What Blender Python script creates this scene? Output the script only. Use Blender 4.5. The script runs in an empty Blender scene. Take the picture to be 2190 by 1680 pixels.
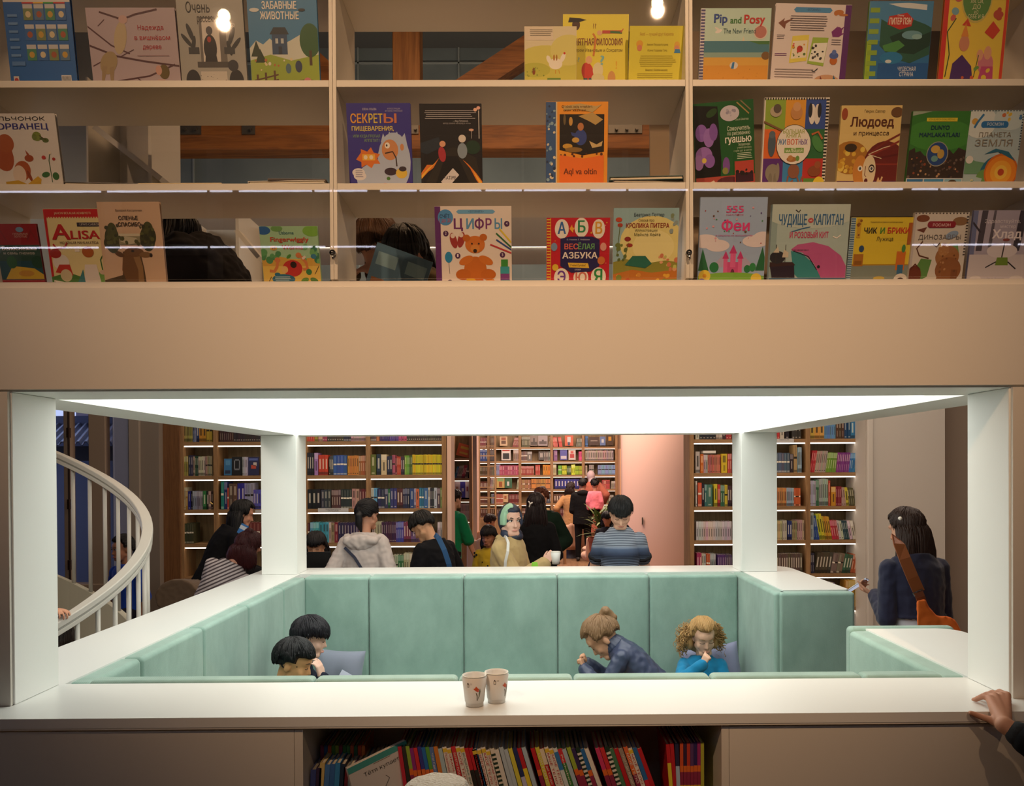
import bpy, bmesh, math, random
from mathutils import Vector, Matrix, Euler, geometry, noise
PI = math.pi
SC = bpy.context.scene
COL = SC.collection

# ---------------------------------------------------------------- camera
F_PX, CX, CY = 1700.0, 1134.16, 1016.89
CAM = Vector((0, -2.55, 1.95))
ROT = Matrix.Rotation(-0.0074, 3, 'Z') @ Matrix.Rotation(-0.008, 3, 'X') @ Matrix.Rotation(0.0055, 3, 'Y')
cam_data = bpy.data.cameras.new('camera')
cam_data.sensor_width = 36
cam_data.lens = F_PX / 2190 * 36
cam_data.shift_x = (1095 - CX) / 2190
cam_data.shift_y = (CY - 840) / 2190
cam_data.clip_end = 100
cam = bpy.data.objects.new('camera', cam_data)
COL.objects.link(cam)
cam.matrix_world = Matrix.Translation(CAM) @ (ROT @ Matrix.Rotation(PI / 2, 3, 'X')).to_4x4()
SC.camera = cam

def ray(px, py):
    return ROT @ Vector(((px - CX) / F_PX, 1, -(py - CY) / F_PX))
def P(px, py, y):
    d = ray(px, py)
    return CAM + d * ((y - CAM.y) / d.y)
def PZ(px, py, z):
    d = ray(px, py)
    return CAM + d * ((z - CAM.z) / d.z)

# ---------------------------------------------------------------- look, sky, pendant spots, added fill lights
vs = SC.view_settings
vs.view_transform = 'Standard'; vs.look = 'None'; vs.gamma = 1; vs.exposure = 0.0; vs.use_curve_mapping = False
try:
    SC.cycles.use_denoising = True
    SC.cycles.max_bounces = 7; SC.cycles.diffuse_bounces = 4; SC.cycles.glossy_bounces = 3
    SC.cycles.transparent_max_bounces = 12; SC.cycles.caustics_reflective = False; SC.cycles.caustics_refractive = False
    SC.cycles.sample_clamp_indirect = 4
except Exception:
    pass
world = bpy.data.worlds.new('dusk_sky'); SC.world = world
world.use_nodes = True
world.node_tree.nodes['Background'].inputs[0].default_value = (0.30, 0.36, 0.62, 1)
world.node_tree.nodes['Background'].inputs[1].default_value = 1.9

def area(name, loc, target, sx, sy, power, color, spread=180):
    l = bpy.data.lights.new(name, 'AREA')
    l.shape = 'RECTANGLE'; l.size = sx; l.size_y = sy; l.energy = power; l.color = color; l.spread = math.radians(spread)
    o = bpy.data.objects.new(name, l); COL.objects.link(o)
    o.location = loc
    o.rotation_euler = (Vector(target) - Vector(loc)).to_track_quat('-Z', 'Y').to_euler()
    return o
WARM = (1, .62, .35)
def spot(name, loc, target, power, color, ang):
    l = bpy.data.lights.new(name, 'SPOT'); l.energy = power; l.color = color; l.spot_size = math.radians(ang); l.spot_blend = 1; l.shadow_soft_size = .045
    o = bpy.data.objects.new(name, l); COL.objects.link(o); o.location = loc
    o.rotation_euler = (Vector(target) - Vector(loc)).to_track_quat('-Z', 'Y').to_euler()
for u, v, tx in ((1405, 8, .55), (481, 36, -.45)):      # the two pendant lamps of the hall
    c = P(u, v, 4.0); spot('pendant_spot', (c.x, -3.98, c.z - .08), (tx, 0, 2.88), 620, WARM, 42)
area('gallery_fill', (0, 2.2, 5.9), (0, 2.6, 3.0), 3.0, 1.0, 60, WARM)  # added fill for the gallery beams and shelves, no fixture there
area('shop_fill', (-0.6, 4.75, 3.9), (-0.6, 5.0, 0), 4.5, 0.8, 52, (1, .84, .68))  # unseen fill added over the people behind the booth
area('side_fill', (2.9, 3.4, 4.1), (2.9, 4.2, 0), 1.4, 1.4, 60, (1, .83, .68))  # added to brighten the white wall and the woman with the bag
area('stair_fill', (-3.2, 1.2, 3.6), (-3.2, 3.0, 0.5), 1.0, 1.0, 34, (1, .9, .78))  # extra fill for the stair and window frames, not a real fixture
area('gable_fill', (0, 5.4, 4.4), (0, 7.4, 5.4), 6.0, 0.5, 55, (1, .9, .78))  # added wash that lifts the grey gable boards
area('lounge_fill', (0.9, 13.0, 4.6), (0.8, 14.0, 0), 3.2, 4.5, 540, (1, .74, .60))  # warm fill added for the far lounge, fixtures not modelled

# ---------------------------------------------------------------- helpers
def lin(h):
    h = h.lstrip('#')
    if len(h) == 3: h = ''.join(c * 2 for c in h)
    r = [int(h[i:i + 2], 16) / 255 for i in (0, 2, 4)]
    return tuple((c / 12.92 if c <= .04045 else ((c + .055) / 1.055) ** 2.4) for c in r)

BENCH = bpy.data.scenes.new('bench')      # side scene in which single shapes are evaluated, removed at the end
def evaluated(o):
    BENCH.collection.objects.link(o)
    BENCH.view_layers[0].update(); dg = BENCH.view_layers[0].depsgraph
    me = bpy.data.meshes.new_from_object(o.evaluated_get(dg))
    BENCH.collection.objects.unlink(o)
    return me
MATS = {}
def new_mat(name):
    m = bpy.data.materials.new(name); m.use_nodes = True
    MATS[name] = m
    return m, m.node_tree.nodes, m.node_tree.links, m.node_tree.nodes['Principled BSDF']
def bump_on(m, scale, strength, stretch=(1, 1, 1), kind='noise', dist=.002):
    N, L = m.node_tree.nodes, m.node_tree.links
    tc = N.new('ShaderNodeTexCoord'); mp = N.new('ShaderNodeMapping')
    mp.inputs['Scale'].default_value = stretch
    if kind == 'noise':
        t = N.new('ShaderNodeTexNoise'); t.inputs['Scale'].default_value = scale; t.inputs['Detail'].default_value = 4
        out = t.outputs['Fac']
    else:
        t = N.new('ShaderNodeTexVoronoi'); t.inputs['Scale'].default_value = scale
        out = t.outputs['Distance']
    b = N.new('ShaderNodeBump'); b.inputs['Strength'].default_value = strength; b.inputs['Distance'].default_value = dist
    L.new(tc.outputs['Object'], mp.inputs['Vector']); L.new(mp.outputs[0], t.inputs['Vector'])
    L.new(out, b.inputs['Height']); L.new(b.outputs[0], N['Principled BSDF'].inputs['Normal'])
def M(name, color='808080', rough=.5, metal=0.0, bump=None, var=None, spec=.5, sheen=0, emit=None):
    if name in MATS: return MATS[name]
    m, N, L, b = new_mat(name)
    c = lin(color)
    b.inputs['Base Color'].default_value = (*c, 1); b.inputs['Roughness'].default_value = rough
    b.inputs['Metallic'].default_value = metal; b.inputs['Specular IOR Level'].default_value = spec
    if sheen: b.inputs['Sheen Weight'].default_value = sheen
    if emit: b.inputs['Emission Color'].default_value = (*lin(emit[0]), 1); b.inputs['Emission Strength'].default_value = emit[1]
    if var:   # cloudy variation of the stuff's own colour: (scale, second colour)
        tc = N.new('ShaderNodeTexCoord'); t = N.new('ShaderNodeTexNoise'); t.inputs['Scale'].default_value = var[0]; t.inputs['Detail'].default_value = 5
        r = N.new('ShaderNodeValToRGB'); r.color_ramp.elements[0].position = .35; r.color_ramp.elements[1].position = .65
        r.color_ramp.elements[0].color = (*c, 1); r.color_ramp.elements[1].color = (*lin(var[1]), 1)
        L.new(tc.outputs['Object'], t.inputs['Vector']); L.new(t.outputs['Fac'], r.inputs[0]); L.new(r.outputs[0], b.inputs['Base Color'])
    if bump: bump_on(m, *bump)
    return m
def wood(name, c1, c2, axis='Z', scale=1.0, rough=.5):
    if name in MATS: return MATS[name]
    m, N, L, b = new_mat(name)
    tc = N.new('ShaderNodeTexCoord'); mp = N.new('ShaderNodeMapping')
    s = [9 * scale] * 3; s['XYZ'.index(axis)] = .7 * scale
    mp.inputs['Scale'].default_value = s
    n = N.new('ShaderNodeTexNoise'); n.inputs['Scale'].default_value = 2.2; n.inputs['Detail'].default_value = 7; n.inputs['Distortion'].default_value = 1.6
    w = N.new('ShaderNodeTexNoise'); w.inputs['Scale'].default_value = 14; w.inputs['Detail'].default_value = 3
    mx = N.new('ShaderNodeMath'); mx.operation = 'MULTIPLY_ADD'; mx.inputs[1].default_value = .35
    r = N.new('ShaderNodeValToRGB')
    r.color_ramp.elements[0].position = .42; r.color_ramp.elements[1].position = .82
    r.color_ramp.elements[0].color = (*lin(c1), 1); r.color_ramp.elements[1].color = (*lin(c2), 1)
    L.new(tc.outputs['Object'], mp.inputs[0]); L.new(mp.outputs[0], n.inputs['Vector']); L.new(mp.outputs[0], w.inputs['Vector'])
    L.new(w.outputs['Fac'], mx.inputs[0]); L.new(n.outputs['Fac'], mx.inputs[2]); L.new(mx.outputs[0], r.inputs[0]); L.new(r.outputs[0], b.inputs['Base Color'])
    b.inputs['Roughness'].default_value = rough
    return m
def print_mat(name='printed_paper', rough=.45):   # colours that belong to the faces: printed covers, spines
    if name in MATS: return MATS[name]
    m, N, L, b = new_mat(name)
    a = N.new('ShaderNodeAttribute'); a.attribute_name = 'ink'
    L.new(a.outputs['Color'], b.inputs['Base Color']); b.inputs['Roughness'].default_value = rough
    return m
def stripes(name, axis, ramp, rough=.85, scale=1.0, off=0.0, period=None):
    """bands of woven colour along a direction in object space; ramp = [(pos, hex)], constant; period repeats"""
    m, N, L, b = new_mat(name)
    tc = N.new('ShaderNodeTexCoord'); d = N.new('ShaderNodeVectorMath'); d.operation = 'DOT_PRODUCT'
    d.inputs[1].default_value = [a * scale for a in axis]
    ad = N.new('ShaderNodeMath'); ad.operation = 'ADD'; ad.inputs[1].default_value = off
    L.new(tc.outputs['Object'], d.inputs[0]); L.new(d.outputs['Value'], ad.inputs[0])
    src = ad.outputs[0]
    if period:
        w = N.new('ShaderNodeMath'); w.operation = 'PINGPONG'; w.inputs[1].default_value = period
        dv = N.new('ShaderNodeMath'); dv.operation = 'DIVIDE'; dv.inputs[1].default_value = period
        L.new(src, w.inputs[0]); L.new(w.outputs[0], dv.inputs[0]); src = dv.outputs[0]
    r = N.new('ShaderNodeValToRGB'); r.color_ramp.interpolation = 'CONSTANT'
    while len(r.color_ramp.elements) < len(ramp): r.color_ramp.elements.new(1)
    for e, (p, h) in zip(r.color_ramp.elements, ramp):
        e.position = p; e.color = (*lin(h), 1)
    L.new(src, r.inputs[0]); L.new(r.outputs[0], b.inputs['Base Color']); b.inputs['Roughness'].default_value = rough
    return m

def T(loc=(0, 0, 0), rot=(0, 0, 0), s=1):
    return Matrix.LocRotScale(Vector(loc), Euler(rot), Vector((s, s, s)))
class MB:
    def __init__(s): s.v = []; s.f = []; s.m = []; s.c = []; s.x = None
    def add(s, vs, fs, mi=0, col=None):
        n = len(s.v)
        s.v += [Vector(q) if s.x is None else s.x @ Vector(q) for q in vs]
        c = lin(col) if isinstance(col, str) else (col or (1, 1, 1))
        for f in fs:
            s.f.append([i + n for i in f]); s.m.append(mi); s.c.append(c)
        return s
    def box(s, x0, x1, y0, y1, z0, z1, mi=0, col=None):
        x0, x1 = sorted((x0, x1)); y0, y1 = sorted((y0, y1)); z0, z1 = sorted((z0, z1))
        return s.add([(x0, y0, z0), (x1, y0, z0), (x1, y1, z0), (x0, y1, z0), (x0, y0, z1), (x1, y0, z1), (x1, y1, z1), (x0, y1, z1)],
                     [(0, 3, 2, 1), (4, 5, 6, 7), (0, 1, 5, 4), (1, 2, 6, 5), (2, 3, 7, 6), (3, 0, 4, 7)], mi, col)
    def prism(s, pts, z0, z1, mi=0, col=None):      # pts ccw in xy
        n = len(pts)
        tri = geometry.tessellate_polygon([[Vector((p[0], p[1], 0)) for p in pts]])
        a = sum(pts[i][0] * pts[(i + 1) % n][1] - pts[(i + 1) % n][0] * pts[i][1] for i in range(n))
        if a < 0: pts = pts[::-1]; tri = [tuple(n - 1 - i for i in t) for t in tri]
        def up(t):
            p, q, r = (pts[i] for i in t)
            return t if (q[0] - p[0]) * (r[1] - p[1]) - (q[1] - p[1]) * (r[0] - p[0]) > 0 else t[::-1]
        tri = [up(t) for t in tri]
        s.add([(p[0], p[1], z1) for p in pts], tri, mi, col)
        s.add([(p[0], p[1], z0) for p in pts], [t[::-1] for t in tri], mi, col)
        vs = [(p[0], p[1], z0) for p in pts] + [(p[0], p[1], z1) for p in pts]
        return s.add(vs, [(i, (i + 1) % n, n + (i + 1) % n, n + i) for i in range(n)], mi, col)
    def tube(s, pts, r, n=10, mi=0, col=None, cap=True, up=None):
        pts = [Vector(p) for p in pts]; rs = r if isinstance(r, (list, tuple)) else [r] * len(pts)
        vs = []; u = None
        for i, p in enumerate(pts):
            t = (pts[min(i + 1, len(pts) - 1)] - pts[max(i - 1, 0)]).normalized()
            if u is None:
                u = Vector((0, 0, 1)) if abs(t.z) < .9 else Vector((1, 0, 0))
            u = (u - t * u.dot(t)).normalized(); w = t.cross(u)
            vs += [p + (u * math.cos(2 * PI * k / n) + w * math.sin(2 * PI * k / n)) * rs[i] for k in range(n)]
        fs = [(i * n + k, i * n + (k + 1) % n, (i + 1) * n + (k + 1) % n, (i + 1) * n + k) for i in range(len(pts) - 1) for k in range(n)]
        if cap: fs += [tuple(range(n))[::-1], tuple(range((len(pts) - 1) * n, len(pts) * n))]
        return s.add(vs, fs, mi, col)
    def lathe(s, prof, c=(0, 0, 0), n=32, mi=0, col=None):
        vs = []; c = Vector(c)
        for r, z in prof:
            vs += [c + Vector((r * math.cos(2 * PI * k / n), r * math.sin(2 * PI * k / n), z)) for k in range(n)]
        fs = [(i * n + k, i * n + (k + 1) % n, (i + 1) * n + (k + 1) % n, (i + 1) * n + k) for i in range(len(prof) - 1) for k in range(n)]
        return s.add(vs, fs, mi, col)
    def ell(s, c, r, n=16, k=10, mi=0, col=None, rot=None, fn=None):     # ellipsoid; fn(unit dir) scales the radius
        c = Vector(c); r = Vector((r, r, r)) if isinstance(r, (int, float)) else Vector(r)
        R3 = Euler(rot).to_matrix() if rot is not None else None
        def pt(a, b):
            d = Vector((math.cos(a) * math.sin(b), math.sin(a) * math.sin(b), math.cos(b)))
            g = fn(d) if fn else 1
            q = Vector((d.x * r.x, d.y * r.y, d.z * r.z)) * g
            return c + (R3 @ q if R3 else q)
        vs = [pt(0, 0)] + [pt(2 * PI * i / n, PI * j / k) for j in range(1, k) for i in range(n)] + [pt(0, PI)]
        fs = [(0, 1 + i, 1 + (i + 1) % n) for i in range(n)]
        for j in range(k - 2):
            a = 1 + j * n
            fs += [(a + i, a + n + i, a + n + (i + 1) % n, a + (i + 1) % n) for i in range(n)]
        a = 1 + (k - 2) * n
        fs += [(a + i, len(vs) - 1, a + (i + 1) % n) for i in range(n)]
        return s.add(vs, fs, mi, col)
    def cap(s, a, b, ra, rb=None, n=14, mi=0, col=None):        # tapered capsule
        a, b = Vector(a), Vector(b); rb = ra if rb is None else rb
        t = b - a
        if t.length < 1e-6: return s.ell(a, ra, n)
        t.normalize(); ps, rs = [], []
        for k in range(5):
            g = PI / 2 * (1 - k / 4.5); ps.append(a - t * ra * math.sin(g)); rs.append(max(ra * math.cos(g), 1e-4))
        for k in range(1, 6):
            g = PI / 2 * (k / 5); ps.append(b + t * rb * math.sin(g)); rs.append(max(rb * math.cos(g), 1e-4))
        return s.tube(ps, rs, n, mi, col)
    def mesh(s, name, off=None):
        me = bpy.data.meshes.new(name)
        o = off or Vector((0, 0, 0))
        me.from_pydata([tuple(q - o) for q in s.v], [], s.f)
        me.polygons.foreach_set('material_index', s.m)
        if any(c != (1, 1, 1) for c in s.c):
            at = me.attributes.new('ink', 'FLOAT_COLOR', 'FACE')
            at.data.foreach_set('color', [x for c in s.c for x in (*c, 1)])
        return me
def wloc(o):
    q = Vector((0, 0, 0))
    while o is not None: q += o.location; o = o.parent
    return q
def obj(name, mb, mats, parent=None, bevel=0, smooth=False, local=False, seg=2, angle=None):
    """link a builder as ONE mesh object; unless local, its points are world points"""
    me = mb.mesh(name, wloc(parent) if parent and not local else None)
    for m in (mats if isinstance(mats, (list, tuple)) else [mats]): me.materials.append(m)
    o = bpy.data.objects.new(name, me); COL.objects.link(o)
    if parent: o.parent = parent
    if smooth: me.polygons.foreach_set('use_smooth', [True] * len(me.polygons))
    if bevel:
        b = o.modifiers.new('round', 'BEVEL'); b.width = bevel; b.segments = seg; b.limit_method = 'ANGLE'; b.angle_limit = math.radians(40)
        me.polygons.foreach_set('use_smooth', [True] * len(me.polygons))
        b.harden_normals = True
    return o
def tag(o, label, cat, group=None, kind=None):
    if label: o['label'] = label
    if cat: o['category'] = cat
    if group: o['group'] = group
    if kind: o['kind'] = kind
    return o
def thing(name, label, cat, loc=(0, 0, 0), group=None):
    o = bpy.data.objects.new(name, None); COL.objects.link(o)
    o.location = Vector(loc); o.empty_display_size = .1
    return tag(o, label, cat, group)
def struct(name, mb, mats, **k):
    o = obj(name, mb, mats, **k); o['kind'] = 'structure'
    return o
def text_mesh(s, size, align='CENTER', bold=0.0, width=None, spacing=1.0):
    """flat letters in the xy plane, origin at the middle of the line; size is the letter height"""
    cu = bpy.data.curves.new('t', 'FONT'); cu.body = s; cu.size = size / .73; cu.align_x = align; cu.align_y = 'CENTER'
    cu.resolution_u = 2; cu.space_character = spacing; cu.space_line = .82
    o = bpy.data.objects.new('t', cu)
    BENCH.collection.objects.link(o); BENCH.view_layers[0].update(); dg = BENCH.view_layers[0].depsgraph
    loops = []
    for sp in o.evaluated_get(dg).to_curve(dg).splines:
        q = sp.bezier_points; k = len(q); lp = []
        for i in range(k):
            p0, p1, p2, p3 = q[i].co, q[i].handle_right, q[(i + 1) % k].handle_left, q[(i + 1) % k].co
            straight = (p3 - p0).length * 1.002 > (p1 - p0).length + (p2 - p1).length + (p3 - p2).length
            for j in range(1 if straight else 4):
                t = j / 4; u = 1 - t
                lp.append(p0 * u ** 3 + p1 * 3 * u * u * t + p2 * 3 * u * t * t + p3 * t ** 3)
        lp = [v for i, v in enumerate(lp) if (v - lp[i - 1]).length > 1e-5]
        if len(lp) > 2: loops.append(lp)
    o.to_curve_clear(); BENCH.collection.objects.unlink(o)
    # letters: outlines that overlap belong together; fill where the winding is not zero, in flat slabs
    boxes = sorted(([min(v.x for v in l), max(v.x for v in l), min(v.y for v in l), max(v.y for v in l), [l]] for l in loops), key=lambda q: q[0])
    groups = []
    for q in boxes:
        for g in groups:
            if q[0] < g[1] - 1e-4 and q[1] > g[0] and (q[2] < g[3] + .25 * size and q[3] > g[2] - .25 * size):
                g[1] = max(g[1], q[1]); g[2] = min(g[2], q[2]); g[3] = max(g[3], q[3]); g[4] += q[4]; break
        else: groups.append(q)
    vs, fs = [], []
    for g in groups:
        seg = [(l[i - 1], l[i]) for l in g[4] for i in range(len(l)) if abs(l[i - 1].y - l[i].y) > 1e-7]
        ys = sorted({round(v.y, 5) for l in g[4] for v in l})
        for y0, y1 in zip(ys, ys[1:]):
            ym = (y0 + y1) / 2; cr = []
            for p, q in seg:
                if (p.y > ym) != (q.y > ym):
                    k = (q.x - p.x) / (q.y - p.y)
                    cr.append((p.x + (ym - p.y) * k, p.x + (y0 - p.y) * k, p.x + (y1 - p.y) * k, 1 if q.y > p.y else -1))
            cr.sort(); wn = 0
            for i, c in enumerate(cr):
                if wn == 0: st = c
                wn += c[3]
                if wn == 0 and c[0] - st[0] > 1e-6:
                    n0 = len(vs); vs += [Vector((st[1], y0, 0)), Vector((c[1], y0, 0)), Vector((c[2], y1, 0)), Vector((st[2], y1, 0))]
                    fs.append((n0, n0 + 1, n0 + 2, n0 + 3))
    bpy.data.objects.remove(o); bpy.data.curves.remove(cu)
    if bold and vs:      # heavier letters: the same outline laid twice, a little apart
        k = len(vs); e = bold * size * .9
        fs = [tuple(i + j * k for i in f) for j in range(4) for f in fs]
        vs = [v + Vector(o_) for o_ in ((-e, -e * .4, 0), (e, -e * .4, 3e-6), (-e, e * .4, 6e-6), (e, e * .4, 9e-6)) for v in vs]
    if width and vs:
        w = max(v.x for v in vs) - min(v.x for v in vs)
        if w > 1e-6:
            for v in vs: v.x *= width / w
    return vs, fs
# ================================================================ materials of the place
LAM = M('cream_laminate', 'dcd6cb', .42, bump=(260, .05), spec=.4)
TOP = M('white_worktop', 'e6e6e2', .34, spec=.45)
POSTM = M('white_paint', 'eff0ec', .5)
GAP = M('dark_gap', '2a2019', .9)
CHROME = M('chrome', 'c8c8c8', .18, 1.0)
OAK = wood('oak_veneer', '7d5b3c', 'a47f56', 'Z', 1.2)
OAKX = wood('oak_shelf', '80603f', 'a48058', 'X', 1.2)
OAKB = wood('oak_back', '6a5738', '8e764f', 'Z', 1.0)
DOAK = wood('dark_oak', '5f3d20', '7c5430', 'Z', 1.3)
LAMPW = M('led_diffuser', 'ffffff', .5, emit=('fff4e6', 3.0))
LAMPF = M('led_diffuser_warm', 'ffffff', .5, emit=('ffe0c4', 2.2))
PRINT = print_mat()
PAGES = M('book_pages', 'd8ccb4', .8)
def green_fabric():
    m, N, L, b = new_mat('green_ribbed_velvet')
    tc = N.new('ShaderNodeTexCoord')
    n = N.new('ShaderNodeTexNoise'); n.inputs['Scale'].default_value = 5; n.inputs['Detail'].default_value = 8; n.inputs['Roughness'].default_value = .65
    mp = N.new('ShaderNodeMapping'); mp.inputs['Scale'].default_value = (1, 1, .55)
    r = N.new('ShaderNodeValToRGB'); r.color_ramp.elements[0].position = .34; r.color_ramp.elements[1].position = .68
    r.color_ramp.elements[0].color = (*lin('86a499'), 1); r.color_ramp.elements[1].color = (*lin('9cbaaf'), 1)
    L.new(tc.outputs['Object'], mp.inputs[0]); L.new(mp.outputs[0], n.inputs['Vector']); L.new(n.outputs['Fac'], r.inputs[0]); L.new(r.outputs[0], b.inputs['Base Color'])
    d = N.new('ShaderNodeVectorMath'); d.operation = 'DOT_PRODUCT'; d.inputs[1].default_value = (900, 900, 1080)
    s = N.new('ShaderNodeMath'); s.operation = 'SINE'
    bp = N.new('ShaderNodeBump'); bp.inputs['Strength'].default_value = .3; bp.inputs['Distance'].default_value = .001
    L.new(tc.outputs['Object'], d.inputs[0]); L.new(d.outputs['Value'], s.inputs[0]); L.new(s.outputs[0], bp.inputs['Height']); L.new(bp.outputs[0], b.inputs['Normal'])
    b.inputs['Roughness'].default_value = .8; b.inputs['Sheen Weight'].default_value = .35; b.inputs['Sheen Roughness'].default_value = .4
    return m
GREEN = green_fabric()
def glass_mat(name, tint, refl=1.0):
    m = bpy.data.materials.new(name); m.use_nodes = True; N, L = m.node_tree.nodes, m.node_tree.links
    N.clear(); o = N.new('ShaderNodeOutputMaterial'); t = N.new('ShaderNodeBsdfTransparent'); g = N.new('ShaderNodeBsdfGlossy'); f = N.new('ShaderNodeFresnel'); x = N.new('ShaderNodeMixShader')
    t.inputs[0].default_value = (*tint, 1); g.inputs['Roughness'].default_value = .015; f.inputs['IOR'].default_value = 1.5
    gm = N.new('ShaderNodeNewGeometry'); k = N.new('ShaderNodeMath'); k.operation = 'MULTIPLY'; iv = N.new('ShaderNodeMath'); iv.operation = 'SUBTRACT'; iv.inputs[0].default_value = 1
    L.new(gm.outputs['Backfacing'], iv.inputs[1]); L.new(f.outputs[0], k.inputs[0]); L.new(iv.outputs[0], k.inputs[1])
    L.new(k.outputs[0], x.inputs[0]); L.new(t.outputs[0], x.inputs[1]); L.new(g.outputs[0], x.inputs[2]); L.new(x.outputs[0], o.inputs[0])
    return m
GLASS = glass_mat('clear_glass', (.97, .97, .96))

# ================================================================ room shell
FLOORM = wood('floor_boards', '6a4e36', '8a6a4c', 'Y', .6, .45)
struct('floor', MB().box(-9, 9, -7, 24, -.1, 0), FLOORM)
WALLW = M('plaster_white', 'd9d2c8', .8, bump=(60, .04))
WALLG = M('grey_panel', '8b8f88', .7, var=(1.5, '7d817b'))
struct('ceiling', MB().box(-9, 9, -7, 24, 7.2, 7.3), M('roof_lining', '5c5850', .9))
struct('wall_front', MB().box(-9, 9, -7.1, -7, 0, 7.2), M('hall_plaster', '4c443c', .9))
struct('wall_left_side', MB().box(-9.1, -9, -7, 5.7, 0, 7.2), M('hall_plaster'))
struct('wall_right', MB().box(6.4, 6.5, -7, 24, 0, 7.2), WALLW)
# gable wall of grey boards high behind the trusses
gw = MB().box(-8, 8, 7.4, 7.5, 2.95, 7.2)
for gx in (-6.2, -4.1, -2.05, -.8, .4, 2.3, 4.2): gw.box(gx, gx + .02, 7.38, 7.4, 2.95, 7.2, 1)
for gz in (5.35, 6.6, 7.0): gw.box(-8, 8, 7.38, 7.4, gz, gz + .02, 1)
struct('wall_upper_back', gw, [WALLG, M('panel_joint', 'a5a59a', .8)])
# left side: tall window wall (frontal), then a strip of plaster
YW = 5.7
def px_x(px, y, py=1000): return P(px, py, y).x
WF = M('window_frame', '93806f', .6)
xw = lambda p: px_x(p, YW)
wm = MB()
for a, b in ((143, 157), (196, 232), (60, 78)): wm.box(xw(a), xw(b), YW - .06, YW + .04, .78, 3.2)
wm.box(xw(0), xw(250), YW - .1, YW + .08, .70, .80); wm.box(xw(0), xw(250), YW - .06, YW + .04, 3.2, 3.4)
w1 = struct('window_1', wm, WF, bevel=.008)
g = obj('pane', MB().box(xw(0), xw(247), YW, YW + .006, .8, 3.2), GLASS, w1)
rod = MB(); rod.tube([(xw(158), YW - .09, .8), (xw(158), YW - .09, 3.2)], .011, 8)
for z in (1.0, 1.62, 2.35): rod.box(xw(155.5), xw(160.5), YW - .11, YW - .07, z - .05, z + .05)
obj('shutter_bolt', rod, M('dark_iron', '2d1d14', .5, .6), w1)
ww = MB().box(xw(280), xw(342), YW - .02, YW + .3, 0, 4.2)
struct('wall_left', ww, M('taupe_plaster', '85796e', .85))
struct('trim_1', MB().box(xw(281), xw(304), YW - .06, YW - .02, 0, 4.2), M('taupe_trim', '94887c', .7), bevel=.006)
struct('wall_left_low', MB().box(-9, xw(280), YW - .06, YW + .1, 0, .70), M('maroon_plinth', '4a2a28', .8))
struct('wall_left_upper', MB().box(-9, xw(280), YW, YW + .1, 3.4, 7.2), WALLW)
cu = MB().box(xw(247.5), xw(280), YW - .05, YW - .02, .72, 3.35).box(xw(247.5), xw(250), YW - .06, YW - .02, .72, 3.35)
tag(obj('door_leaf', cu, M('blue_grey_paint', '868ca8', .5), bevel=.004), 'plain blue grey leaf standing between the window frame and the plaster wall', 'shutter')
# outside, seen through the window
YO = 8.6
xo = lambda p: px_x(p, YO)
tag(obj('neighbour_house', MB().box(xo(60), xo(262), YO + 1.2, YO + 1.5, 0, P(0, 896, YO + 1.3).z + 2.0), M('pale_render', 'b9aab4', .9)), 'pale pinkish rendered house wall seen through the tall window', 'building')
cz1, cz0 = P(180, 903, YO).z, P(180, 947, YO - .9).z
cp = MB()
n = 60; xa, xb = xo(40), xo(275)
vs = []
for i in range(n + 1):
    x = xa + (xb - xa) * i / n; h = .022 * (1 if i % 4 < 2 else -1)
    vs += [(x + .5, YO - .9, cz0 + h), (x, YO + .4, cz1 + h), (x + .5, YO - .9, cz0 + h - .01), (x, YO + .4, cz1 + h - .01)]
cp.add(vs, [q for i in range(n) for q in ((4 * i, 4 * i + 4, 4 * i + 5, 4 * i + 1), (4 * i + 3, 4 * i + 7, 4 * i + 6, 4 * i + 2))])
cn = thing('street_canopy', 'corrugated metal canopy outside the tall window', 'canopy', ((xa + xb) / 2, YO, cz0))
obj('roof_sheet', cp, M('zinc_sheet', 'aab2c6', .4, .3), cn)
obj('ridge_beam', MB().box(xa, xb, YO + .4, YO + .5, cz1 - .02, cz1 + .12), M('blue_steel', '6a7394', .5), cn)
obj('shade_panel', MB().box(xa, xb, YO - .3, YO - .25, cz0 - .22, cz0 - .02), M('dark_steel', '34343c', .6), cn)
tag(obj('courtyard_wall', MB().box(xa - .5, xb + .5, YO + .55, YO + .7, 0, cz0 + .3), M('slate_render', '6c7690', .9)), 'slate blue courtyard wall below the corrugated canopy', 'wall')

# white walls on the right, behind the woman with the orange bag
YR = 5.55
xr = lambda p: px_x(p, YR)
struct('wall_back', MB().box(xr(1851), xr(2021), YR, YR + .5, 0, 4.2), WALLW)
struct('trim_2', MB().box(xr(1851), xr(1864), YR - .05, YR, 0, 4.2), WALLW, bevel=.01)
struct('wall_back_side', MB().box(xr(2021), 6.4, YR + .6, YR + .8, 0, 4.2), M('taupe_wall', 'b0a090', .85))
struct('ceiling_lower', MB().box(1.9, 6.4, 3.8, 6.2, 4.2, 4.3).box(-9, 1.9, 4.5, 6.2, 4.2, 4.3), WALLW)
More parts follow.
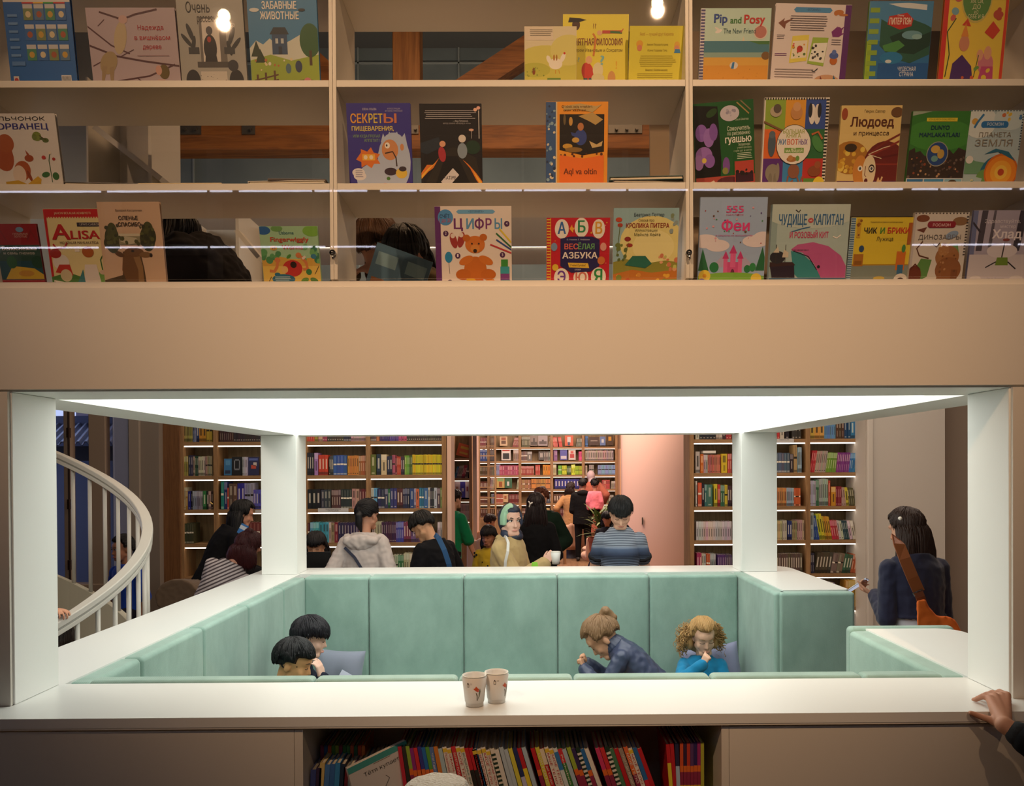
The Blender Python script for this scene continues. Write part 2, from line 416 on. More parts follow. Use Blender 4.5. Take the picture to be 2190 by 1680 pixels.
# curved peach wall and the lit jamb beside it
PEACH = M('peach_plaster', 'dcb7a4', .7)
YP = 12.6
a, b = px_x(1342, YP), px_x(1476, YP)
pc = MB(); R = (b - a) * .95; cxx, cyy = (a + R), YP + R * .55
pts = [(cxx + R * math.cos(t), cyy + R * math.sin(t)) for t in [PI + PI * k / 24 for k in range(25)]]
pc.prism(pts + [(cxx + R, cyy + .4), (cxx - R, cyy + .4)], 0, 4.2)
o = struct('wall_curved', pc, PEACH)
for p in o.data.polygons: p.use_smooth = abs(p.normal.z) < .5 and p.normal.y < .3
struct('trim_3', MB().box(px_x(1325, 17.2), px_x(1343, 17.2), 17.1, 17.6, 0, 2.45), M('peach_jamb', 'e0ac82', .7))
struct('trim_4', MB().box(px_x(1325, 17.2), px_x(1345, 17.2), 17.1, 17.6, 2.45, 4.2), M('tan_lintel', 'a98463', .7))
hd = thing('door_pull', 'slim bar pull on the curved peach wall', 'handle', (px_x(1371, YP), YP - .1, P(1371, 1121, YP).z))
obj('grip', MB().box(px_x(1369.6, YP), px_x(1372.2, YP), YP - .16, YP - .13, P(0, 1128, YP).z, P(0, 1113, YP).z), CHROME, hd)
obj('mount', MB().box(px_x(1369.6, YP), px_x(1372.2, YP), YP - .13, YP + .06, P(0, 1116, YP).z - .01, P(0, 1116, YP).z).box(px_x(1369.6, YP), px_x(1372.2, YP), YP - .13, YP + .06, P(0, 1127, YP).z, P(0, 1127, YP).z + .01), CHROME, hd)
struct('wall_far', MB().box(-9, 6.4, 18.2, 18.3, 0, 7.2), M('umber_plaster', '8a6a50', .8))

# ================================================================ timber truss over the gallery
TIM = wood('pine_beam', '6e4120', 'a86a34', 'X', .7, .55)
TIMZ = wood('pine_post', '7a4c28', 'b27840', 'Z', .7, .55)
YT = 4.2
tr = thing('roof_truss', 'pine roof truss with steel plates behind the top shelves', 'truss', (0, YT, P(900, 292, YT).z))
zb0, zb1 = P(900, 319, YT).z, P(900, 264, YT).z
obj('tie_beam', MB().box(-5, 5, YT, YT + .2, zb0, zb1), TIM, tr, bevel=.01)
obj('king_post', MB().box(px_x(845, YT), px_x(904, YT), YT, YT + .2, zb1, 6.9), TIMZ, tr, bevel=.01)
def bar2d(p, q, w, y0, y1):
    p, q = Vector(p), Vector(q); d = (q - p).normalized(); n = Vector((-d.y, d.x)) * w / 2
    b = MB(); c = [p + n, p - n, q - n, q + n]
    b.x = Matrix(((1, 0, 0, 0), (0, 0, -1, 0), (0, 1, 0, 0), (0, 0, 0, 1)))
    return b.prism([(v.x, v.y) for v in c], -y1, -y0)
def pz(px, py, y): q = P(px, py, y); return (q.x, q.z)
obj('strut', bar2d(pz(985, 190, YT), pz(1260, 10, YT), .19, YT + .02, YT + .18), TIM, tr, bevel=.008)
obj('strut', bar2d(pz(740, 195, YT), pz(560, 30, YT), .19, YT + .02, YT + .18), TIM, tr, bevel=.008)
STEEL = M('galvanised_steel', '76716a', .45, .7)
for (u0, u1, bolts) in ((383, 437, (398, 420)), (524, 552, (538,)), (1304, 1376, (1318, 1340, 1361)), (878, 900, (889,))):
    pl = obj('steel_plate', MB().box(px_x(u0, YT), px_x(u1, YT), YT - .012, YT, P(0, 289, YT).z, P(0, 267, YT).z), STEEL, tr)
    for u in bolts:
        bb = MB(); c = P(u, 278, YT); bb.tube([(c.x, YT - .04, c.z), (c.x, YT - .012, c.z)], .014, 8)
        obj('bolt', bb, STEEL, pl)

# ================================================================ the display bookcase over the booth
ZS = (2.555, 2.867, 3.195, 3.525)
bk = thing('display_bookcase', 'cream open-backed bookcase with glass doors above the reading booth', 'bookcase', (-.03, 0, 2.555))
for x in (-1.756, -.605, .534, 1.685):
    obj('divider', MB().box(x - .0118, x - .0004, 0, .285, 2.56, 3.9).box(x + .0004, x + .0118, 0, .285, 2.56, 3.9), LAM, bk, bevel=.0012)
for (x0, x1) in ((-1.744, -.617), (-.593, .522), (.546, 1.673)):
    for z in ZS[1:]:
        obj('shelf', MB().box(x0, x1, .001, .285, z - .022, z), LAM, bk, bevel=.0012)
obj('bottom_board', MB().box(-1.95, 1.95, .001, .285, 2.535, 2.555), LAM, bk)
obj('shelf', MB().box(-1.744, 1.673, 0, .285, 3.87, 3.89), LAM, bk)
for i, (x0, x1, tl) in enumerate(((-1.75, -.607, 0), (-.603, .532, 0), (.536, 1.68, 0))):
    gd = obj('glass_door', MB().box(x0, x1, -.009, -.004, 2.56, 3.86), GLASS, bk)
    if i:
        lk = MB(); c = P((0, 712, 1473)[i], 541, -.01)
        lk.tube([(c.x, -.018, c.z), (c.x, -.004, c.z)], .0095, 16); lk.tube([(c.x, -.024, c.z), (c.x, -.018, c.z)], .0055, 12)
        lk.tube([(c.x, -.014, c.z - .006), (c.x + .002, -.014, c.z - .02)], .004, 8)
        obj('lock', lk, CHROME, gd, smooth=True)
# fascia, booth posts, luminous ceiling
fa = tag(obj('fascia_panel', MB().box(-1.98, 1.98, -.012, .0, 2.212, 2.5349), LAM, bevel=.0015), 'wide plain cream fascia board between the display shelves and the booth opening', 'panel')
XL, XR, YF = -1.634, 1.561, 3.157
def post(x0, x1, y0, y1, lab, front=None):
    t = thing('booth_post', lab, 'post', ((x0 + x1) / 2, (y0 + y1) / 2, 1.205), 'posts of the reading booth')
    obj('shaft', MB().box(x0, x1, y0, y1, 1.2055, 2.2055), POSTM, t, bevel=.003)
    if front:
        obj('front_panel', MB().box(front[0], front[1], -.012, 0, 1.2055, 2.2055), LAM, t, bevel=.001)
    return t
post(XL - .31, XL, 0, .24, 'wide white booth post at the front beside the spiral stair', (XL - .31, XL - .006))
post(XR, XR + .31, 0, .24, 'wide white booth post at the front beside the hand on the worktop', (XR + .006, XR + .31))
post(XL - .254, XL, YF, YF + .253, 'white booth post at the back between the crouching readers and the laptop')
post(XR, XR + .257, YF, YF + .253, 'white booth post at the back in front of the tall bookcase')
lc = thing('luminous_ceiling', 'glowing white light panel ceiling over the green booth', 'light', (0, 1.7, 2.206))
fx0, fx1, fy0, fy1 = -1.93, 1.84, 0, 3.47; hx0, hx1, hy0, hy1 = -1.65, 1.578, .285, 3.215
fr = MB().box(fx0, hx0, fy0, fy1, 2.206, 2.30).box(hx1, fx1, fy0, fy1, 2.206, 2.30).box(hx0, hx1, fy0, hy0, 2.206, 2.30).box(hx0, hx1, hy1, fy1, 2.206, 2.30)
obj('ceiling_frame', fr, POSTM, lc)
obj('light_panel', MB().box(hx0, hx1, hy0, hy1, 2.232, 2.24), M('panel_diffuser', 'ffffff', .5, emit=('fdfff6', 2.45)), lc)

# ================================================================ booth: worktop, low walls, sofa
def arc(cx, cy, r, a0, a1, n=8): return [(cx + r * math.cos(a0 + (a1 - a0) * k / n), cy + r * math.sin(a0 + (a1 - a0) * k / n)) for k in range(n + 1)]
H = PI / 2
out = [(-2.02, -.145), (2.02, -.145), (1.985, .3)] + arc(1.985 - .1, 1.11 - .1, .1, 0, H) + [(1.573, 1.11), (1.573, .25), (-1.62, .25), (-1.62, 3.19), (1.573, 3.19), (1.573, 2.29)] + arc(1.985 - .03, 2.29 + .03, .03, -H, 0, 4) + arc(1.985 - .22, 3.545 - .22, .22, 0, H) + arc(-1.975 + .13, 3.545 - .13, .13, H, PI) + [(-1.99, .3)]
tag(obj('worktop', MB().prism(out, 1.175, 1.205), TOP, bevel=.002), 'white worktop running round the green reading booth', 'worktop')
bw = thing('booth_wall', 'low cream wall carrying the worktop round the booth', 'low wall', (0, 1.7, 0))
obj('side_wall', MB().box(-1.93, -1.66, .3, 3.5, 0, 1.1745), LAM, bw)
obj('back_wall', MB().box(-1.66, 1.6, 3.24, 3.5, 0, 1.1745), LAM, bw)
obj('end_wall', MB().box(1.6, 1.94, 2.33, 3.5, 0, 1.1745), LAM, bw)
obj('end_wall', MB().box(1.6, 1.94, .3, 1.07, 0, 1.1745), LAM, bw)
sf = thing('booth_sofa', 'U-shaped built-in sofa in sage green ribbed velvet', 'sofa', (0, 1.7, 0))
def pad(x0, x1, y0, y1, z0=.2, z1=1.2, n='back_panel', r=.022, g=.002):
    return obj(n, MB().box(x0 + g, x1 - g, y0 + g, y1 - g, z0, z1), GREEN, sf, bevel=r, seg=4)
ys = [.28, .66, 1.28, 1.90, 2.55, 3.06]
for a, b in zip(ys, ys[1:]): pad(-1.635, -1.545, a, b, g=.0005)
xs = [px_x(p, 3.05) for p in (648, 787, 990, 1191, 1387, 1577)]
for a, b in zip(xs, xs[1:]): pad(a, b, 3.03, 3.2, g=.0015)
pad(xs[-1], 1.588, 2.225, 3.2, g=0)
pad(1.53, 1.99, 2.215, 2.292, z0=.05, g=0)
pad(1.49, 1.588, .28, 1.10, g=0)
pad(1.50, 1.99, 1.102, 1.165, z0=.05, g=0, z1=1.212)
for a, b in zip((-1.545, -.75, -.24, .17, .66, 1.2), (-.75, -.24, .17, .66, 1.2, 1.49)): pad(a, b, .252, .33, z1=1.213, r=.018)
for (x0, x1, y0, y1) in ((-1.54, -.95, .34, 3.02), (-.945, .0, 2.42, 3.02), (.005, .95, 2.42, 3.02), (.955, 1.48, 2.3, 3.02), (-.94, 0, .34, .9), (.005, .95, .34, .9), (.955, 1.48, .34, 1.0)):
    obj('seat_cushion', MB().box(x0, x1, y0, y1, .02, .24), GREEN, sf, bevel=.03, seg=4)

# ================================================================ low bookcase under the worktop
lb = thing('low_bookcase', 'cream low bookcase under the front edge of the worktop', 'bookcase', (0, -.1, 0))
xa, xb = P(648, 1600, -.13).x, P(1543, 1590, -.13).x
obj('front_panel', MB().box(-2.02, xa - .027, -.13, -.11, .02, 1.168), LAM, lb, bevel=.001)
obj('front_panel', MB().box(xb + .024, 2.02, -.13, -.11, .02, 1.163), LAM, lb, bevel=.001)
obj('stile', MB().box(xa - .026, xa, -.13, .22, .02, 1.168), LAM, lb, bevel=.001)
obj('stile', MB().box(xb, xb + .023, -.13, .22, .02, 1.168), LAM, lb, bevel=.001)
obj('back_panel', MB().box(xa, xb, .2, .22, .02, 1.17), LAM, lb)
obj('shelf', MB().box(xa, xb, -.125, .2, .83, .852), LAM, lb)
obj('shelf', MB().box(xa, xb, -.125, .2, .02, .05), LAM, lb)
tag(obj('worktop_edge', MB().box(-2.02, 2.02, -.143, -.11, 1.169, 1.1748), LAM), 'thin cream edge strip under the front lip of the worktop', 'edge strip')
# gallery floor over the booth with its railing boards
gfl = MB().box(-1.98, 1.98, .291, 3.6, 2.31, 2.36)
tag(obj('gallery_deck', gfl, LAM), 'deck of the reading gallery on top of the booth', 'deck')

# boards of the gallery furniture behind the display shelves
gp = thing('gallery_partition', 'cream gallery partition with a slanting board, seen through the second shelf', 'partition', (P(250, 330, 1.0).x, 1.0, 2.361))
a_, b_ = px_x(60, 1.05), px_x(379, 1.05)
obj('panel', MB().box(a_, b_, 1.06, 1.08, 2.361, 3.6), LAM, gp)
obj('side_board', MB().box(b_, b_ + .014, .80, 1.08, 2.361, 3.6), LAM, gp)
c_ = px_x(201, .82); obj('side_board', MB().box(c_ - .008, c_, .80, 1.06, 2.361, 3.6), LAM, gp)
obj('slanting_board', bar2d(pz(203, 272, .8), pz(346, 384, .8), .022, .79, 1.05), LAM, gp)
gp = thing('gallery_stand', 'cream upright boards with a slanting brace, seen through the lowest shelf', 'stand', (P(500, 540, 1.3).x, 1.4, 2.361))
for p0, p1 in ((378, 386), (508, 515)): obj('upright_board', MB().box(px_x(p0, 1.4), px_x(p1, 1.4), 1.4, 1.75, 2.361, 3.25), LAM, gp)
obj('back_board', MB().box(px_x(392, 1.8), px_x(600, 1.8), 1.76, 1.78, 2.361, 3.25), LAM, gp)
obj('slanting_brace', bar2d(pz(512, 498, 1.35), pz(560, 556, 1.35), .02, 1.30, 1.395), LAM, gp)
tag(obj('gallery_screen', MB().box(.56, 1.95, .95, .97, 2.361, 4.0), M('tan_board', '8d7a64', .7)), 'tan board standing behind the books on the far bay of the display shelves', 'board')
# ================================================================ oak bookcases of the shop
YB = 5.8
def zpx(py, y, px=1100): return P(px, py, y).z
rnd = random.Random(7)
NUM = ['first', 'second', 'third', 'fourth', 'fifth', 'sixth', 'seventh', 'eighth', 'ninth', 'tenth', 'eleventh', 'twelfth', 'thirteenth', 'fourteenth', 'fifteenth', 'sixteenth', 'seventeenth', 'eighteenth', 'nineteenth', 'twentieth',
       'twenty-first', 'twenty-second', 'twenty-third', 'twenty-fourth', 'twenty-fifth', 'twenty-sixth', 'twenty-seventh', 'twenty-eighth', 'twenty-ninth', 'thirtieth'] + [t + '-' + u for t in ('thirty', 'forty', 'fifty', 'sixty') for u in ('first', 'second', 'third', 'fourth', 'fifth', 'sixth', 'seventh', 'eighth', 'ninth', 'tenth')]
def hue_name(h):
    import colorsys
    r, g, b = (int(h[i:i + 2], 16) / 255 for i in (0, 2, 4))
    H_, S_, V_ = colorsys.rgb_to_hsv(r, g, b)
    if V_ < .24: return 'black'
    if S_ < .14: return 'white' if V_ > .75 else 'grey' if V_ > .35 else 'charcoal'
    H_ *= 360
    base = 'red' if H_ < 14 or H_ > 345 else 'orange' if H_ < 36 else 'yellow' if H_ < 66 else 'green' if H_ < 165 else 'teal' if H_ < 195 else 'blue' if H_ < 250 else 'purple' if H_ < 300 else 'pink'
    if base == 'orange' and (V_ < .6 or S_ < .45): base = 'cream' if V_ > .75 and S_ < .45 else 'brown'
    if base == 'yellow' and S_ < .4: base = 'cream' if V_ > .7 else 'olive'
    if base == 'red' and S_ < .45: base = 'rose' if V_ > .6 else 'brown'
    return ('dark ' if V_ < .45 and base not in ('brown', 'olive') else 'pale ' if V_ > .75 and S_ < .4 and base != 'cream' else '') + base
def jit(h, a=.10):
    c = [min(255, max(0, int(h[i:i + 2], 16) * (1 + rnd.uniform(-a, a)) + rnd.uniform(-5, 5))) for i in (0, 2, 4)]
    return '%02x%02x%02x' % tuple(int(q) for q in c)
def mixc(h, k, t):
    return '%02x%02x%02x' % tuple(int(int(h[i:i + 2], 16) * (1 - t) + int(k[i:i + 2], 16) * t) for i in (0, 2, 4))
GAIN = .92
def gain(h, g=None):
    g = g or GAIN
    return '%02x%02x%02x' % tuple(min(250, int(int(h[i:i + 2], 16) * g)) for i in (0, 2, 4))
def spine_book(mb, w, h, d, col, style=0, x=0.0):
    """a hardback seen from its spine: spine in the plane y = 0, book going back to y = d, standing on z = 0"""
    t = .002
    mb.box(x - w / 2, x - w / 2 + t, 0, d, 0, h, 0, col).box(x + w / 2 - t, x + w / 2, 0, d, 0, h, 0, col)
    mb.box(x - w / 2 + t, x + w / 2 - t, 0, t, 0, h, 0, col)
    mb.box(x - w / 2 + t, x + w / 2 - t, t, d - .004, .003, h - .004, 1, 'd9cdb6')
    lum = sum(int(col[i:i + 2], 16) for i in (0, 2, 4)) / 765
    ink = 'efe6d2' if lum < .45 else '2b2622'
    e = -.0004
    def bar(z0, z1, k, wx=.5):
        mb.box(x - w * wx / 2, x + w * wx / 2, e, 0, z0 * h, z1 * h, 0, k)
    if style == 0: bar(.45, .86, mixc(col, ink, .55), .34); bar(.06, .11, mixc(col, ink, .6), .5)
    elif style == 1: bar(.72, .98, mixc(col, 'ffffff', .35), .98); bar(.2, .62, mixc(col, ink, .6), .3)
    elif style == 2: bar(.3, .8, mixc(col, ink, .75), .4); bar(0.02, .16, mixc(col, '000000', .4), .98)
    elif style == 3: bar(.55, .9, mixc(col, ink, .5), .5); bar(.1, .4, mixc(col, ink, .35), .3)
    elif style == 4: bar(.5, .58, ink, .9); bar(.02, .1, mixc(col, ink, .5), .9); bar(.62, .95, mixc(col, ink, .2), .4)
NB = [0]
STUFF_MB = MB()
def book_row(rowname, y, zbase, spec, stuff=False, lean=0.0, depth=.17, case='', gainv=None):
    """spec: (px0, px1, n, colour, px_top[, lean]) groups standing side by side; each book an object"""
    k = 0
    for g in spec:
        p0, p1, n, col, top = g[:5]; ln = g[5] if len(g) > 5 else lean
        x0, x1 = px_x(p0, y), px_x(p1, y); h = zpx(top, y, (p0 + p1) / 2) - zbase; w = (x1 - x0) / n
        sty = rnd.randrange(5)
        for i in range(n):
            c0 = jit(gain(col, gainv), .07 if n > 1 else .02); bx = x0 + w * (i + .5); hh = h * (1 + rnd.uniform(-.012, .012))
            k += 1
            m = MB()
            a = math.radians(ln); ww = w * .97
            wb = ww * math.cos(a) if ln else ww
            spine_book(m, wb, hh / (math.cos(a) + abs(math.sin(a)) * wb / hh) if ln else hh, depth * rnd.uniform(.9, 1.0), c0, sty)
            if ln:   # keep the lowest corner on the shelf
                Rm = Matrix.Rotation(a, 4, 'Y'); lift = abs(math.sin(a)) * wb / 2
                mw = Matrix.Translation((bx, y + rnd.uniform(0, .012), zbase + lift)) @ Rm
            else:
                mw = Matrix.Translation((bx, y + rnd.uniform(0, .012), zbase + .0005))
            if stuff:
                STUFF_MB.x = mw; n0 = len(STUFF_MB.v)
                STUFF_MB.add(m.v, m.f); STUFF_MB.x = None
                STUFF_MB.m[-len(m.f):] = m.m; STUFF_MB.c[-len(m.f):] = m.c
                continue
            o = obj('book', m, [PRINT, PAGES], local=True); o.matrix_world = mw
            tag(o, '%s book, %s on the %s shelf, %s' % (hue_name(c0), NUM[k - 1], rowname, case), 'book', 'books in the oak bookcases')
            NB[0] += 1
def bookcase(name, label, pxs, y, zs, zbot, ztop, depth=.30, led=True, st=22, back=True, base=None, lam=LAMPW, sh=.020, edges=(1, 1)):
    """pxs: px centre of each upright; zs: tops of the shelves"""
    x = [px_x(p, y) for p in pxs]
    t = thing(name, label, 'bookcase', ((x[0] + x[-1]) / 2, y, 0))
    w = st / 1000
    for i, q in enumerate(x):
        obj('upright', MB().box(q - w, q + w, y - .012, y + depth, 0, ztop), OAK, t, bevel=.002)
    if back: obj('back_panel', MB().box(x[0], x[-1], y + depth - .01, y + depth + .01, 0, ztop), OAKB, t)
    for a, b in zip(x, x[1:]):
        for z in zs:
            s = obj('shelf', MB().box(a + w, b - w, y - .006, y + depth - .012, z - sh - .02, z - .001), OAKX, t, bevel=.001)
            if led: obj('led_strip', MB().box(a + w + .004, b - w - .004, y + .004, y + .02, z - sh - .032, z - sh - .0205), lam, s)
    if base:
        for a, b in zip(x, x[1:]):
            obj('cupboard_door', MB().box(a + w * .5, b - w * .5, y - .02, y, .06, base - .03), OAK, t, bevel=.003)
            obj('cupboard_top', MB().box(a, b, y - .03, y + depth, base - .03, base), OAKX, t)
    return t
zsh = [2.2565, 1.9015, 1.549, 1.1925, .838, .484, .13]
CL, CM, CR_ = 'bookcase behind the crouching readers', 'bookcase behind the pale hooded jacket', 'bookcase next to the orange bag'
bookcase('oak_bookcase', 'tall oak '+CL, (389, 461.5, 640), YB, zsh, 0, 2.9)
struct('trim_5', MB().box(px_x(340, YB), px_x(388, YB) - .005, YB - .03, YB + .3, 0, 4.2), DOAK, bevel=.004)
bookcase('oak_bookcase', 'wide oak '+CM, (652, 787.5, 950), YB, zsh, 0, 2.9, st=24)
struct('trim_6', MB().box(px_x(957, YB), px_x(966, YB), YB - .05, YB + .35, 0, 4.2), PEACH)
bookcase('oak_bookcase', 'tall oak '+CR_, (1479, 1585, 1727.5, 1846), YB, [z + .0 for z in zsh], 0, 2.9, st=24)
R = book_row
row = dict(case=CM)
R('second', YB, zsh[1], [(657, 671, 3, '262836', 968), (672, 680, 1, 'b58cc8', 968), (681, 701, 3, 'd4452a', 972), (703, 706, 1, '3a3a30', 976), (706, 713, 2, '4a5058', 974), (713, 742, 4, '3a62b0', 973), (743, 767, 5, 'd89040', 974), (767, 784, 4, 'a8643c', 974),
   (791, 804, 1, '6b7a2c', 971), (805, 814, 1, '2b3c58', 971), (815, 827, 1, 'e0cfa0', 971), (828, 839, 2, '2a3350', 975), (839, 845, 1, 'c05a80', 972), (845, 849, 1, '7a2c38', 974), (849, 857, 2, 'c84a32', 976), (857, 865, 2, '4a3a4c', 976), (865, 875, 2, '7ab03a', 974), (875, 882, 2, '4a6a38', 974), (882, 945, 19, 'e8cf28', 972)], **row)
R('third', YB, zsh[2], [(657, 685, 3, '17181e', 1046), (686, 707, 3, '3a3f4a', 1047), (708, 728, 4, '5a3a38', 1047), (728, 752, 4, '2c3236', 1046), (752, 768, 2, 'c8a090', 1045), (768, 784, 3, '6a2a2c', 1045),
   (793, 799, 1, 'd8d8d0', 1043), (799, 806, 1, '6ab0d8', 1043), (807, 822, 2, '2c2a50', 1045), (822, 829, 1, '3c3a5c', 1045), (829, 834, 1, '2c7a4a', 1045), (834, 848, 2, '3a3c7c', 1044), (848, 861, 2, '5a2c2c', 1044), (861, 875, 3, '2a2c4a', 1044), (876, 885, 1, '2c4a8a', 1044), (885, 889, 1, 'b8b8d0', 1044), (889, 896, 1, 'd86a4a', 1045), (896, 906, 2, '2c7a9a', 1043), (906, 915, 1, '3a6ab0', 1043), (915, 919, 1, 'd8d0d0', 1043), (919, 928, 2, '2a2a34', 1044), (928, 934, 1, 'c8c8d4', 1043), (934, 941, 1, '4a3c44', 1043), (941, 945, 1, '7a9a4a', 1043)], **row)
R('fourth', YB, zsh[3], [(657, 661, 1, '5a2a30', 1118), (662, 681, 3, '5ab4c8', 1117), (682, 702, 3, '48b0c4', 1117), (702, 707, 1, 'c8a8a0', 1117), (707, 714, 1, 'b09a7a', 1118), (714, 722, 1, '8a2c3c', 1117), (722, 784, 10, '3a2c5a', 1117),
   (795, 815, 4, 'c8b8a0', 1115), (815, 846, 7, '4a2c50', 1116), (846, 862, 4, '4a4aa8', 1116), (862, 878, 3, '8a3a5c', 1116), (878, 894, 4, '7a5a90', 1116), (894, 912, 4, '6a4a80', 1116), (935, 945, 2, 'c8c8c0', 1116)], **row)
R('fifth', YB, zsh[4], [(838, 850, 2, 'c8c8b8', 1187), (850, 862, 2, '3a7a4a', 1187), (862, 885, 4, 'c8c8a0', 1183), (885, 893, 2, '2a3450', 1183)], **row)
R('top', YB, zsh[0], [(655, 673, 4, 'd8573c', 902), (673, 680, 1, 'b8a83a', 902), (681, 690, 2, 'd8b8a0', 902), (690, 700, 2, 'a84860', 902), (700, 735, 7, '4a4438', 902), (735, 751, 3, '30344a', 902), (751, 784, 6, 'd8c4b8', 902), (790, 805, 4, '6a5a5a', 902), (805, 812, 1, 'd88a5a', 902), (813, 832, 6, '4a3a7a', 902), (833, 853, 5, '5a4a9a', 902), (853, 870, 3, 'c8608a', 902), (870, 945, 18, '4a4440', 902)], stuff=True)
row = dict(case=CL)
R('second', YB, zsh[1], [(393, 402, 3, 'b8b060', 975), (403, 412, 2, '3a3a5c', 973), (413, 416, 1, 'c8b0a0', 976), (416, 424, 2, '2c4a3a', 975), (424, 438, 4, 'd0c8b8', 976), (439, 454, 4, 'b09a88', 975), (518, 528, 4, 'd0d0d0', 977)], **row)
R('third', YB, zsh[2], [(393, 396, 1, 'c8c0a0', 1042), (396, 401, 1, 'b8893a', 1050), (401, 407, 1, '2a2c8a', 1050), (407, 411, 1, '1c1c24', 1050), (411, 433, 5, '9898a8', 1050), (433, 440, 1, '3a8a4a', 1050), (441, 445, 1, '2c2c2c', 1050), (445, 450, 1, 'd0b8b0', 1050), (450, 455, 1, '3a2420', 1051),
   (472, 478, 1, '2c8a8a', 1030), (478, 485, 1, '2c2c6a', 1030), (485, 488, 1, 'c8442c', 1043), (488, 507, 2, '6a5a44', 1034), (507, 522, 2, '34349a', 1033), (522, 541, 3, 'a8a8c8', 1033), (541, 557, 3, '5a5ac0', 1047)], **row)
R('fourth', YB, zsh[3], [(393, 412, 5, '4a4a34', 1119), (490, 497, 1, '6a2c34', 1113), (498, 506, 1, '2c3a5a', 1113), (507, 515, 1, 'c84a3a', 1116), (516, 530, 2, '2c6a5a', 1117), (531, 555, 3, '7a3a34', 1117)], **row, stuff=True)
R('top', YB, zsh[0], [(393, 412, 6, 'b8a860', 900), (412, 420, 2, '8a98b0', 900), (420, 426, 1, '2a3a6a', 900), (426, 441, 2, 'd8952c', 900), (442, 454, 2, 'b8a83a', 900), (469, 500, 7, '4a2c2c', 900), (500, 557, 12, '3a2c34', 900)], stuff=True)
row = dict(case=CR_)
R('second', YB, zsh[1], [(1488, 1497, 1, 'c8c4b8', 965), (1498, 1505, 1, 'd86a2c', 971), (1505, 1514, 2, 'b8b0a8', 972), (1514, 1541, 8, 'c87a6a', 972), (1543, 1556, 1, 'e8c82c', 970), (1557, 1565, 2, 'c84a4a', 970),
   (1660, 1689, 5, '5a6a80', 968), (1690, 1697, 1, '3a2c2c', 970), (1698, 1705, 1, 'b8a06a', 951), (1706, 1715, 3, 'a8b8d8', 956), (1732, 1742, 3, 'c8343c', 963, 8), (1742, 1765, 6, 'b8a8a0', 964, 8), (1765, 1788, 5, '7aa83a', 967, 7), (1788, 1815, 7, '8a3a8a', 967, 6), (1815, 1830, 4, '3a80b8', 968, 6)], **row)
R('third', YB, zsh[2], [(1488, 1491, 1, 'd8d8d0', 1028), (1493, 1501, 1, 'd8583a', 1032), (1501, 1507, 1, '24242c', 1034), (1507, 1512, 1, '3a7a7a', 1035), (1512, 1524, 1, '4a7a6a', 1036), (1527, 1534, 1, 'e0cf3a', 1035), (1535, 1541, 2, 'c83a3c', 1036), (1541, 1550, 2, '3a6a4a', 1037), (1550, 1556, 1, 'd8c83a', 1037), (1556, 1565, 2, '4a3040', 1038),
   (1660, 1682, 6, 'd8955a', 1043), (1682, 1698, 5, 'a8b8d0', 1043), (1698, 1712, 4, 'd86a3a', 1044), (1732, 1745, 4, 'c0c8d0', 1028), (1745, 1752, 2, '3a6a4a', 1026), (1752, 1772, 5, 'b0c0b0', 1024), (1772, 1776, 1, 'c84a3a', 1028), (1778, 1788, 1, 'd8982c', 1040), (1788, 1800, 3, '8a2c3c', 1040), (1800, 1810, 2, 'b8a890', 1042, -5), (1810, 1816, 1, 'd8d03a', 1042, -6), (1816, 1830, 3, '5a5a3a', 1043, -8)], **row)
R('fourth', YB, zsh[3], [(1489, 1565, 15, 'd8c8cc', 1115), (1660, 1673, 3, 'd8c890', 1114), (1674, 1683, 2, 'd0c0b8', 1113), (1684, 1694, 2, '2c3a7a', 1114), (1694, 1704, 3, 'b0a070', 1114), (1704, 1720, 4, 'c0a8a0', 1112),
   (1732, 1740, 1, 'b0b8c0', 1096), (1741, 1753, 3, '2c4a9a', 1102, -6), (1753, 1764, 2, 'd8cf3a', 1098, -9), (1764, 1780, 4, 'd8a83a', 1104, -9), (1780, 1795, 3, 'c0384a', 1112, -9), (1795, 1806, 2, 'd8d0c8', 1113, -9), (1806, 1818, 3, '2c4a54', 1113, -10), (1818, 1831, 2, 'd0ccc8', 1113, -11)], **row)
R('fifth', YB, zsh[4], [(1490, 1500, 2, 'b83a6a', 1182), (1500, 1509, 2, 'd0c8c0', 1184), (1510, 1518, 2, 'd8603a', 1184), (1518, 1530, 3, 'a8a8b0', 1184), (1534, 1553, 5, '5a3a7a', 1186), (1553, 1565, 3, '5a4a6a', 1186),
   (1660, 1716, 11, '6a5a4c', 1184), (1733, 1742, 2, '34304a', 1183), (1742, 1775, 5, '5a4a40', 1181, 9), (1775, 1800, 4, '8a7a6a', 1183, 11), (1800, 1818, 3, '4a6a50', 1185, 11), (1818, 1834, 3, 'b8583a', 1184, 10)], **row, stuff=True)
R('sixth', YB, zsh[5], [(1755, 1798, 6, '6a4a8a', 1246, -14), (1806, 1834, 5, 'c8982c', 1240, 3)], **row, stuff=True)
R('lowest', YB, zsh[6] + .0, [(1814, 1836, 3, 'd8d8d8', 1312)], **row, stuff=True)
R('top', YB, zsh[0], [(1488, 1496, 1, 'c8b8b0', 902), (1496, 1532, 5, '2c2c34', 902), (1532, 1545, 2, 'd0c0b0', 902), (1545, 1553, 1, '4a2c34', 902), (1553, 1565, 2, 'b83a3c', 902), (1660, 1668, 2, 'c83a3c', 900), (1669, 1678, 1, 'd8c8b8', 900), (1680, 1688, 1, '24242c', 900), (1694, 1714, 3, '3a3434', 900), (1732, 1763, 3, 'd8b050', 896), (1763, 1788, 6, '6aa0d0', 896), (1788, 1806, 3, '5a3c2c', 896), (1806, 1820, 2, '1c4a7a', 896), (1820, 1836, 2, '3a86c0', 896)], stuff=True)
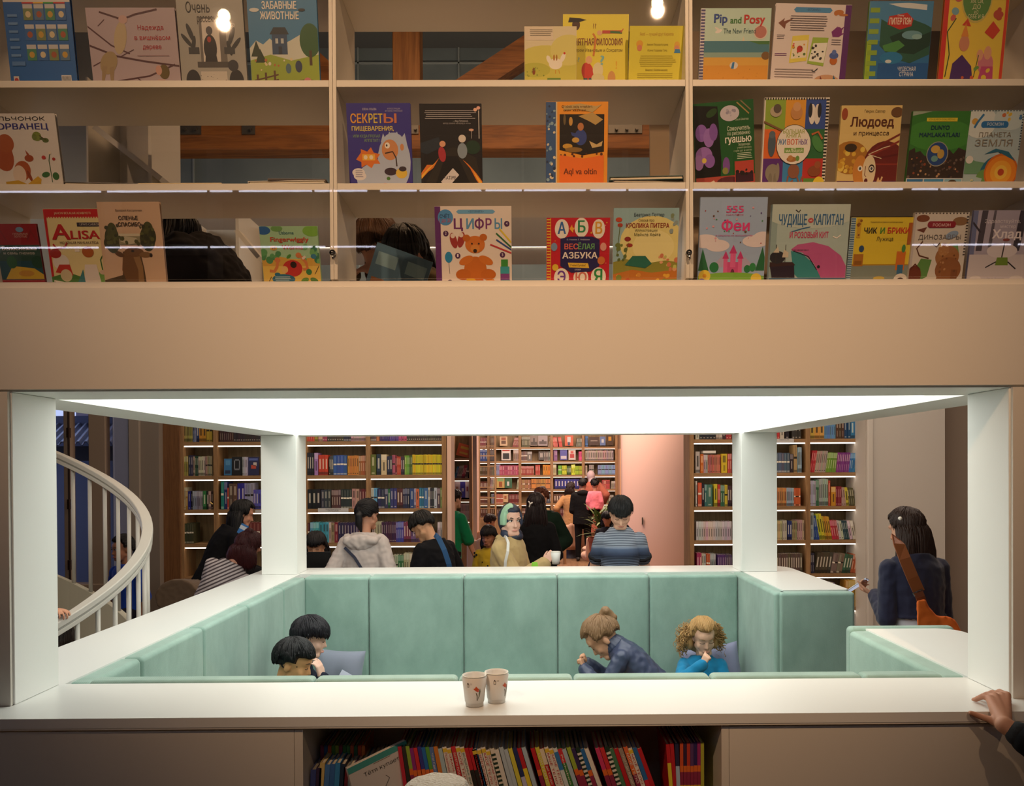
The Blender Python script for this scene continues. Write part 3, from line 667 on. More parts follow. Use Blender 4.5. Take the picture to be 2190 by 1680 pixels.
# shelf labels
SIGN = M('label_card', 'c8c6c4', .6); INK = M('printed_ink', '3a3532', .8)
def shelf_label(p0, p1, q0, q1, text, lab, y=YB):
    a, b = P(p0, q1, y - .022), P(p1, q0, y - .022)
    t = thing('shelf_label', lab, 'label', ((a.x + b.x) / 2, y - .02, a.z))
    obj('card', MB().box(a.x, b.x, y - .022, y - .016, a.z, b.z), SIGN, t)
    for i, s in enumerate(text):
        v, f = text_mesh(s, .013, width=(b.x - a.x) * (.5 - .15 * i))
        m = MB(); m.x = Matrix.Translation(((a.x + b.x) / 2, y - .0225, b.z - (b.z - a.z) * (.33 + .33 * i))) @ Matrix.Rotation(PI / 2, 4, 'X')
        m.add(v, f); obj('lettering', m, INK, t)
shelf_label(680, 745, 1086, 1095, ['ХУДОЖЕСТВЕННАЯ ЛИТЕРАТУРА', 'НА РУССКОМ'], 'grey card label with two lines of print under the black books')
shelf_label(1655, 1698, 937.5, 945.5, ['УЗБЕКСКАЯ'], 'pale card label on the shelf edge beside the back booth post')
shelf_label(546, 575, 1090, 1097, [], 'blank grey card label on the shelf edge behind the dark cap')

# narrow unit in the passage and the high wall of books at the far end
YN = 10.9
CN = 'narrow oak bookcase in the passage'
zn = [zpx(v, YN) for v in (978, 1021.5, 1066.7, 1110)]
bookcase('oak_bookcase', 'narrow oak bookcase beside the passage to the lounge', (967.5, 1006.5), YN, zn, 0, 2.6, st=26, base=zpx(1155, YN), lam=LAMPF)
struct('trim_7', MB().box(px_x(1012, 10), px_x(1020.5, 10), 9.9, 10.4, 0, 4.2), PEACH)
R('third', YN, zn[1], [(971, 976, 2, '3a7aa0', 997, 14), (976, 986, 4, 'b8a8a0', 995, 14), (986, 994, 3, 'a8344a', 994, 14), (994, 1000, 2, '4a3a3a', 994, 12)], case=CN, stuff=True)
R('lowest', YN, zpx(1155, YN), [(988, 996, 4, 'd0c8c0', 1117, 6), (996, 1000, 2, 'b85a4a', 1116, 4), (1000, 1004, 2, '6a6a4a', 1114, 3)], case=CN, stuff=True)
R('fifth', YN, zn[3], [(984, 1003, 9, 'c8a8a0', 1077)], case=CN, stuff=True)
YFAR = 17.5
zf = [zpx(v, YFAR) for v in (955.7, 985.5, 1015.7, 1046, 1076)]
bookcase('oak_bookcase', 'high wall of oak shelves at the far end with a ladder', (1021, 1045, 1112, 1180, 1247.5, 1318.5), YFAR, zf, 0, 3.2, st=34, base=zpx(1104.7, YFAR), lam=LAMPF, sh=.03)
def far_row(r, z, spec): R(r, YFAR, z, spec, stuff=True, depth=.2, gainv=.95)
far_row('a', zf[0], [(1026, 1040, 4, '8a4a4a', 935, 6), (1049, 1058, 3, '7a6a5a', 934), (1096, 1110, 6, '8a4a44', 935, 14), (1116, 1134, 6, '5a5a3c', 933), (1172, 1179, 2, '8a7a6a', 934, 8), (1184, 1194, 4, 'c05a4a', 934, -8), (1196, 1203, 4, 'd0403a', 934, -8), (1232, 1246, 5, '6a6a5a', 936, 8), (1252, 1258, 2, '4a7ab0', 932)])
far_row('b', zf[1], [(1026, 1044, 3, '4a5a8a', 958), (1048, 1060, 5, '5a5050', 960), (1098, 1110, 3, '9a8a7a', 962), (1114, 1128, 5, '6a5a50', 965), (1128, 1138, 1, '7a7068', 965), (1163, 1177, 4, '6a6460', 965), (1184, 1192, 4, '8a5a90', 963), (1238, 1247, 4, 'e0508a', 965), (1252, 1312, 16, 'b8a89c', 963)])
far_row('c', zf[2], [(1026, 1044, 6, '5a4a30', 996), (1047, 1058, 5, '8a8070', 994), (1061, 1070, 3, '9aa0b0', 993), (1068, 1110, 12, 'b0506a', 995), (1114, 1142, 9, '9a4038', 996), (1145, 1155, 3, 'b8443c', 994), (1161, 1177, 3, 'e0902c', 994), (1183, 1190, 3, 'b8b088', 993), (1194, 1201, 2, '6ab03a', 995), (1202, 1212, 2, 'd8cf3a', 995), (1213, 1221, 3, '4a6a3a', 996), (1222, 1230, 2, 'd8d83a', 993), (1230, 1246, 5, 'a8c030', 996), (1252, 1256, 2, 'b8b0a0', 995), (1260, 1270, 2, 'a09890', 994), (1279, 1316, 5, '8aa8d0', 994)])
far_row('d', zf[3], [(1025, 1043, 6, '6a3c2c', 1029), (1047, 1056, 3, 'c0b8a8', 1022, 6), (1104, 1110, 2, 'b8a890', 1024, 8), (1114, 1135, 7, 'a87a50', 1025), (1136, 1177, 4, 'c8864a', 1024), (1186, 1245, 9, '3a3c8a', 1024), (1288, 1304, 6, 'c85a54', 1026), (1306, 1316, 4, 'a8988a', 1028, 6)])
far_row('e', zf[4], [(1024, 1043, 7, '6a4030', 1060), (1050, 1056, 2, '9aa0a8', 1056), (1061, 1076, 5, 'a8604a', 1056), (1087, 1109, 7, '6a2c2c', 1056), (1150, 1178, 8, '4a4a5a', 1056), (1184, 1210, 5, '6a4a3a', 1056), (1290, 1312, 4, '7a8060', 1058)])
far_row('f', zpx(1104.7, YFAR), [(1024, 1056, 9, '5a3a2c', 1086), (1062, 1110, 12, '5a4030', 1087), (1116, 1148, 9, '6a4a3a', 1086), (1150, 1156, 2, '9a6a4a', 1087), (1160, 1175, 5, 'd8c080', 1086), (1184, 1246, 14, '5a2c2c', 1087)])
far_row('g', zn[2] if False else zf[0], [])
so = obj('small_books', STUFF_MB, [PRINT, PAGES]); tag(so, 'rows of small book spines on the far wall and the top shelves', 'books', None, 'stuff')
def faced(p0, p1, q0, q1, y, col, lab, art=(), rot=0, name='picture_book', cat='book', grp=None):
    a, b = P(p0, q1, y), P(p1, q0, y); w, h = b.x - a.x, b.z - a.z
    m = MB().box(-w / 2, w / 2, 0, .018, 0, h, 0, gain(col)).box(-w / 2 + .004, w / 2 - .004, .018, .022, .004, h - .004, 1, 'd9cdb6')
    for (u0, v0, u1, v1, c) in art: m.box((u0 - .5) * w, (u1 - .5) * w, -.0012, 0, v0 * h, v1 * h, 0, gain(c))
    o = obj(name, m, [PRINT, PAGES], local=True)
    o.matrix_world = Matrix.Translation(((a.x + b.x) / 2, y, a.z + .001)) @ Matrix.Rotation(math.radians(rot), 4, 'Y') @ Matrix.Rotation(-.05, 4, 'X')
    return tag(o, lab, cat, grp)
F = faced
YF2 = YFAR + .03; FG = 'face-out books on the far wall'
F(1069, 1085, 933, 953, YF2, 'd8b890', 'cream book with a brown picture, face out on the far top shelf', [(.2, .2, .8, .55, '6a4a34'), (.2, .62, .8, .9, 'a85a3c')], grp=FG)
F(1072.5, 1092, 958.5, 984, YF2, 'e0d8d0', 'white book with a red band and dark splash, face out', [(.1, .78, .9, .95, 'c8443c'), (.15, .1, .85, .6, '2a2a2c')], grp=FG)
F(1134, 1150, 931, 953, YF2, '8a7a70', 'grey brown book with a dark church picture', [(.1, .1, .9, .4, '4a4038'), (.4, .4, .6, .75, '3a322c')], grp=FG)
F(1151, 1171, 931, 953, YF2, 'a89a98', 'pale grey book showing a long building', [(.1, .15, .9, .45, '5a4c48'), (.4, .45, .6, .6, '4a3c3a')], grp=FG)
F(1208, 1226, 929, 953, YF2, 'd8603a', 'orange red book with a seated pale figure shape', [(.3, .3, .7, .8, 'd8d0cc'), (.35, .05, .6, .35, '3a4a6a')], grp=FG)
F(1260, 1281, 934, 952, YF2, '4a3428', 'dark brown book with a line of pale script', [(.15, .5, .85, .58, 'b8a898')], grp=FG)
F(1283, 1295, 933, 952, YF2, '6a80b0', 'blue grey book with a white diagonal mark', [(.3, .3, .7, .7, 'd0d4d8')], grp=FG)
F(1297, 1311, 930, 952, YF2, '4a3014', 'dark book with a golden crescent on the top far shelf', [(.3, .45, .75, .85, 'd89a2c')], grp=FG)
F(1152, 1164, 965, 983, YF2, '5a5450', 'charcoal book with a pale oval on the far wall', [(.25, .3, .75, .8, 'a8a098')], grp=FG)
F(1198, 1213, 962, 983, YF2, '5a5aa8', 'blue violet book with white ground on the far wall', [(.1, .1, .9, .4, 'd0c8d0')], grp=FG)
F(1216, 1231, 962, 983, YF2, 'd8c8c0', 'white book with red blocks on the far wall', [(.2, .2, .8, .6, 'c0403c'), (.3, .65, .7, .9, 'c85a50')], grp=FG)
F(1062, 1079, 1021, 1043, YF2, 'c8a860', 'golden picture book with green edge on the far wall', [(.1, .65, .9, .95, '8aa86a'), (.3, .1, .7, .6, 'a0582c')], grp=FG)
F(1080, 1095, 1020, 1043, YF2, '3a6a4a', 'dark green picture book with a white goose shape', [(.3, .2, .6, .6, 'd8d8d0')], grp=FG)
F(1075, 1087, 1056, 1074, YF2, 'd8b88a', 'sand coloured book with a brown spot on the far wall', [(.3, .4, .7, .8, 'a8643c')], grp=FG)
FN = 'face-out books in the passage'
F(974.5, 1004, 949, 976, YN + .05, 'e86a2c', 'bright orange book leaning face out in the narrow bookcase', [(.2, .6, .8, .8, 'e8b83a'), (.2, .2, .8, .35, 'e8b83a')], rot=15, grp=FN)
F(971.5, 984, 1030, 1064, YN + .05, 'd8c8d8', 'pale lilac book with a brown mark, face out', [(.3, .2, .7, .7, 'a87a6a')], grp=FN)
F(984, 995, 1030, 1064, YN + .05, '3a34a8', 'violet blue book face out in the narrow bookcase', [(.3, .4, .7, .6, 'c8c8e8')], grp=FN)
F(995, 1004, 1030, 1064, YN + .05, 'd8c8d0', 'pale pink book with a dark flower, face out', [(.3, .4, .7, .7, '9a4a5a')], grp=FN)
FL = 'face-out books behind the readers'
F(479, 495, 980.5, 1016, YB + .03, '3a7ab0', 'blue book face out behind the crouching readers', [(.15, .1, .85, .3, '2a3a5a'), (.2, .6, .8, .9, '5a9ac8')], grp=FL)
F(496, 517, 976.5, 1016, YB + .03, '15171c', 'black book with a pale ring drawing, face out', [(.2, .35, .3, .8, '8a8f98'), (.7, .35, .8, .8, '8a8f98'), (.25, .28, .75, .36, '8a8f98'), (.3, .8, .7, .86, '8a8f98')], grp=FL)
F(530, 553, 976.5, 1016, YB + .03, '2a2c58', 'midnight blue book with a red and white figure shape', [(.3, .35, .75, .55, 'c8503c'), (.5, .5, .8, .7, 'd8c8c0'), (.1, .8, .9, .92, '5a6ab0')], grp=FL)
# ladder on the far wall
ld = thing('library_ladder', 'oak ladder leaning on the far wall of shelves', 'ladder', (px_x(1042, 17.2), 17.2, 0))
for p in (1025, 1059.5):
    obj('stile', MB().box(px_x(p - 1.8, 17.25), px_x(p + 1.8, 17.25), 17.2, 17.26, 0, 3.1), OAK, ld)
for v in (953, 974, 996.5, 1018.5, 1041, 1063.5, 1086, 1108, 1130):
    obj('rung', MB().box(px_x(1025, 17.25), px_x(1059.5, 17.25), 17.21, 17.25, zpx(v, 17.25) - .012, zpx(v, 17.25) + .012), OAKX, ld)
# a thin paperback lying on a row of the right bookcase, and one on the low row
tag(obj('book', MB().box(px_x(1505, YB), px_x(1532, YB), YB + .02, YB + .16, zpx(971, YB), zpx(965.5, YB), 0, 'e0dcd4'), [PRINT]), 'white paperback lying flat on top of the second row beside the peach wall', 'book', 'books in the oak bookcases')
# ================================================================ picture books on display
EDGE = M('white_board', 'd8d2c8', .6)
def art_mesh(spec, w, h, seed=3):
    """pictures and letters of a printed cover; returns two builders in cover space (x across, z up, facing -y)"""
    pic, txt = MB(), MB(); n = [0]; rr = random.Random(seed)
    def clip(q):
        for ax, lim, sg in ((0, .004, 1), (0, .996, -1), (1, .003, 1), (1, .997, -1)):
            r_ = []
            for i in range(len(q)):
                a, b = q[i - 1], q[i]; ia, ib = sg * (a[ax] - lim) >= 0, sg * (b[ax] - lim) >= 0
                if ia != ib:
                    t = (lim - a[ax]) / (b[ax] - a[ax]); r_.append((a[0] + (b[0] - a[0]) * t, a[1] + (b[1] - a[1]) * t))
                if ib: r_.append(b)
            q = r_
            if len(q) < 3: return []
        return q
    def lay(mb, pts, faces, col):
        n[0] += 1; y = -.0003 - n[0] * 1.6e-5
        for f in faces:
            q = clip([pts[i] for i in f])
            if q: mb.add([((u - .5) * w, y, v * h) for u, v in q], [tuple(range(len(q)))], 0, col)
    def poly(pts, col):
        t = geometry.tessellate_polygon([[Vector((a * w, b * h, 0)) for a, b in pts]])
        def ok(f):
            (a, b), (c, d), (e, g) = (pts[i] for i in f)
            return f if (c - a) * (g - b) - (d - b) * (e - a) > 0 else f[::-1]
        lay(pic, pts, [ok(f) for f in t], col)
    def ell(u, v, a, b, col, rot=0.0):
        c, s = math.cos(math.radians(rot)), math.sin(math.radians(rot)); q = []
        for k in range(22):
            x, y = a * w * math.cos(2 * PI * k / 22), b * h * math.sin(2 * PI * k / 22)
            q.append((u + (x * c - y * s) / w, v + (x * s + y * c) / h))
        lay(pic, q, [tuple(range(22))], col)
    def stroke(wd, col, pts):
        L, R_ = [], []
        for i, (u, v) in enumerate(pts):
            a, b = pts[max(i - 1, 0)], pts[min(i + 1, len(pts) - 1)]
            d = Vector(((b[0] - a[0]) * w, (b[1] - a[1]) * h)); d = d.normalized() if d.length > 0 else Vector((1, 0))
            L.append((u - d.y * wd / 2, v + d.x * wd * w / h / 2)); R_.append((u + d.y * wd / 2, v - d.x * wd * w / h / 2))
        k = len(pts)
        lay(pic, R_ + L, [(i, i + 1, k + i + 1, k + i) for i in range(k - 1)], col)
    for cmd in spec.split(';'):
        cmd = cmd.strip()
        if not cmd: continue
        a = cmd.split(); op = a[0]
        if op == 'r':
            u0, v0, u1, v1 = map(float, a[1:5]); lay(pic, [(u0, v0), (u1, v0), (u1, v1), (u0, v1)], [(0, 1, 2, 3)], a[5])
        elif op == 'e':
            ell(*map(float, a[1:5]), a[5], float(a[6]) if len(a) > 6 else 0)
        elif op == 'p':
            q = list(map(float, a[2:])); poly(list(zip(q[::2], q[1::2])), a[1])
        elif op == 's':
            q = list(map(float, a[3:])); stroke(float(a[1]), a[2], list(zip(q[::2], q[1::2])))
        elif op == 'd':      # n scattered dots: n u0 v0 u1 v1 size colours...
            for _ in range(int(a[1])):
                s = float(a[6]) * rr.uniform(.6, 1.3)
                ell(rr.uniform(float(a[2]), float(a[4])), rr.uniform(float(a[3]), float(a[5])), s, s * w / h * rr.uniform(.7, 1.1), rr.choice(a[7:]), rr.uniform(0, 90))
        elif op == 'l':      # lines of very small print: n u0 v0 u1 v1 colour
            k = int(a[1]); u0, v0, u1, v1 = map(float, a[2:6])
            for i in range(k):
                v = v1 - (v1 - v0) * (i + .5) / k; t = (v1 - v0) / k * .16; e = rr.uniform(0, .12) * (u1 - u0)
                lay(pic, [(u0 + e * .3, v - t), (u1 - e, v - t), (u1 - e, v + t), (u0 + e * .3, v + t)], [(0, 1, 2, 3)], a[6])
        elif op == 'c':      # gingham or striped edge: n u0 v0 u1 v1 colour
            k = int(a[1]); u0, v0, u1, v1 = map(float, a[2:6])
            for i in range(k):
                b0, b1 = (i + .1) / k, (i + .55) / k
                q = (u0, v0 + (v1 - v0) * b0, u1, v0 + (v1 - v0) * b1) if v1 - v0 > u1 - u0 else (u0 + (u1 - u0) * b0, v0, u0 + (u1 - u0) * b1, v1)
                lay(pic, [(q[0], q[1]), (q[2], q[1]), (q[2], q[3]), (q[0], q[3])], [(0, 1, 2, 3)], a[6])
        elif op in 'tT':     # text: u v size width colour words
            u, v, sz, wd = map(float, a[1:5]); s = cmd.split(None, 6)[6].replace('|', '\n')
            tv, tf = text_mesh(s, sz * h, bold=.035 if op == 'T' else 0.0, width=wd * w if wd else None)
            n[0] += 1
            txt.add([((u - .5) * w + q.x, -.0003 - n[0] * 1.6e-5 - q.z, v * h + q.y) for q in tv], tf, 0, a[5])
    return pic, txt
def display_book(x0, x1, ytop, shelf, bg, spec, lab, spine=None, roll=0.0, thick=.012, y0=.072, y1=.02, rside=False, cov=1.0, name='picture_book', grp='picture books on display', r=.004):
    z0 = ZS[shelf]; ym = (y0 + y1) / 2
    a, b = P(x0, 0, ym).x, P(x1, 0, ym).x; zt = P((x0 + x1) / 2, ytop, y1).z
    w = b - a; hh = zt - z0
    rr_ = abs(math.radians(roll)); w0 = w
    if rr_ > .02: w = (w - hh * math.sin(rr_) * .25); h = (hh - w * math.sin(rr_) * .5) / math.cos(rr_)
    else: h = hh
    tilt = math.atan2(y0 - y1, hh); h /= math.cos(tilt)
    t = thing(name, lab, 'book', ((a + b) / 2, y0, z0 + .001 + (abs(math.sin(rr_)) * w / 2 if rr_ else 0)), grp)
    t.rotation_euler = Euler((tilt, math.radians(roll), 0))
    pb = MB().box(-w / 2 + .003, w / 2 - .003, .0025, thick - .0025, .003, h - .003)
    sp = spine or bg
    cv = MB().box(-w / 2, w / 2, 0, .0025, 0, h, 0, bg).box(-w / 2, w / 2, thick - .0025, thick, 0, h, 0, bg)
    sx = w / 2 if rside else -w / 2
    cv.box(sx - .003 if rside else sx, sx if rside else sx + .003, .0024, thick - .0024, 0, h, 0, sp)
    if spine:
        q = (.92, 1.0) if rside else (0, .075)
        cv.box((q[0] - .5) * w, (q[1] - .5) * w, -.0002, 0, .001, h - .001, 0, spine)
    obj('cover', cv, PRINT, t, local=True); obj('pages', pb, PAGES, t, local=True)
    pic, txt = art_mesh(spec, w, h, int(x0) + shelf)
    if pic.f: obj('cover_picture', pic, PRINT, t, local=True)
    if txt.f: obj('title', txt, PRINT, t, local=True)
    return t
B = display_book
# ---- upper row
grid = ''.join('r %.3f %.3f %.3f %.3f c8c8c8;r %.3f %.3f %.3f %.3f %s;e %.3f %.3f .04 .03 %s;' % (.29 + .165 * i, .29 + .19 * j, .43 + .165 * i, .44 + .19 * j, .29 + .165 * i, .29 + .19 * j, .43 + .165 * i, .40 + .19 * j, ['4a8a6a', '3a6aa8', '7a8a5a', '5a7a9a'][(i + j) % 4], .36 + .165 * i, .345 + .19 * j, ['c8a040', 'a85a3a', 'd8c8a0'][(i * 2 + j) % 3]) for i in range(4) for j in range(3))
B(13, 156, -32, 2, '2a66ae', 'r 0 .84 1 1 d8d4d0;e .15 .94 .06 .06 34506a;l 5 .3 .87 .55 .98 8a8a90;l 5 .62 .87 .9 .98 8a8a90;r .28 .825 .92 .84 c8443a;r .45 .825 .6 .84 e8b83a;r .6 .825 .75 .84 4aa84a;' + grid.replace('', '') + 'r .77 .07 .92 .15 dcdcdc;c 12 .78 .08 .91 .14 222222;r .05 .07 .13 .14 d8d0c8;e .09 .1 .03 .025 b83a3a;l 6 .05 .3 .2 .75 6a94c8;r .05 .24 .25 .28 5a86c0', 'blue back cover with a grid of twelve tiny pictures, on the highest shelf')
B(191, 380, 17, 2, 'b9a9b0', 's .018 5a3c40 0 .05 .3 .12 .65 .18 .95 .32;s .02 5a3c40 0 .55 .3 .42 .6 .36 1 .3;s .016 5a3c40 0 .78 .25 .55 .45 .45;s .02 5a3c40 .15 .95 .4 .86 .55 .92 .8 .98;s .012 5a3c40 .02 .3 .2 .4;s .01 5a3c40 .35 .42 .5 .5;s .01 5a3c40 .2 .86 .12 .78;s .012 5a3c40 .5 .16 .62 .06;s .01 5a3c40 .3 .12 .2 .02;e .36 .64 .07 .2 c2b08e -12;e .2 .34 .09 .15 a8946e -30;p a08a68 .12 .3 .1 .12 .13 .12 .18 .3;p a08a68 .2 .28 .2 .1 .23 .1 .26 .3;e .41 .86 .05 .05 caa8a0;e .82 .23 .06 .09 6a5a30;e .76 .25 .035 .06 d0a090;p c8a8a0 .72 0 .74 .14 .82 .14 .88 0;d 14 .72 .01 .86 .12 .008 a84a44;t .71 .76 .06 .29 b8363c Надежда;t .72 .64 .06 .4 b8363c в вишнёвом;t .71 .53 .06 .21 b8363c дереве;l 1 .53 .41 .9 .44 9a7a80', 'wide mauve picture book with bare branches and a stretching cat')
B(382, 523, -14, 2, 'a3a29b', 'r .32 .3 .72 .76 6e6a66;r .36 .27 .62 .74 d6cfc6;r .26 .24 .8 .3 4a4644;e .47 .44 .1 .14 1e1c22;e .47 .62 .05 .045 4a4850;p 1e1c22 .38 .3 .42 .52 .52 .52 .57 .3;e .46 .53 .03 .03 a8362c;e .18 .6 .035 .1 2a3034 20;e .12 .52 .03 .09 2a3034 40;e .22 .48 .03 .09 2a3034 -10;e .8 .56 .035 .1 2a3034 -20;e .86 .48 .03 .09 2a3034 -40;e .76 .44 .03 .08 2a3034 15;r .14 .38 .3 .45 34383c;r .68 .38 .84 .45 34383c;e .18 .1 .11 .12 26262a;e .84 .1 .11 .12 26262a;e .8 .26 .08 .06 34343a;r .3 0 .7 .2 cac4ba;d 20 .3 .02 .7 .18 .006 3a3a3a;t .5 .97 .03 .42 2a2a2a Ирина Зартайская;t .32 .85 .11 .36 1e1e20 Очень;t .5 .74 .08 .4 2a2624 рассеянная;t .72 .68 .05 .28 e0dcd4 Мышка;l 2 .38 .06 .62 .1 34343a', 'grey picture book with a black robed figure in a doorway between potted plants')
B(532, 680, -22, 2, '3f7fae', 'r 0 0 1 .32 a4b040;p c8ccc0 0 .42 .1 .5 .2 .46 .3 .52 .42 .44 .6 .5 .75 .56 .9 .46 1 .44 1 .3 0 .3;p 93a838 0 .3 .3 .36 .6 .3 1 .36 1 0 0 0;r .33 .36 .55 .56 2c4a6e;p 22303c .3 .56 .36 .63 .53 .63 .58 .56;r .38 .47 .42 .52 b8c0c0;r .46 .47 .5 .52 b8c0c0;r .42 .36 .47 .44 1c2c40;e .88 .5 .15 .17 2c5a30;r .86 .25 .9 .4 4a3420;p 24361e .02 .34 .1 .5 .18 .34;p 24361e .08 .28 .15 .42 .24 .28;s .02 5a3a22 .05 .1 .4 .16;s .02 5a3a22 .05 .05 .4 .11;r .08 .02 .11 .16 5a3a22;r .2 .04 .23 .18 5a3a22;r .33 .06 .36 .2 5a3a22;e .7 .24 .05 .06 2c3a5a;e .55 .22 .04 .05 4a6a7a;e .8 .06 .22 .05 4a3020;e .82 .1 .05 .03 c87a80;d 10 .05 .2 .6 .32 .02 d8c89a b86a3a e0d8c8;e .1 .8 .07 .02 d0d4d0;e .78 .8 .05 .015 24303a;T .46 .84 .075 .5 e8e4d8 ЗАБАВНЫЕ;T .46 .74 .075 .56 e8e4d8 ЖИВОТНЫЕ;t .4 .95 .03 .5 d8d8d0 СТИХИ И РАССКАЗЫ', 'tall blue and green picture book with a dark house on a hill, highest shelf')
B(1203, 1343, 31, 2, 'd9cd47', 'e .2 .87 .06 .07 4a3226;p 1e1c1e .08 .9 .1 .96 .26 .95 .36 .93 .24 .9;r .6 .76 .9 .8 b8463a;e .56 .77 .04 .03 d8a880;s .03 3a6a3a .72 .78 .9 .77;s .012 c84a3a .88 .77 .92 .82;e .38 .28 .09 .12 c03c30 12;e .4 .43 .05 .05 d8a880;r .32 .02 .38 .2 3a5a5a;r .4 .02 .45 .2 3a5a5a;e .54 .3 .08 .1 d6cfa8;e .54 .2 .1 .06 cfc89c;p d0c8a0 .42 .18 .4 .02 .68 .02 .66 .18;e .75 .2 .06 .09 c89458;p b84a42 .66 0 .7 .16 .82 .16 .86 0;T .6 .42 .12 .06 7ab4b8 ?;t .24 .43 .06 .03 7ab4b8 ?;T .82 .36 .1 .02 d8a82c !;s .03 c87a34 .47 .48 .5 .7 .46 .76;T .27 .65 .085 .42 7a3a26 ПОНЯТНАЯ;T .71 .65 .085 .4 7a3a26 ФИЛОСОФИЯ;t .5 .55 .04 .82 6a5a2a с Петром Ивановым и Сократом;t .48 .85 .06 .05 7a3a26 ??', 'yellow paperback with little cartoon people and a grey bust, behind the hen book', y0=.10, y1=.055)
B(1121, 1232, 57, 2, 'd9d0b0', 'r 0 0 1 .6 c8c25a;e .4 .5 .5 .2 cfc868;e .2 .3 .3 .12 b8b850;e .85 .62 .35 .25 d6ce7a;r 0 .78 .55 1 dcd0bc;e .6 .4 .13 .09 ece6d8;e .74 .5 .04 .08 ece6d8 -25;e .47 .47 .04 .07 ece6d8 25;e .77 .57 .02 .02 c83a2c;e .57 .5 .02 .05 b8863c;e .62 .5 .015 .05 a8742c;s .012 c8862c .6 .3 .6 .24;s .012 c8862c .66 .3 .68 .24;e .18 .28 .03 .06 8a4a2a;d 14 .05 .2 .4 .34 .012 7a8a3a 8a9a48;l 4 .1 .84 .55 .96 8a8478;r .1 .06 .25 .14 e8e4d8;c 10 .11 .07 .24 .13 2a2a2a;l 3 .45 .04 .9 .12 8a8450;r .44 .13 .7 .17 6a8a3a', 'small pale yellow book with a white hen, on the highest shelf', y0=.062, y1=.02, thick=.009)
B(1345, 1464, 56, 2, 'dcd34e', 't .48 .87 .05 .6 b88a3a Якоб — лучший друг Кирилла;e .18 .72 .06 .06 e0a840;e .18 .66 .045 .05 d88a6a;e .85 .7 .05 .06 e0b050;e .85 .65 .05 .05 d8987a;p 4a8ac0 .8 .58 .82 .64 .9 .64 .92 .58;t .5 .71 .035 .38 8a7a2c Амелия Петрова-Куприна;t .5 .62 .035 .35 8a7a2c Ирина Гордеева Гриц;l 6 .18 .36 .85 .55 b0a43c;t .5 .31 .035 .4 7a6a2c Вместе с Якобом весело:;l 3 .15 .18 .8 .27 b0a43c;r .06 .02 .18 .06 d8d8c8;c 8 .065 .02 .175 .055 333333;p 3a4a7a .74 .03 .7 .12 .82 .16 .88 .06;e .7 .06 .05 .05 d89878;r .76 .07 .83 .12 d0d8dc', 'plain yellow back cover of a children book beside the divider, highest shelf')
B(1496, 1645, 18, 2, '9fc6c0', 'r .06 0 1 .3 d79a3c;r .06 .3 1 .42 d8a84a;r .06 .44 1 .6 4a7f92;r .06 .4 1 .46 8aa8a0;p 4a7a44 .7 .6 .82 .66 1 .7 1 .56 .85 .56;r .06 .6 1 1 bcd8cc;p d8d0b8 .6 .6 .62 .66 .64 .6;e .26 .72 .05 .02 e8e4e0 20;e .24 .75 .04 .012 e0dcd8 -30;d 16 .1 .03 .95 .36 .008 b87c2c c88a34;e .5 .3 .06 .045 d8d4cc;p 3a78b0 .46 .26 .48 .34 .51 .34 .5 .26;e .95 .42 .06 .05 7a5a34;e .86 .71 .1 .09 d8ccc0;e .86 .71 .085 .075 b87a70;e .9 .1 .03 .02 b8b0a0;c 26 0 0 .06 1 5a5a8c;r .88 .0 .97 .03 c83a34;T .28 .87 .11 .19 2f4c9a Pip;T .5 .85 .08 .16 3c7a3c and;T .76 .86 .11 .3 c0342e Posy;t .56 .72 .065 .46 3a6068 The New Friend', 'blue sky and sandy beach picture book with a striped spine', spine='d8d4dc')
B(1650, 1812, 9, 2, 'd8cfd0', 'p 4a8cc0 .24 .93 .27 .96 .72 .96 .75 .93 .72 .9 .27 .9;t .5 .93 .03 .18 24406a • ФОТОКНИГА •;p 7a4a3a .05 .77 .13 .83 .12 .79 .25 .83 .15 .76 .14 .7;e .84 .91 .06 .03 b8743a;e .8 .9 .03 .03 b8743a;e .9 .88 .06 .015 b8743a;e .85 .68 .05 .06 7a2c78;p 7a2c78 .76 .68 .84 .75 .8 .67 .93 .75 .87 .66 .94 .67 .86 .62 .78 .62;p ddd05a .23 .3 .25 .62 .47 .64 .46 .33;p e4ddc8 .25 .35 .26 .56 .455 .575 .45 .37;e .36 .47 .04 .04 b8342c;d 12 .27 .37 .44 .54 .014 c83a2c d8962c 5a7a34 7a3a2c;p 9ab84a .47 .3 .52 .61 .73 .61 .69 .27;p e4e4dc .49 .33 .535 .54 .72 .55 .69 .31;d 14 .52 .34 .69 .52 .016 2a2a2c 3a3430 4a4440;e .82 .34 .05 .05 b8682c;e .82 .4 .06 .04 4a62a8;e .82 .44 .03 .03 5a72b8;e .75 .09 .17 .08 c49a7a;p 7a3a34 .6 .08 .66 .1 .66 .16 .69 .11 .74 .12 .7 .08 .71 .03 .67 .06;p 34607e .78 .07 .83 .1 .84 .17 .87 .11 .93 .12 .88 .08 .89 .02 .84 .05;s .012 2a2a2c .54 .22 .57 .2 .62 .24;l 7 .2 .68 .7 .87 7a7074;l 3 .04 .58 .15 .64 8a8084;l 3 .77 .52 .9 .6 8a8084;l 2 .03 .38 .2 .42 7a3a80;l 4 .04 .12 .6 .24 a09698;l 5 .05 .02 .18 .09 a09698;l 5 .25 .02 .4 .09 a09698', 'white back cover with starfish and cupcake pictures and a purple spine', spine='5c2a6c', rside=True, roll=1.5)
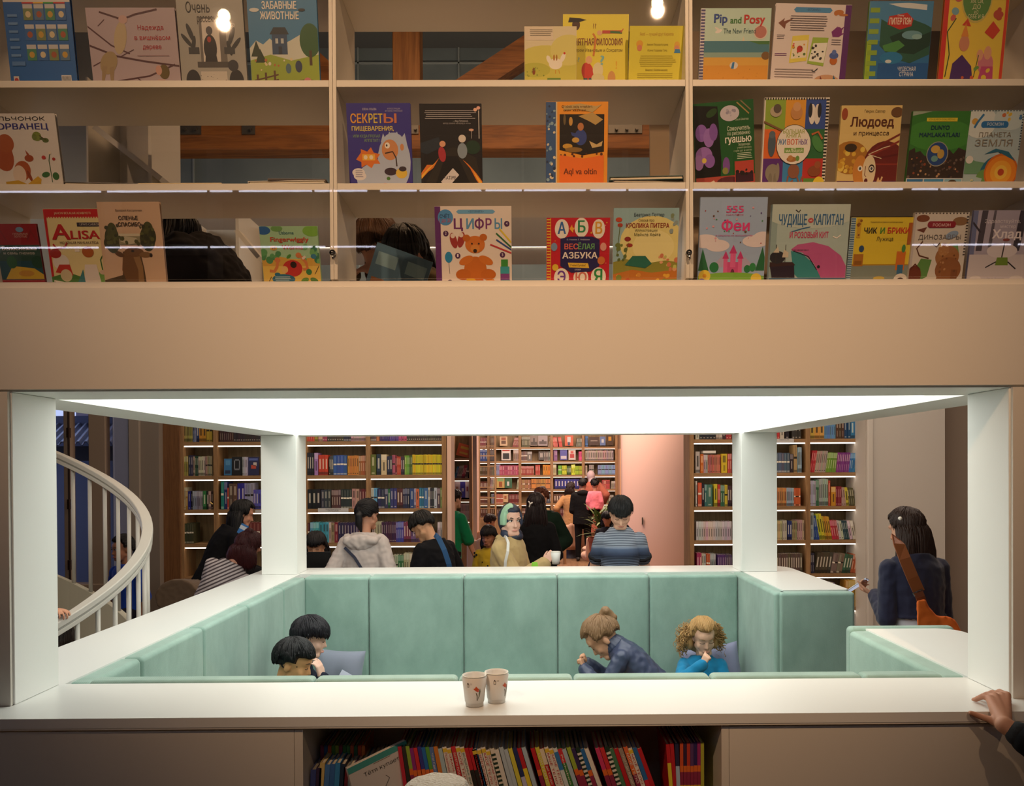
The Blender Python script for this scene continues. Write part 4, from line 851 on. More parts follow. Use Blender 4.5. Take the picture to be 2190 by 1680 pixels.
B(1853, 1989, 3, 2, '2f6fa8', 'r 0 .55 1 1 4a86b4;p d0d8dc .3 .97 .6 .98 .9 .96 .9 .9 .5 .93;p 2c5a4a .2 .8 .4 .72 .6 .82 .9 .74 1 .7 1 .4 .7 .3 .4 .36 .2 .5;p 1c3c30 .35 .6 .55 .66 .8 .6 1 .66 1 .5 .75 .4 .5 .42;e .7 .62 .16 .05 6a9aa8;e .78 .6 .08 .03 8ab4b8;p 4a8a4a .25 .5 .5 .56 .6 .5 .45 .42 .28 .44;r .2 0 1 .3 245a9c;e .4 .36 .18 .07 2c7ab0;e .36 .32 .05 .02 c8d4d8;p b8d0dc .22 0 .3 .1 .42 .06 .6 0;e .82 .07 .07 .05 1c4a44;p b8322c .3 .74 .32 .83 .6 .87 .7 .8 .68 .72 .5 .68;c 8 .02 .02 .17 .98 8aaa3a;t .5 .84 .025 .1 e8e0d8 Disney;T .5 .77 .075 .34 e6dcc8 ПИТЕР ПЭН;t .66 .23 .05 .28 e8ecec ЧУДЕСНАЯ;t .66 .17 .05 .22 e8ecec СТРАНА', 'blue and green island picture book with a lime green spine', spine='96b82e')
B(2013, 2150, -52, 2, 'e0c548', 'r 0 0 .05 1 c83428;r .95 0 1 1 d0442c;r .05 .985 .95 1 c83428;e .5 .8 .24 .22 c8b860;e .5 .8 .22 .2 5a8a4a;d 8 .1 .62 .28 .95 .05 7aa8b8 c8605a 6a9a5a;d 8 .74 .62 .92 .95 .05 5a82b0 b8503c 8aaa5a;p c8442c .66 .5 .78 .6 .9 .52 .8 .44;p c8442c .3 .56 .38 .62 .44 .55;p 4a2c6a .16 0 .2 .22 .34 .3 .5 .2 .56 0;e .36 .4 .08 .07 c8886a;p d88a3c .3 .46 .36 .58 .42 .46;e .72 .22 .12 .1 c87a8a;e .62 .3 .05 .05 d8a080;e .74 .32 .06 .06 d8a080;p b84a7a .6 .02 .66 .2 .84 .2 .86 .02;s .015 2c4a2a .1 .1 .14 .3 .08 .5 .2 .62;s .012 2c4a2a .55 .1 .6 .3;d 8 .1 .05 .9 .2 .03 6a9a4a d8c03a c8603a;t .5 .93 .03 .2 e8e0b8 О;t .5 .87 .038 .3 e8e0b8 ДО, РЕ, МИ,;t .5 .82 .038 .3 e8e0b8 ФА, СОЛЬ,;t .5 .77 .038 .2 e8e0b8 ЛЯ, СИ,;t .5 .72 .038 .12 e8e0b8 ДО;t .5 .675 .035 .06 e8e0b8 и О;t .5 .635 .035 .24 e8e0b8 СЕБЕ И Я', 'red and yellow picture book with a big green oval', spine='c83428', roll=1)
# ---- middle row
B(-52, 124, 243, 1, 'd8d4d0', 'e .3 .48 .13 .22 a2502c 15;e .36 .62 .1 .12 a85830;e .52 .27 .1 .13 a8562e -20;e .48 .22 .08 .12 d8c8b8;e .62 .43 .055 .045 9c4c28;p 9c4c28 .6 .46 .585 .54 .63 .48;e .6 .2 .02 .08 8a4224 20;p c8a030 .3 .1 .5 .05 .7 .2 .74 .16 .7 .0 .3 0;s .05 c09a2c .3 .1 .45 .12 .6 .05 .72 .12;e .75 .71 .055 .06 7a8a3a;e .72 .7 .03 .04 6a7a34;e .85 .66 .04 .03 5a6a34;e .8 .68 .02 .015 4a5a2a;s .01 4a3a2a .78 .72 .86 .66;s .009 3a5a34 .87 .12 .86 .4 .88 .5;e .8 .44 .025 .025 b83a34;e .92 .42 .02 .02 a8342c;e .8 .22 .05 .035 3a6a3a 15;e .92 .2 .04 .05 3a6a3a;e .88 .5 .02 .02 e0d8c8;t .52 .93 .05 .7 2c2a30 БЕЛЬЧОНОК;T .5 .83 .075 .8 3a3a86 ОБОРВАНЕЦ', 'white picture book with a red squirrel on a branch', thick=.014)
B(742, 878, 221, 1, '39348c', 'e .72 .33 .26 .34 aebcd6;e .42 .12 .3 .2 aebcd6;p aebcd6 .52 .56 .56 .66 .6 .58 .66 .68 .7 .6 .78 .68 .82 .58 .9 .66 .94 .5;e .66 .47 .13 .12 c88a5a;e .62 .52 .04 .035 e8e4dc;e .61 .52 .013 .014 222222;s .02 3a2a24 .58 .43 .7 .45 .75 .38 .76 .28;e .85 .5 .03 .04 c88a5a;p d8752c .12 .36 .2 .44 .2 .48 .3 .45 .36 .5 .4 .44 .5 .42 .45 .37 .5 .31 .4 .31 .36 .26 .28 .3 .2 .27 .2 .33;r .22 .35 .42 .42 e8b03c;e .27 .385 .03 .025 e8dcc0;e .36 .385 .03 .025 e8dcc0;e .15 .21 .1 .05 dcd8dc;e .17 .17 .1 .05 dcd8dc;l 4 .1 .15 .22 .24 6a6a8a;e .66 .22 .1 .045 3a2c38;e .83 .2 .09 .06 d8b84a;e .85 .25 .06 .03 3a3038;p c8605c .5 0 .55 .09 .75 .07 .95 .09 1 0;e .62 .14 .03 .02 4a7a34;t .36 .93 .025 .22 d0cce0 ЕЛЕНА УЛЬЕВА;t .74 .935 .018 .2 b0acd0 ИЛЛЮСТРАЦИИ;t .74 .91 .018 .27 b0acd0 АНТОНИНЫ ТРИФОНОВОЙ;T .19 .82 .105 .27 e0a040 СЕК;T .45 .82 .105 .22 d8c050 РЕТ;T .68 .82 .105 .2 c87a50 Ы;T .4 .71 .05 .66 d8c868 ПИЩЕВАРЕНИЯ,;t .3 .625 .033 .42 8ab070 ИЛИ КУДА ПРОПАЛ;t .38 .575 .033 .24 8ab070 АППЕТИТ?;t .12 .05 .025 .1 7a9ac8 КЛЕВЕР', 'deep purple book with a furry pale blue figure')
B(897, 1029, 222, 1, '1b191d', 'p 26303c 0 .55 .3 .62 .35 .5 .1 .42 0 .45;e .85 .5 .12 .08 1e3a2a;p 2a2622 .3 .38 .48 .5 .56 .5 .9 .38 1 0 0 0;p 141316 .4 .4 .6 .4 .85 0 .2 0;p d8782c .0 .2 .1 .3 .2 .3 .3 .38 .2 .26 .12 .22 0 .13;p e8b43c .0 .17 .12 .26 .25 .33 .1 .22 0 .13;p d8782c 1 .02 .9 .12 .8 .26 .68 .36 .78 .3 .9 .2 1 .1;p e8b43c 1 .03 .92 .12 .84 .24 .9 .18 1 .08;p d0ccd0 .32 .1 .52 .26 .62 .18 .43 .03;s .012 d8d4d0 .955 .6 .955 .92;e .95 .95 .03 .02 e8b0a0;e .9 .93 .03 .02 e8b8a0;e .83 .7 .04 .015 d8a890;s .006 c8c4c0 .83 .6 .83 .7;r .06 .03 .25 .08 e4e0dc;c 14 .07 .035 .24 .075 222222;l 5 .08 .82 .92 .93 a8a4a8;t .66 .8 .02 .25 c8c4c8 — Иван Петровский,;t .6 .775 .02 .45 a8a4a8 автор романа «Вперед в ночь»;e .35 .42 .06 .09 a8323c 8;e .36 .54 .05 .035 d8a080;e .68 .46 .08 .09 8494a4;e .68 .6 .06 .045 d8d0c8;l 3 .6 .03 .9 .08 4a484c;t .47 .145 .045 .2 4a4448 TATIME', 'black back cover with blazing tyre tracks and two small running figures')
B(1166, 1298, 218, 1, 'e89a30', 'r 0 0 .16 1 3a5a8c;d 34 .01 .01 .15 .99 .022 d0c8b0 2c3a5a 8aa8b8;r .16 0 .18 1 d8c8a0;p 1d1714 .22 .46 .22 .86 .94 .86 .94 .44 .6 .4;p c0a468 .26 .95 .3 .9 .5 .92 .75 .88 .9 .97 .8 .95 .55 .98;p b89a5c .52 .84 .75 .88 .92 .8 .8 .74 .7 .78;e .4 .78 .03 .05 c8984a;e .3 .8 .02 .06 6a5a3a;e .56 .6 .1 .09 34468c;e .56 .72 .05 .045 b8784a;p 34468c .4 .66 .5 .64 .52 .6 .42 .62;e .48 .57 .06 .03 c8a050;p c8ae78 .7 .56 .82 .52 .92 .56 .9 .5 .75 .48;e .35 .5 .08 .03 c89a3a;e .45 .46 .14 .03 8a6a34;d 9 .22 .38 .94 .42 .018 5a2c1c;p e8742c .22 .06 .22 .4 .6 .36 .94 .4 .94 .06;r .24 .05 .92 .06 4a2414;e .58 .05 .17 .025 d8b85a;t .58 .05 .02 .26 4a2c14 TOSHKENT;t .5 .945 .028 .5 5a3c1c O`zbek xalq ertaklari:;t .46 .905 .026 .36 5a3c1c oltin xazinasi;T .56 .21 .07 .54 6a3014 Aql va oltin', 'orange book with an ornamental blue spine band and a dark central picture', spine='33507e')
B(1490, 1622, 217, 1, '1f5b2c', 'p 101210 0 0 0 .98 .4 .95 .44 .3 .4 0;e .3 .88 .1 .04 2a4a24 30;e .12 .66 .1 .1 8a62b8;e .24 .6 .09 .11 9a72c4;e .32 .66 .07 .1 8258ac;e .15 .4 .14 .1 9a70c0;e .06 .32 .08 .09 a880c8;e .24 .33 .09 .08 8a60b4;e .15 .34 .04 .03 d8c060;e .52 .26 .06 .1 7a50a0;e .5 .2 .05 .04 8a8a4a;e .6 .86 .16 .09 c8c4d4;d 8 .5 .8 .72 .9 .022 9a98b0 b0aec4;s .02 a8905a .72 .98 .92 .84;s .02 8a7a5a .78 1 .95 .88;r 0 0 1 .14 a8483c;p d8c8b8 0 0 .3 .1 .4 0;e .55 .07 .2 .06 5a2430;r .66 .04 .98 .3 b8483c;r .67 .05 .97 .16 3a1c2c;d 6 .68 .14 .95 .2 .03 241c1c;t .8 .78 .026 .22 c8d8c0 Ольга Шматова;t .74 .68 .055 .38 e0ecd8 Самоучитель;t .74 .625 .045 .38 e0ecd8 по рисованию;T .73 .555 .085 .44 f0f0e8 гуашью;t .83 .49 .03 .2 d8e8d0 Экспресс-курс:;t .83 .455 .026 .24 b8d0b0 учимся рисовать;t .8 .42 .026 .3 b8d0b0 с нуля шаг за шагом;l 4 .7 .32 .97 .4 d8e8d0', 'dark green book with violet orchids on black', roll=-5, y0=.08)
sq = ['8aa83a', 'd89a34', '34509c', 'd86a2c', '5a8a3c', '2c6a3c', '5a2c7c', '3a86c0', 'b8342c']
B(1630, 1768, 209, 1, 'd8d4cc', ''.join('r %.3f %.3f %.3f %.3f %s;' % (.02 + .31 * (i % 3), .66 - .32 * (i // 3), .33 + .31 * (i % 3), .98 - .32 * (i // 3), c) for i, c in enumerate(sq)) + 'c 28 .95 0 1 1 1c1a1a;c 24 0 .975 .95 1 1c1a1a;c 24 0 0 .95 .02 1c1a1a;e .18 .85 .09 .06 b0a48c;e .2 .88 .06 .05 5a5048;e .5 .84 .09 .08 c08a54;e .5 .9 .06 .05 d0a070;e .74 .82 .05 .11 e0dcd8;e .82 .82 .05 .11 d8d4d0;e .71 .86 .03 .08 24262c;e .85 .86 .03 .08 24262c;s .03 7a5a3a 0 .74 .3 .64;e .14 .5 .06 .14 4a5a6a;e .14 .6 .05 .04 5a6a78;s .03 b8683a .75 .6 .85 .63 .92 .55;e .85 .5 .07 .1 4a8a4a 30;e .17 .18 .11 .1 8a8478;e .14 .1 .03 .08 7a7468;e .22 .1 .03 .08 7a7468;e .25 .19 .03 .1 8a8478;e .5 .2 .09 .08 8a5a44;s .03 8a5a44 .42 .15 .4 .05 .5 .1;s .03 8a5a44 .55 .15 .6 .06 .64 .14;e .82 .2 .1 .06 8a4a2c;e .87 .27 .05 .04 9a5632;r .66 .02 .94 .12 5a8a3a;e .9 .06 .09 .08 e0c838;e .48 .49 .27 .22 2a2826;e .48 .49 .262 .214 e4e0d8;r .34 .40 .64 .455 6a9a3a;e .46 .33 .08 .03 a8703a;e .44 .345 .04 .03 b8844a;e .55 .34 .03 .03 6a9a4a;T .47 .63 .045 .33 9aa84a БОЛЬШАЯ;T .47 .585 .045 .22 9aa84a КНИГА;T .3 .515 .06 .12 4a7ab0 ЖИ;T .46 .515 .06 .17 c8603c ВОТ;T .62 .515 .06 .14 6a4a9a НЫХ;T .48 .45 .022 .07 e8f0d8 ДЛЯ;T .49 .42 .03 .26 e8f0d8 МАЛЫШЕЙ', 'animal picture book with coloured squares and a black and white dashed border')
B(1793, 1922, 226, 1, 'd8c07e', 'e .2 .38 .3 .2 a8742c;d 26 .02 .2 .42 .52 .035 d8b040 c89a34 e0c458;e .78 .3 .35 .28 6a2420;s .03 7a2c22 .5 .42 .75 .56 1 .66;s .03 8a342a .5 .4 .8 .5 1 .58;s .03 5a1c1a .55 .36 .85 .4 1 .42;s .025 8a342a .6 .3 .85 .3 1 .3;s .03 6a2420 .6 .2 .9 .16 1 .1;r 0 0 1 .1 5a2c50;e .38 .22 .12 .19 c8883c;e .53 .22 .11 .19 dccfb0;e .38 .25 .04 .035 e8e4dc;e .38 .25 .018 .018 2c4a5a;e .57 .25 .05 .05 3a2a26;e .57 .25 .035 .03 e8e4dc;e .57 .25 .018 .018 3a4a5a;s .012 7a4a2c .47 .28 .46 .17 .49 .15;e .49 .1 .03 .03 5a1c24;s .03 c8883c .2 .0 .32 .08 .36 .1;s .03 d8b88a .66 .02 .7 .14 .72 .06 .76 .15;e .72 .06 .05 .05 d8b88a;s .012 d8ccb0 .5 .42 .75 .5 .85 .52;s .012 d8ccb0 .5 .42 .72 .37;e .2 .5 .1 .05 3a2c1c;e .92 .92 .1 .06 6a4a2c;e .06 .9 .05 .07 9a4a2c;t .55 .93 .035 .34 6a5a34 Генрих Сапгир;T .52 .8 .11 .72 5a2c1c Людоед;t .52 .67 .055 .58 4a2c1c и принцесса', 'cream storybook with a half golden face and wild red hair')
B(1943, 2066, 238, 1, '3a7a36', 'p 9aa89a 0 1 0 .94 .3 .99 .35 1;e .5 .7 .6 .2 448a3c;p 3a302c 0 .14 0 .5 .1 .54 .12 .48 .2 .5 .28 .44 .4 .42 .6 .42 .7 .52 .78 .46 .86 .54 1 .5 1 .14;d 50 .02 .16 .98 .42 .02 8a4a34 5a4a44 b8906a 2a2a34 6a5a54;e .5 .46 .19 .16 9a9a8c;e .5 .46 .175 .148 2c4a8a;e .46 .52 .08 .05 c8a858;e .56 .46 .06 .06 b89a50;e .46 .4 .06 .04 6a9a9a;r 0 0 1 .15 d0d4d8;r .02 .01 .3 .14 3a78b0;r .32 .01 .66 .14 4a90c0;r .68 .01 .98 .14 8ab8d0;p 1c3a5a .44 .01 .48 .12 .52 .01;e .82 .09 .08 .04 4a3a2a;r .25 .87 .78 .915 d8c83a;t .51 .893 .025 .46 4a6a24 YOSH BILIMDON ENSIKLOPEDIYASI;T .5 .79 .055 .32 1c3c54 DUNYO;T .5 .7 .055 .7 1c3c54 MAMLAKATLARI', 'green book with a small globe above a city', y0=.08)
B(2066, 2180, 236, 1, 'a9c0cc', 'e .2 .85 .3 .2 d0dce0;e .75 .9 .3 .15 bcd0d8;e .1 .86 .06 .04 c8a050;s .04 3a78b0 .25 .95 .15 .85 .1 .78;d 6 .62 .88 .95 .97 .035 c8744a 4a7ab0 d8b84a;r .27 .78 .68 .865 2f72b4;e .27 .82 .05 .042 2f72b4;e .68 .82 .05 .042 2f72b4;c 18 .0 .985 1 1 3a4a5a;c 14 .97 .5 1 .97 3a4a5a;p 6a9a7a 0 .42 .2 .36 .4 .34 .4 .2 0 .2;e .66 .2 .36 .24 2c6a8a;e .4 .14 .16 .12 6a9a5a;e .7 .22 .32 .24 c86a24;e .7 .22 .29 .21 e08a2c;e .7 .22 .2 .15 e8a83c;e .7 .22 .12 .09 e8c050;e .7 .22 .06 .045 b84a2c;p 2c6a8a .35 .45 .6 .48 .95 .36 .8 .48 .55 .52;p a8c0c8 0 .0 .3 .0 .36 .14 0 .2;d 8 .02 .02 .28 .14 .03 5a9a8a d8d4a8 3a78a0;e .08 .38 .07 .05 d8d8d8;t .48 .822 .04 .3 d8e8f0 РОСМЭН;t .5 .69 .06 .6 8a8478 ПЛАНЕТА;t .5 .585 .085 .7 8a8478 ЗЕМЛЯ', 'pale blue book with a cut open orange planet', y0=.078)
# ---- lowest row
B(-10, 82, 479, 0, '8c1f26', 'r 0 .12 1 .67 24483c;r 0 .42 1 .67 2c4a40;r 0 .1 1 .42 1f4a58;p c8a83a .1 .13 .3 .34 .8 .3 1 .2 1 .13;e .6 .22 .18 .05 b88a3c;e .3 .4 .12 .1 2c5a3a;e .9 .4 .14 .1 1e4434;r 0 0 1 .12 8c1f2c;r .2 .04 .5 .06 d8b8b0;s .015 6a2c30 .05 .75 .15 .9 .25 .75;s .015 6a2c30 .75 .75 .85 .9 .95 .75;e .6 .91 .09 .04 6a94b8;t .6 .8 .03 .3 c8a898 ЗОЛОТЫЕ;t .6 .84 .03 .36 c8a898 ЛЮБИМЫЕ;T .52 .615 .065 .8 d8d0c8 Белоснежка;t .5 .54 .045 .72 c8c0b8 и семь гномов', 'dark red and green storybook with a meadow picture', thick=.01)
B(97, 222, 447, 0, 'd8cc98', 'r 0 .9 1 1 b81f24;c 22 0 .885 1 .9 c83a34;r 0 0 .045 .9 b81f24;r .55 .78 1 .83 34303c;p 4a7a3a 0 0 0 .14 .3 .2 .6 .12 1 .2 1 0;p 6a9a4a .5 .0 .6 .14 1 .24 1 0;e .2 .33 .14 .1 d8d4d0;p b83428 .08 .2 .16 .3 .34 .3 .38 .16;e .26 .16 .1 .08 c8bc9c;p d8d0cc .55 .02 .6 .3 .8 .3 .86 .02;p 3a7a84 .44 .06 .56 .24 .58 .04;e .68 .46 .1 .07 a85a24;r .46 .46 .54 .53 e4dcd0;e .12 .44 .1 .06 9c2a24;p e4dcd0 .02 .0 .04 .1 .2 .08 .26 0;d 8 .04 .01 .24 .08 .012 a8242c 222222;s .02 3a6a34 .9 .2 .88 .36 .95 .44;e .9 .2 .06 .03 c8b0a0;s .03 b01f22 .1 .56 .16 .5 .3 .52 .34 .58;t .5 .945 .03 .62 e0c8a0 JAHON BOLALAR ADABIYOTI;t .78 .805 .03 .36 c8c0b8 LEWIS CARROLL;T .26 .7 .2 .32 b01f22 A;T .66 .67 .11 .5 b01f22 LISA;t .55 .575 .035 .66 6a5a4a MO`JIZALAR MAMLAKATIDA', 'cream storybook with a red top band and a curly red title', y0=.085, y1=.03)
B(211, 344, 432, 0, 'c8aa90', 'p 4a3a26 0 .08 .15 .11 .3 .14 .33 .3 .34 .42 .62 .42 .66 .22 .68 0 0 0;p 6a4a2c .34 .4 .3 .2 .36 .05 .62 .05 .64 .24 .6 .42;p 8a6a44 .5 .36 .56 .2 .55 .05 .64 .05 .64 .24 .6 .38;e .52 .41 .16 .055 6a4a2c;e .7 .38 .1 .035 7a5a38;e .79 .375 .025 .025 2c2420;e .28 .39 .08 .03 5a3e26 -25;e .5 .425 .025 .015 1c1612;e .19 .56 .12 .16 3a3c1e;e .2 .66 .08 .1 44461f;e .12 .52 .07 .07 34361a;e .76 .57 .12 .15 3a3c1e;e .78 .69 .08 .08 44461f;e .84 .6 .06 .09 34361a;d 24 .1 .46 .3 .72 .03 52562a 30321a 4a4c24;d 24 .66 .46 .86 .72 .03 52562a 30321a 4a4c24;p 8a8468 .3 .5 .3 .62 .64 .62 .64 .5;p b8b098 .32 .54 .4 .6 .58 .58 .62 .53 .45 .5;r .3 .6 .64 .63 c8c0a8;d 8 .3 .5 .62 .6 .03 4a4c2c;t .5 .9 .025 .42 4a3c30 Валерий Кастрючин;T .48 .81 .045 .31 3a2c22 ОЛЕНЬЕ;T .49 .735 .045 .44 3a2c22 «СПАСИБО»', 'pale pink book with a deer carrying trees as antlers')
B(555, 679, 484, 0, '9cc4a0', 'r 0 0 1 .46 d8b85a;p c8a048 0 .46 .3 .5 .6 .44 1 .5 1 .34 0 .34;e .07 .93 .12 .07 2f62a0;e .9 .92 .16 .09 7ab04a;e .3 .96 .1 .05 6a9a5a;d 10 .0 .42 .3 .6 .05 4a8a5a 5a9a62;d 10 .7 .42 1 .66 .05 3a7a5a 6aa86a;e .52 .3 .17 .14 b8302c;e .54 .36 .055 .055 2c1c18;e .38 .28 .06 .06 d8b070;s .05 c87a4a .12 .26 .2 .25 .25 .32 .27 .4 .26 .43;e .27 .44 .05 .045 c87a4a;s .05 c87a4a .7 .28 .78 .3 .76 .4 .68 .5;e .64 .52 .05 .045 c87a4a;s .04 d8d0c8 .7 .46 .76 .5;e .22 .64 .06 .04 d8a83a;r .2 .62 .215 .66 2a2420;r .235 .62 .25 .66 2a2420;e .47 .5 .05 .025 4a8a3a 40;e .35 .12 .2 .085 2c6a8a;e .25 .2 .05 .03 2c6a8a;e .8 .24 .05 .05 3a7a4a 50;e .72 .1 .07 .04 5a8a3a 20;e .88 .1 .07 .04 4a7a3a -20;s .01 4a3a2a .06 .02 .14 .16;s .01 4a3a2a .9 .2 .98 .34;e .9 .5 .05 .04 3a7a9a;l 4 .2 .06 .48 .17 c0d4d8;t .46 .89 .055 .25 2f6a80 Usborne;T .5 .78 .075 .66 b84a34 Fingerwiggly;T .55 .65 .075 .36 b84a34 Worms', 'green and yellow board book with a big red apple and worms')
B(928, 1091, 441, 0, 'dcd2cc', 'e .14 .86 .1 .1 4a8ac4;r .31 .905 .76 .955 6aa4d0;p 6aa4d0 .28 .93 .31 .955 .31 .905;p 6aa4d0 .79 .93 .76 .955 .76 .905;t .54 .93 .03 .2 24406a • ФОТОКНИГА •;T .13 .87 .045 .13 24406a СЧЁТ;t .13 .82 .05 .15 b8342c 1 до 20;T .3 .77 .13 .12 6a2c6c Ц;T .46 .77 .13 .1 5a94c0 И;T .58 .77 .13 .12 6a2c6c Ф;T .7 .77 .13 .08 7a3c7c Р;T .83 .77 .13 .1 5a94c0 Ы;e .24 .57 .045 .1 9a3430 15;e .34 .58 .045 .1 9a3430 -15;e .23 .63 .03 .03 d8c8c0;e .34 .64 .03 .03 d8c8c0;e .17 .36 .05 .07 2c86b8;s .006 6a6a6a .17 .29 .18 .15;e .52 .2 .15 .17 c06a24;e .52 .52 .13 .11 c8722a;e .41 .6 .05 .045 b8641f;e .63 .61 .05 .045 b8641f;e .4 .32 .1 .05 c8722a 25;e .66 .32 .1 .05 c8722a -25;e .36 .14 .1 .07 b8641f;e .69 .14 .1 .07 b8641f;e .52 .47 .06 .05 d08a40;e .52 .44 .025 .025 2a1a14;e .48 .53 .012 .012 1c1412;e .57 .53 .012 .012 1c1412;s .02 d8c034 .84 .72 1 .54;s .02 2a6a3a .8 .66 1 .48;s .02 2c4a8a .8 .58 1 .45;s .02 b8343c .72 .52 1 .41;r .86 .2 .95 .33 3a8a3a;r .85 .14 .97 .24 3a9aa8;r .85 .06 .97 .15 7a3c84;r .86 0 .98 .07 2c8a9a;e .14 .66 .035 .035 4a2454;e .29 .38 .035 .035 4a2454;e .88 .39 .035 .035 4a2454;e .18 .04 .035 .035 4a2454;e .94 .78 .035 .035 4a2454;p b8342c .22 .01 .24 .06 .36 .05 .36 .01;p d8a82c .4 .04 .4 .09 .5 .09 .54 .05 .52 .02;e .43 .02 .02 .02 2a2a2a;e .52 .02 .02 .02 2a2a2a;p d8862c .64 .02 .66 .07 .76 .08 .8 .02;s .012 c85a2c .6 .08 .64 .04;e .68 .015 .02 .02 2a2a2a;e .76 .015 .02 .02 2a2a2a;t .14 .66 .04 .02 e8e0e8 2;t .29 .38 .04 .02 e8e0e8 1;t .88 .39 .04 .02 e8e0e8 5;t .18 .04 .04 .02 e8e0e8 3;t .94 .78 .04 .02 e8e0e8 4', 'white counting book with an orange teddy bear and a purple spine', spine='5c2a6c', thick=.018)
B(1166, 1301, 466, 0, 'bf2433', 'c 24 0 0 .06 1 e0b83a;r .06 0 .07 1 d8a83a;d 20 .1 .05 .95 .95 .012 d8a83a e08a8a;e .24 .84 .11 .14 e8e4dc;e .55 .86 .11 .14 e8e4dc;e .82 .84 .1 .14 e8e4dc;e .24 .13 .12 .14 e8e4dc;e .55 .13 .12 .12 e8e4dc;e .83 .14 .12 .14 e8e4dc;p 2a2458 .22 .3 .22 .7 .38 .73 .72 .73 .84 .68 .84 .3 .7 .22 .4 .2;p e0bc44 .36 .28 .34 .35 .66 .34 .68 .27;e .12 .58 .05 .06 7a94b8;e .9 .58 .05 .06 d89a90;e .87 .38 .06 .06 c8743c;e .14 .28 .05 .05 d8b83a;p e8a83c .36 .84 .38 .87 .4 .9 .41 .86 .45 .85 .42 .82 .42 .78 .39 .81;T .24 .84 .17 .13 3a6ab0 А;T .55 .86 .17 .12 2f8a5a Б;T .82 .84 .17 .11 d8a03a В;T .24 .13 .17 .13 6a3c9a Э;T .55 .12 .15 .18 c87060 Ю;T .83 .14 .2 .14 2f8a4a Я;t .5 .685 .02 .36 c8c8e0 О. Узорова, Е. Нефёдова;T .39 .58 .08 .22 d86a5a ВЕС;T .63 .58 .08 .26 6aa86a ЁЛАЯ;T .53 .45 .09 .56 e8e0d8 АЗБУКА;t .5 .31 .035 .25 3a2c2c Учим буквы!;t .5 .245 .02 .1 c8c8e0 КЛЕВЕР', 'red alphabet book with big coloured letters on a dark blue patch', y0=.09, y1=.035)
B(1309, 1448, 445, 0, '8fb2bc', 'e .6 .55 .5 .35 d8cf8a;e .62 .5 .32 .22 e0d89a;p 8a8a3a 0 .3 .2 .34 .5 .28 .8 .32 1 .3 1 0 0 0;p b8722c 0 .14 .3 .2 .6 .16 1 .2 1 .08 0 .04;d 16 .02 .02 .95 .14 .035 d8a83a b8502c c88a3c 7a8a3a;d 12 .7 .2 .98 .42 .03 d8a07a c87a5a b8c06a;e .08 .85 .05 .03 b8482c;e .1 .78 .04 .025 a83a28;e .22 .6 .05 .03 8a2c24;e .25 .52 .05 .025 9a3428;s .01 5a6a2c .1 .78 .06 .4;s .01 5a6a2c .23 .55 .18 .34;d 10 .02 .3 .2 .55 .03 5a6a34 6a7a3c;d 8 .86 .68 .98 .92 .03 8a9a9a 7a8a6a;p 2a6a5a .18 .26 .3 .38 .5 .38 .6 .28 .5 .22;t .54 .91 .045 .46 3a4a54 Беатрикс Поттер;t .5 .84 .035 .24 6a5a34 Сказка про;T .52 .77 .06 .66 8a2c24 КРОЛИКА ПИТЕРА;t .5 .71 .035 .34 6a6a44 Иллюстрации;t .52 .655 .04 .4 5a5a3a Майкла Хейга', 'blue and golden storybook with a sunny flower garden')
B(1493, 1636, 422, 0, '9db4d8', 'e .1 .5 .2 .08 dcd4dc;e .28 .45 .18 .07 dcd4dc;e .85 .5 .2 .07 dcd4dc;e .95 .54 .14 .07 dcd4dc;p b0a8c8 .2 .2 .36 .34 .5 .2;p b0a8c8 .55 .2 .7 .32 .85 .2;p 2a6a44 0 .16 .06 .42 .16 .16;p 2a6a44 .86 .16 .96 .44 1 .3 1 .16;r .42 .1 .62 .26 c8508a;r .38 .1 .44 .3 d8629a;r .6 .1 .66 .3 d8629a;r .48 .2 .56 .36 d8629a;p c03a7a .36 .3 .41 .39 .46 .3;p c03a7a .58 .3 .63 .39 .68 .3;p c03a7a .46 .36 .52 .46 .58 .36;e .52 .13 .03 .05 6a2c4a;r 0 0 1 .1 6aa23a;e .5 .08 .5 .06 7ab044;e .24 .2 .07 .06 2a7a4a;e .74 .18 .05 .045 2a7a4a;e .82 .2 .05 .05 34864e;e .1 .1 .09 .07 e0c84a;e .88 .07 .08 .06 e0c84a;e .1 .1 .03 .025 d89a34;e .06 .03 .06 .04 7a6ab8;d 24 .04 .44 .96 .98 .014 a8443c 5a4a8a 4a8a5a d8a0b0 6a4a3a;T .52 .86 .08 .26 d0508c 555;t .52 .8 .02 .26 c8608c НАКЛЕЕК;T .54 .67 .12 .42 d83c84 Феи;t .52 .565 .022 .55 b8609a и секреты их волшебства', 'pale blue fairy sticker book with a pink castle')
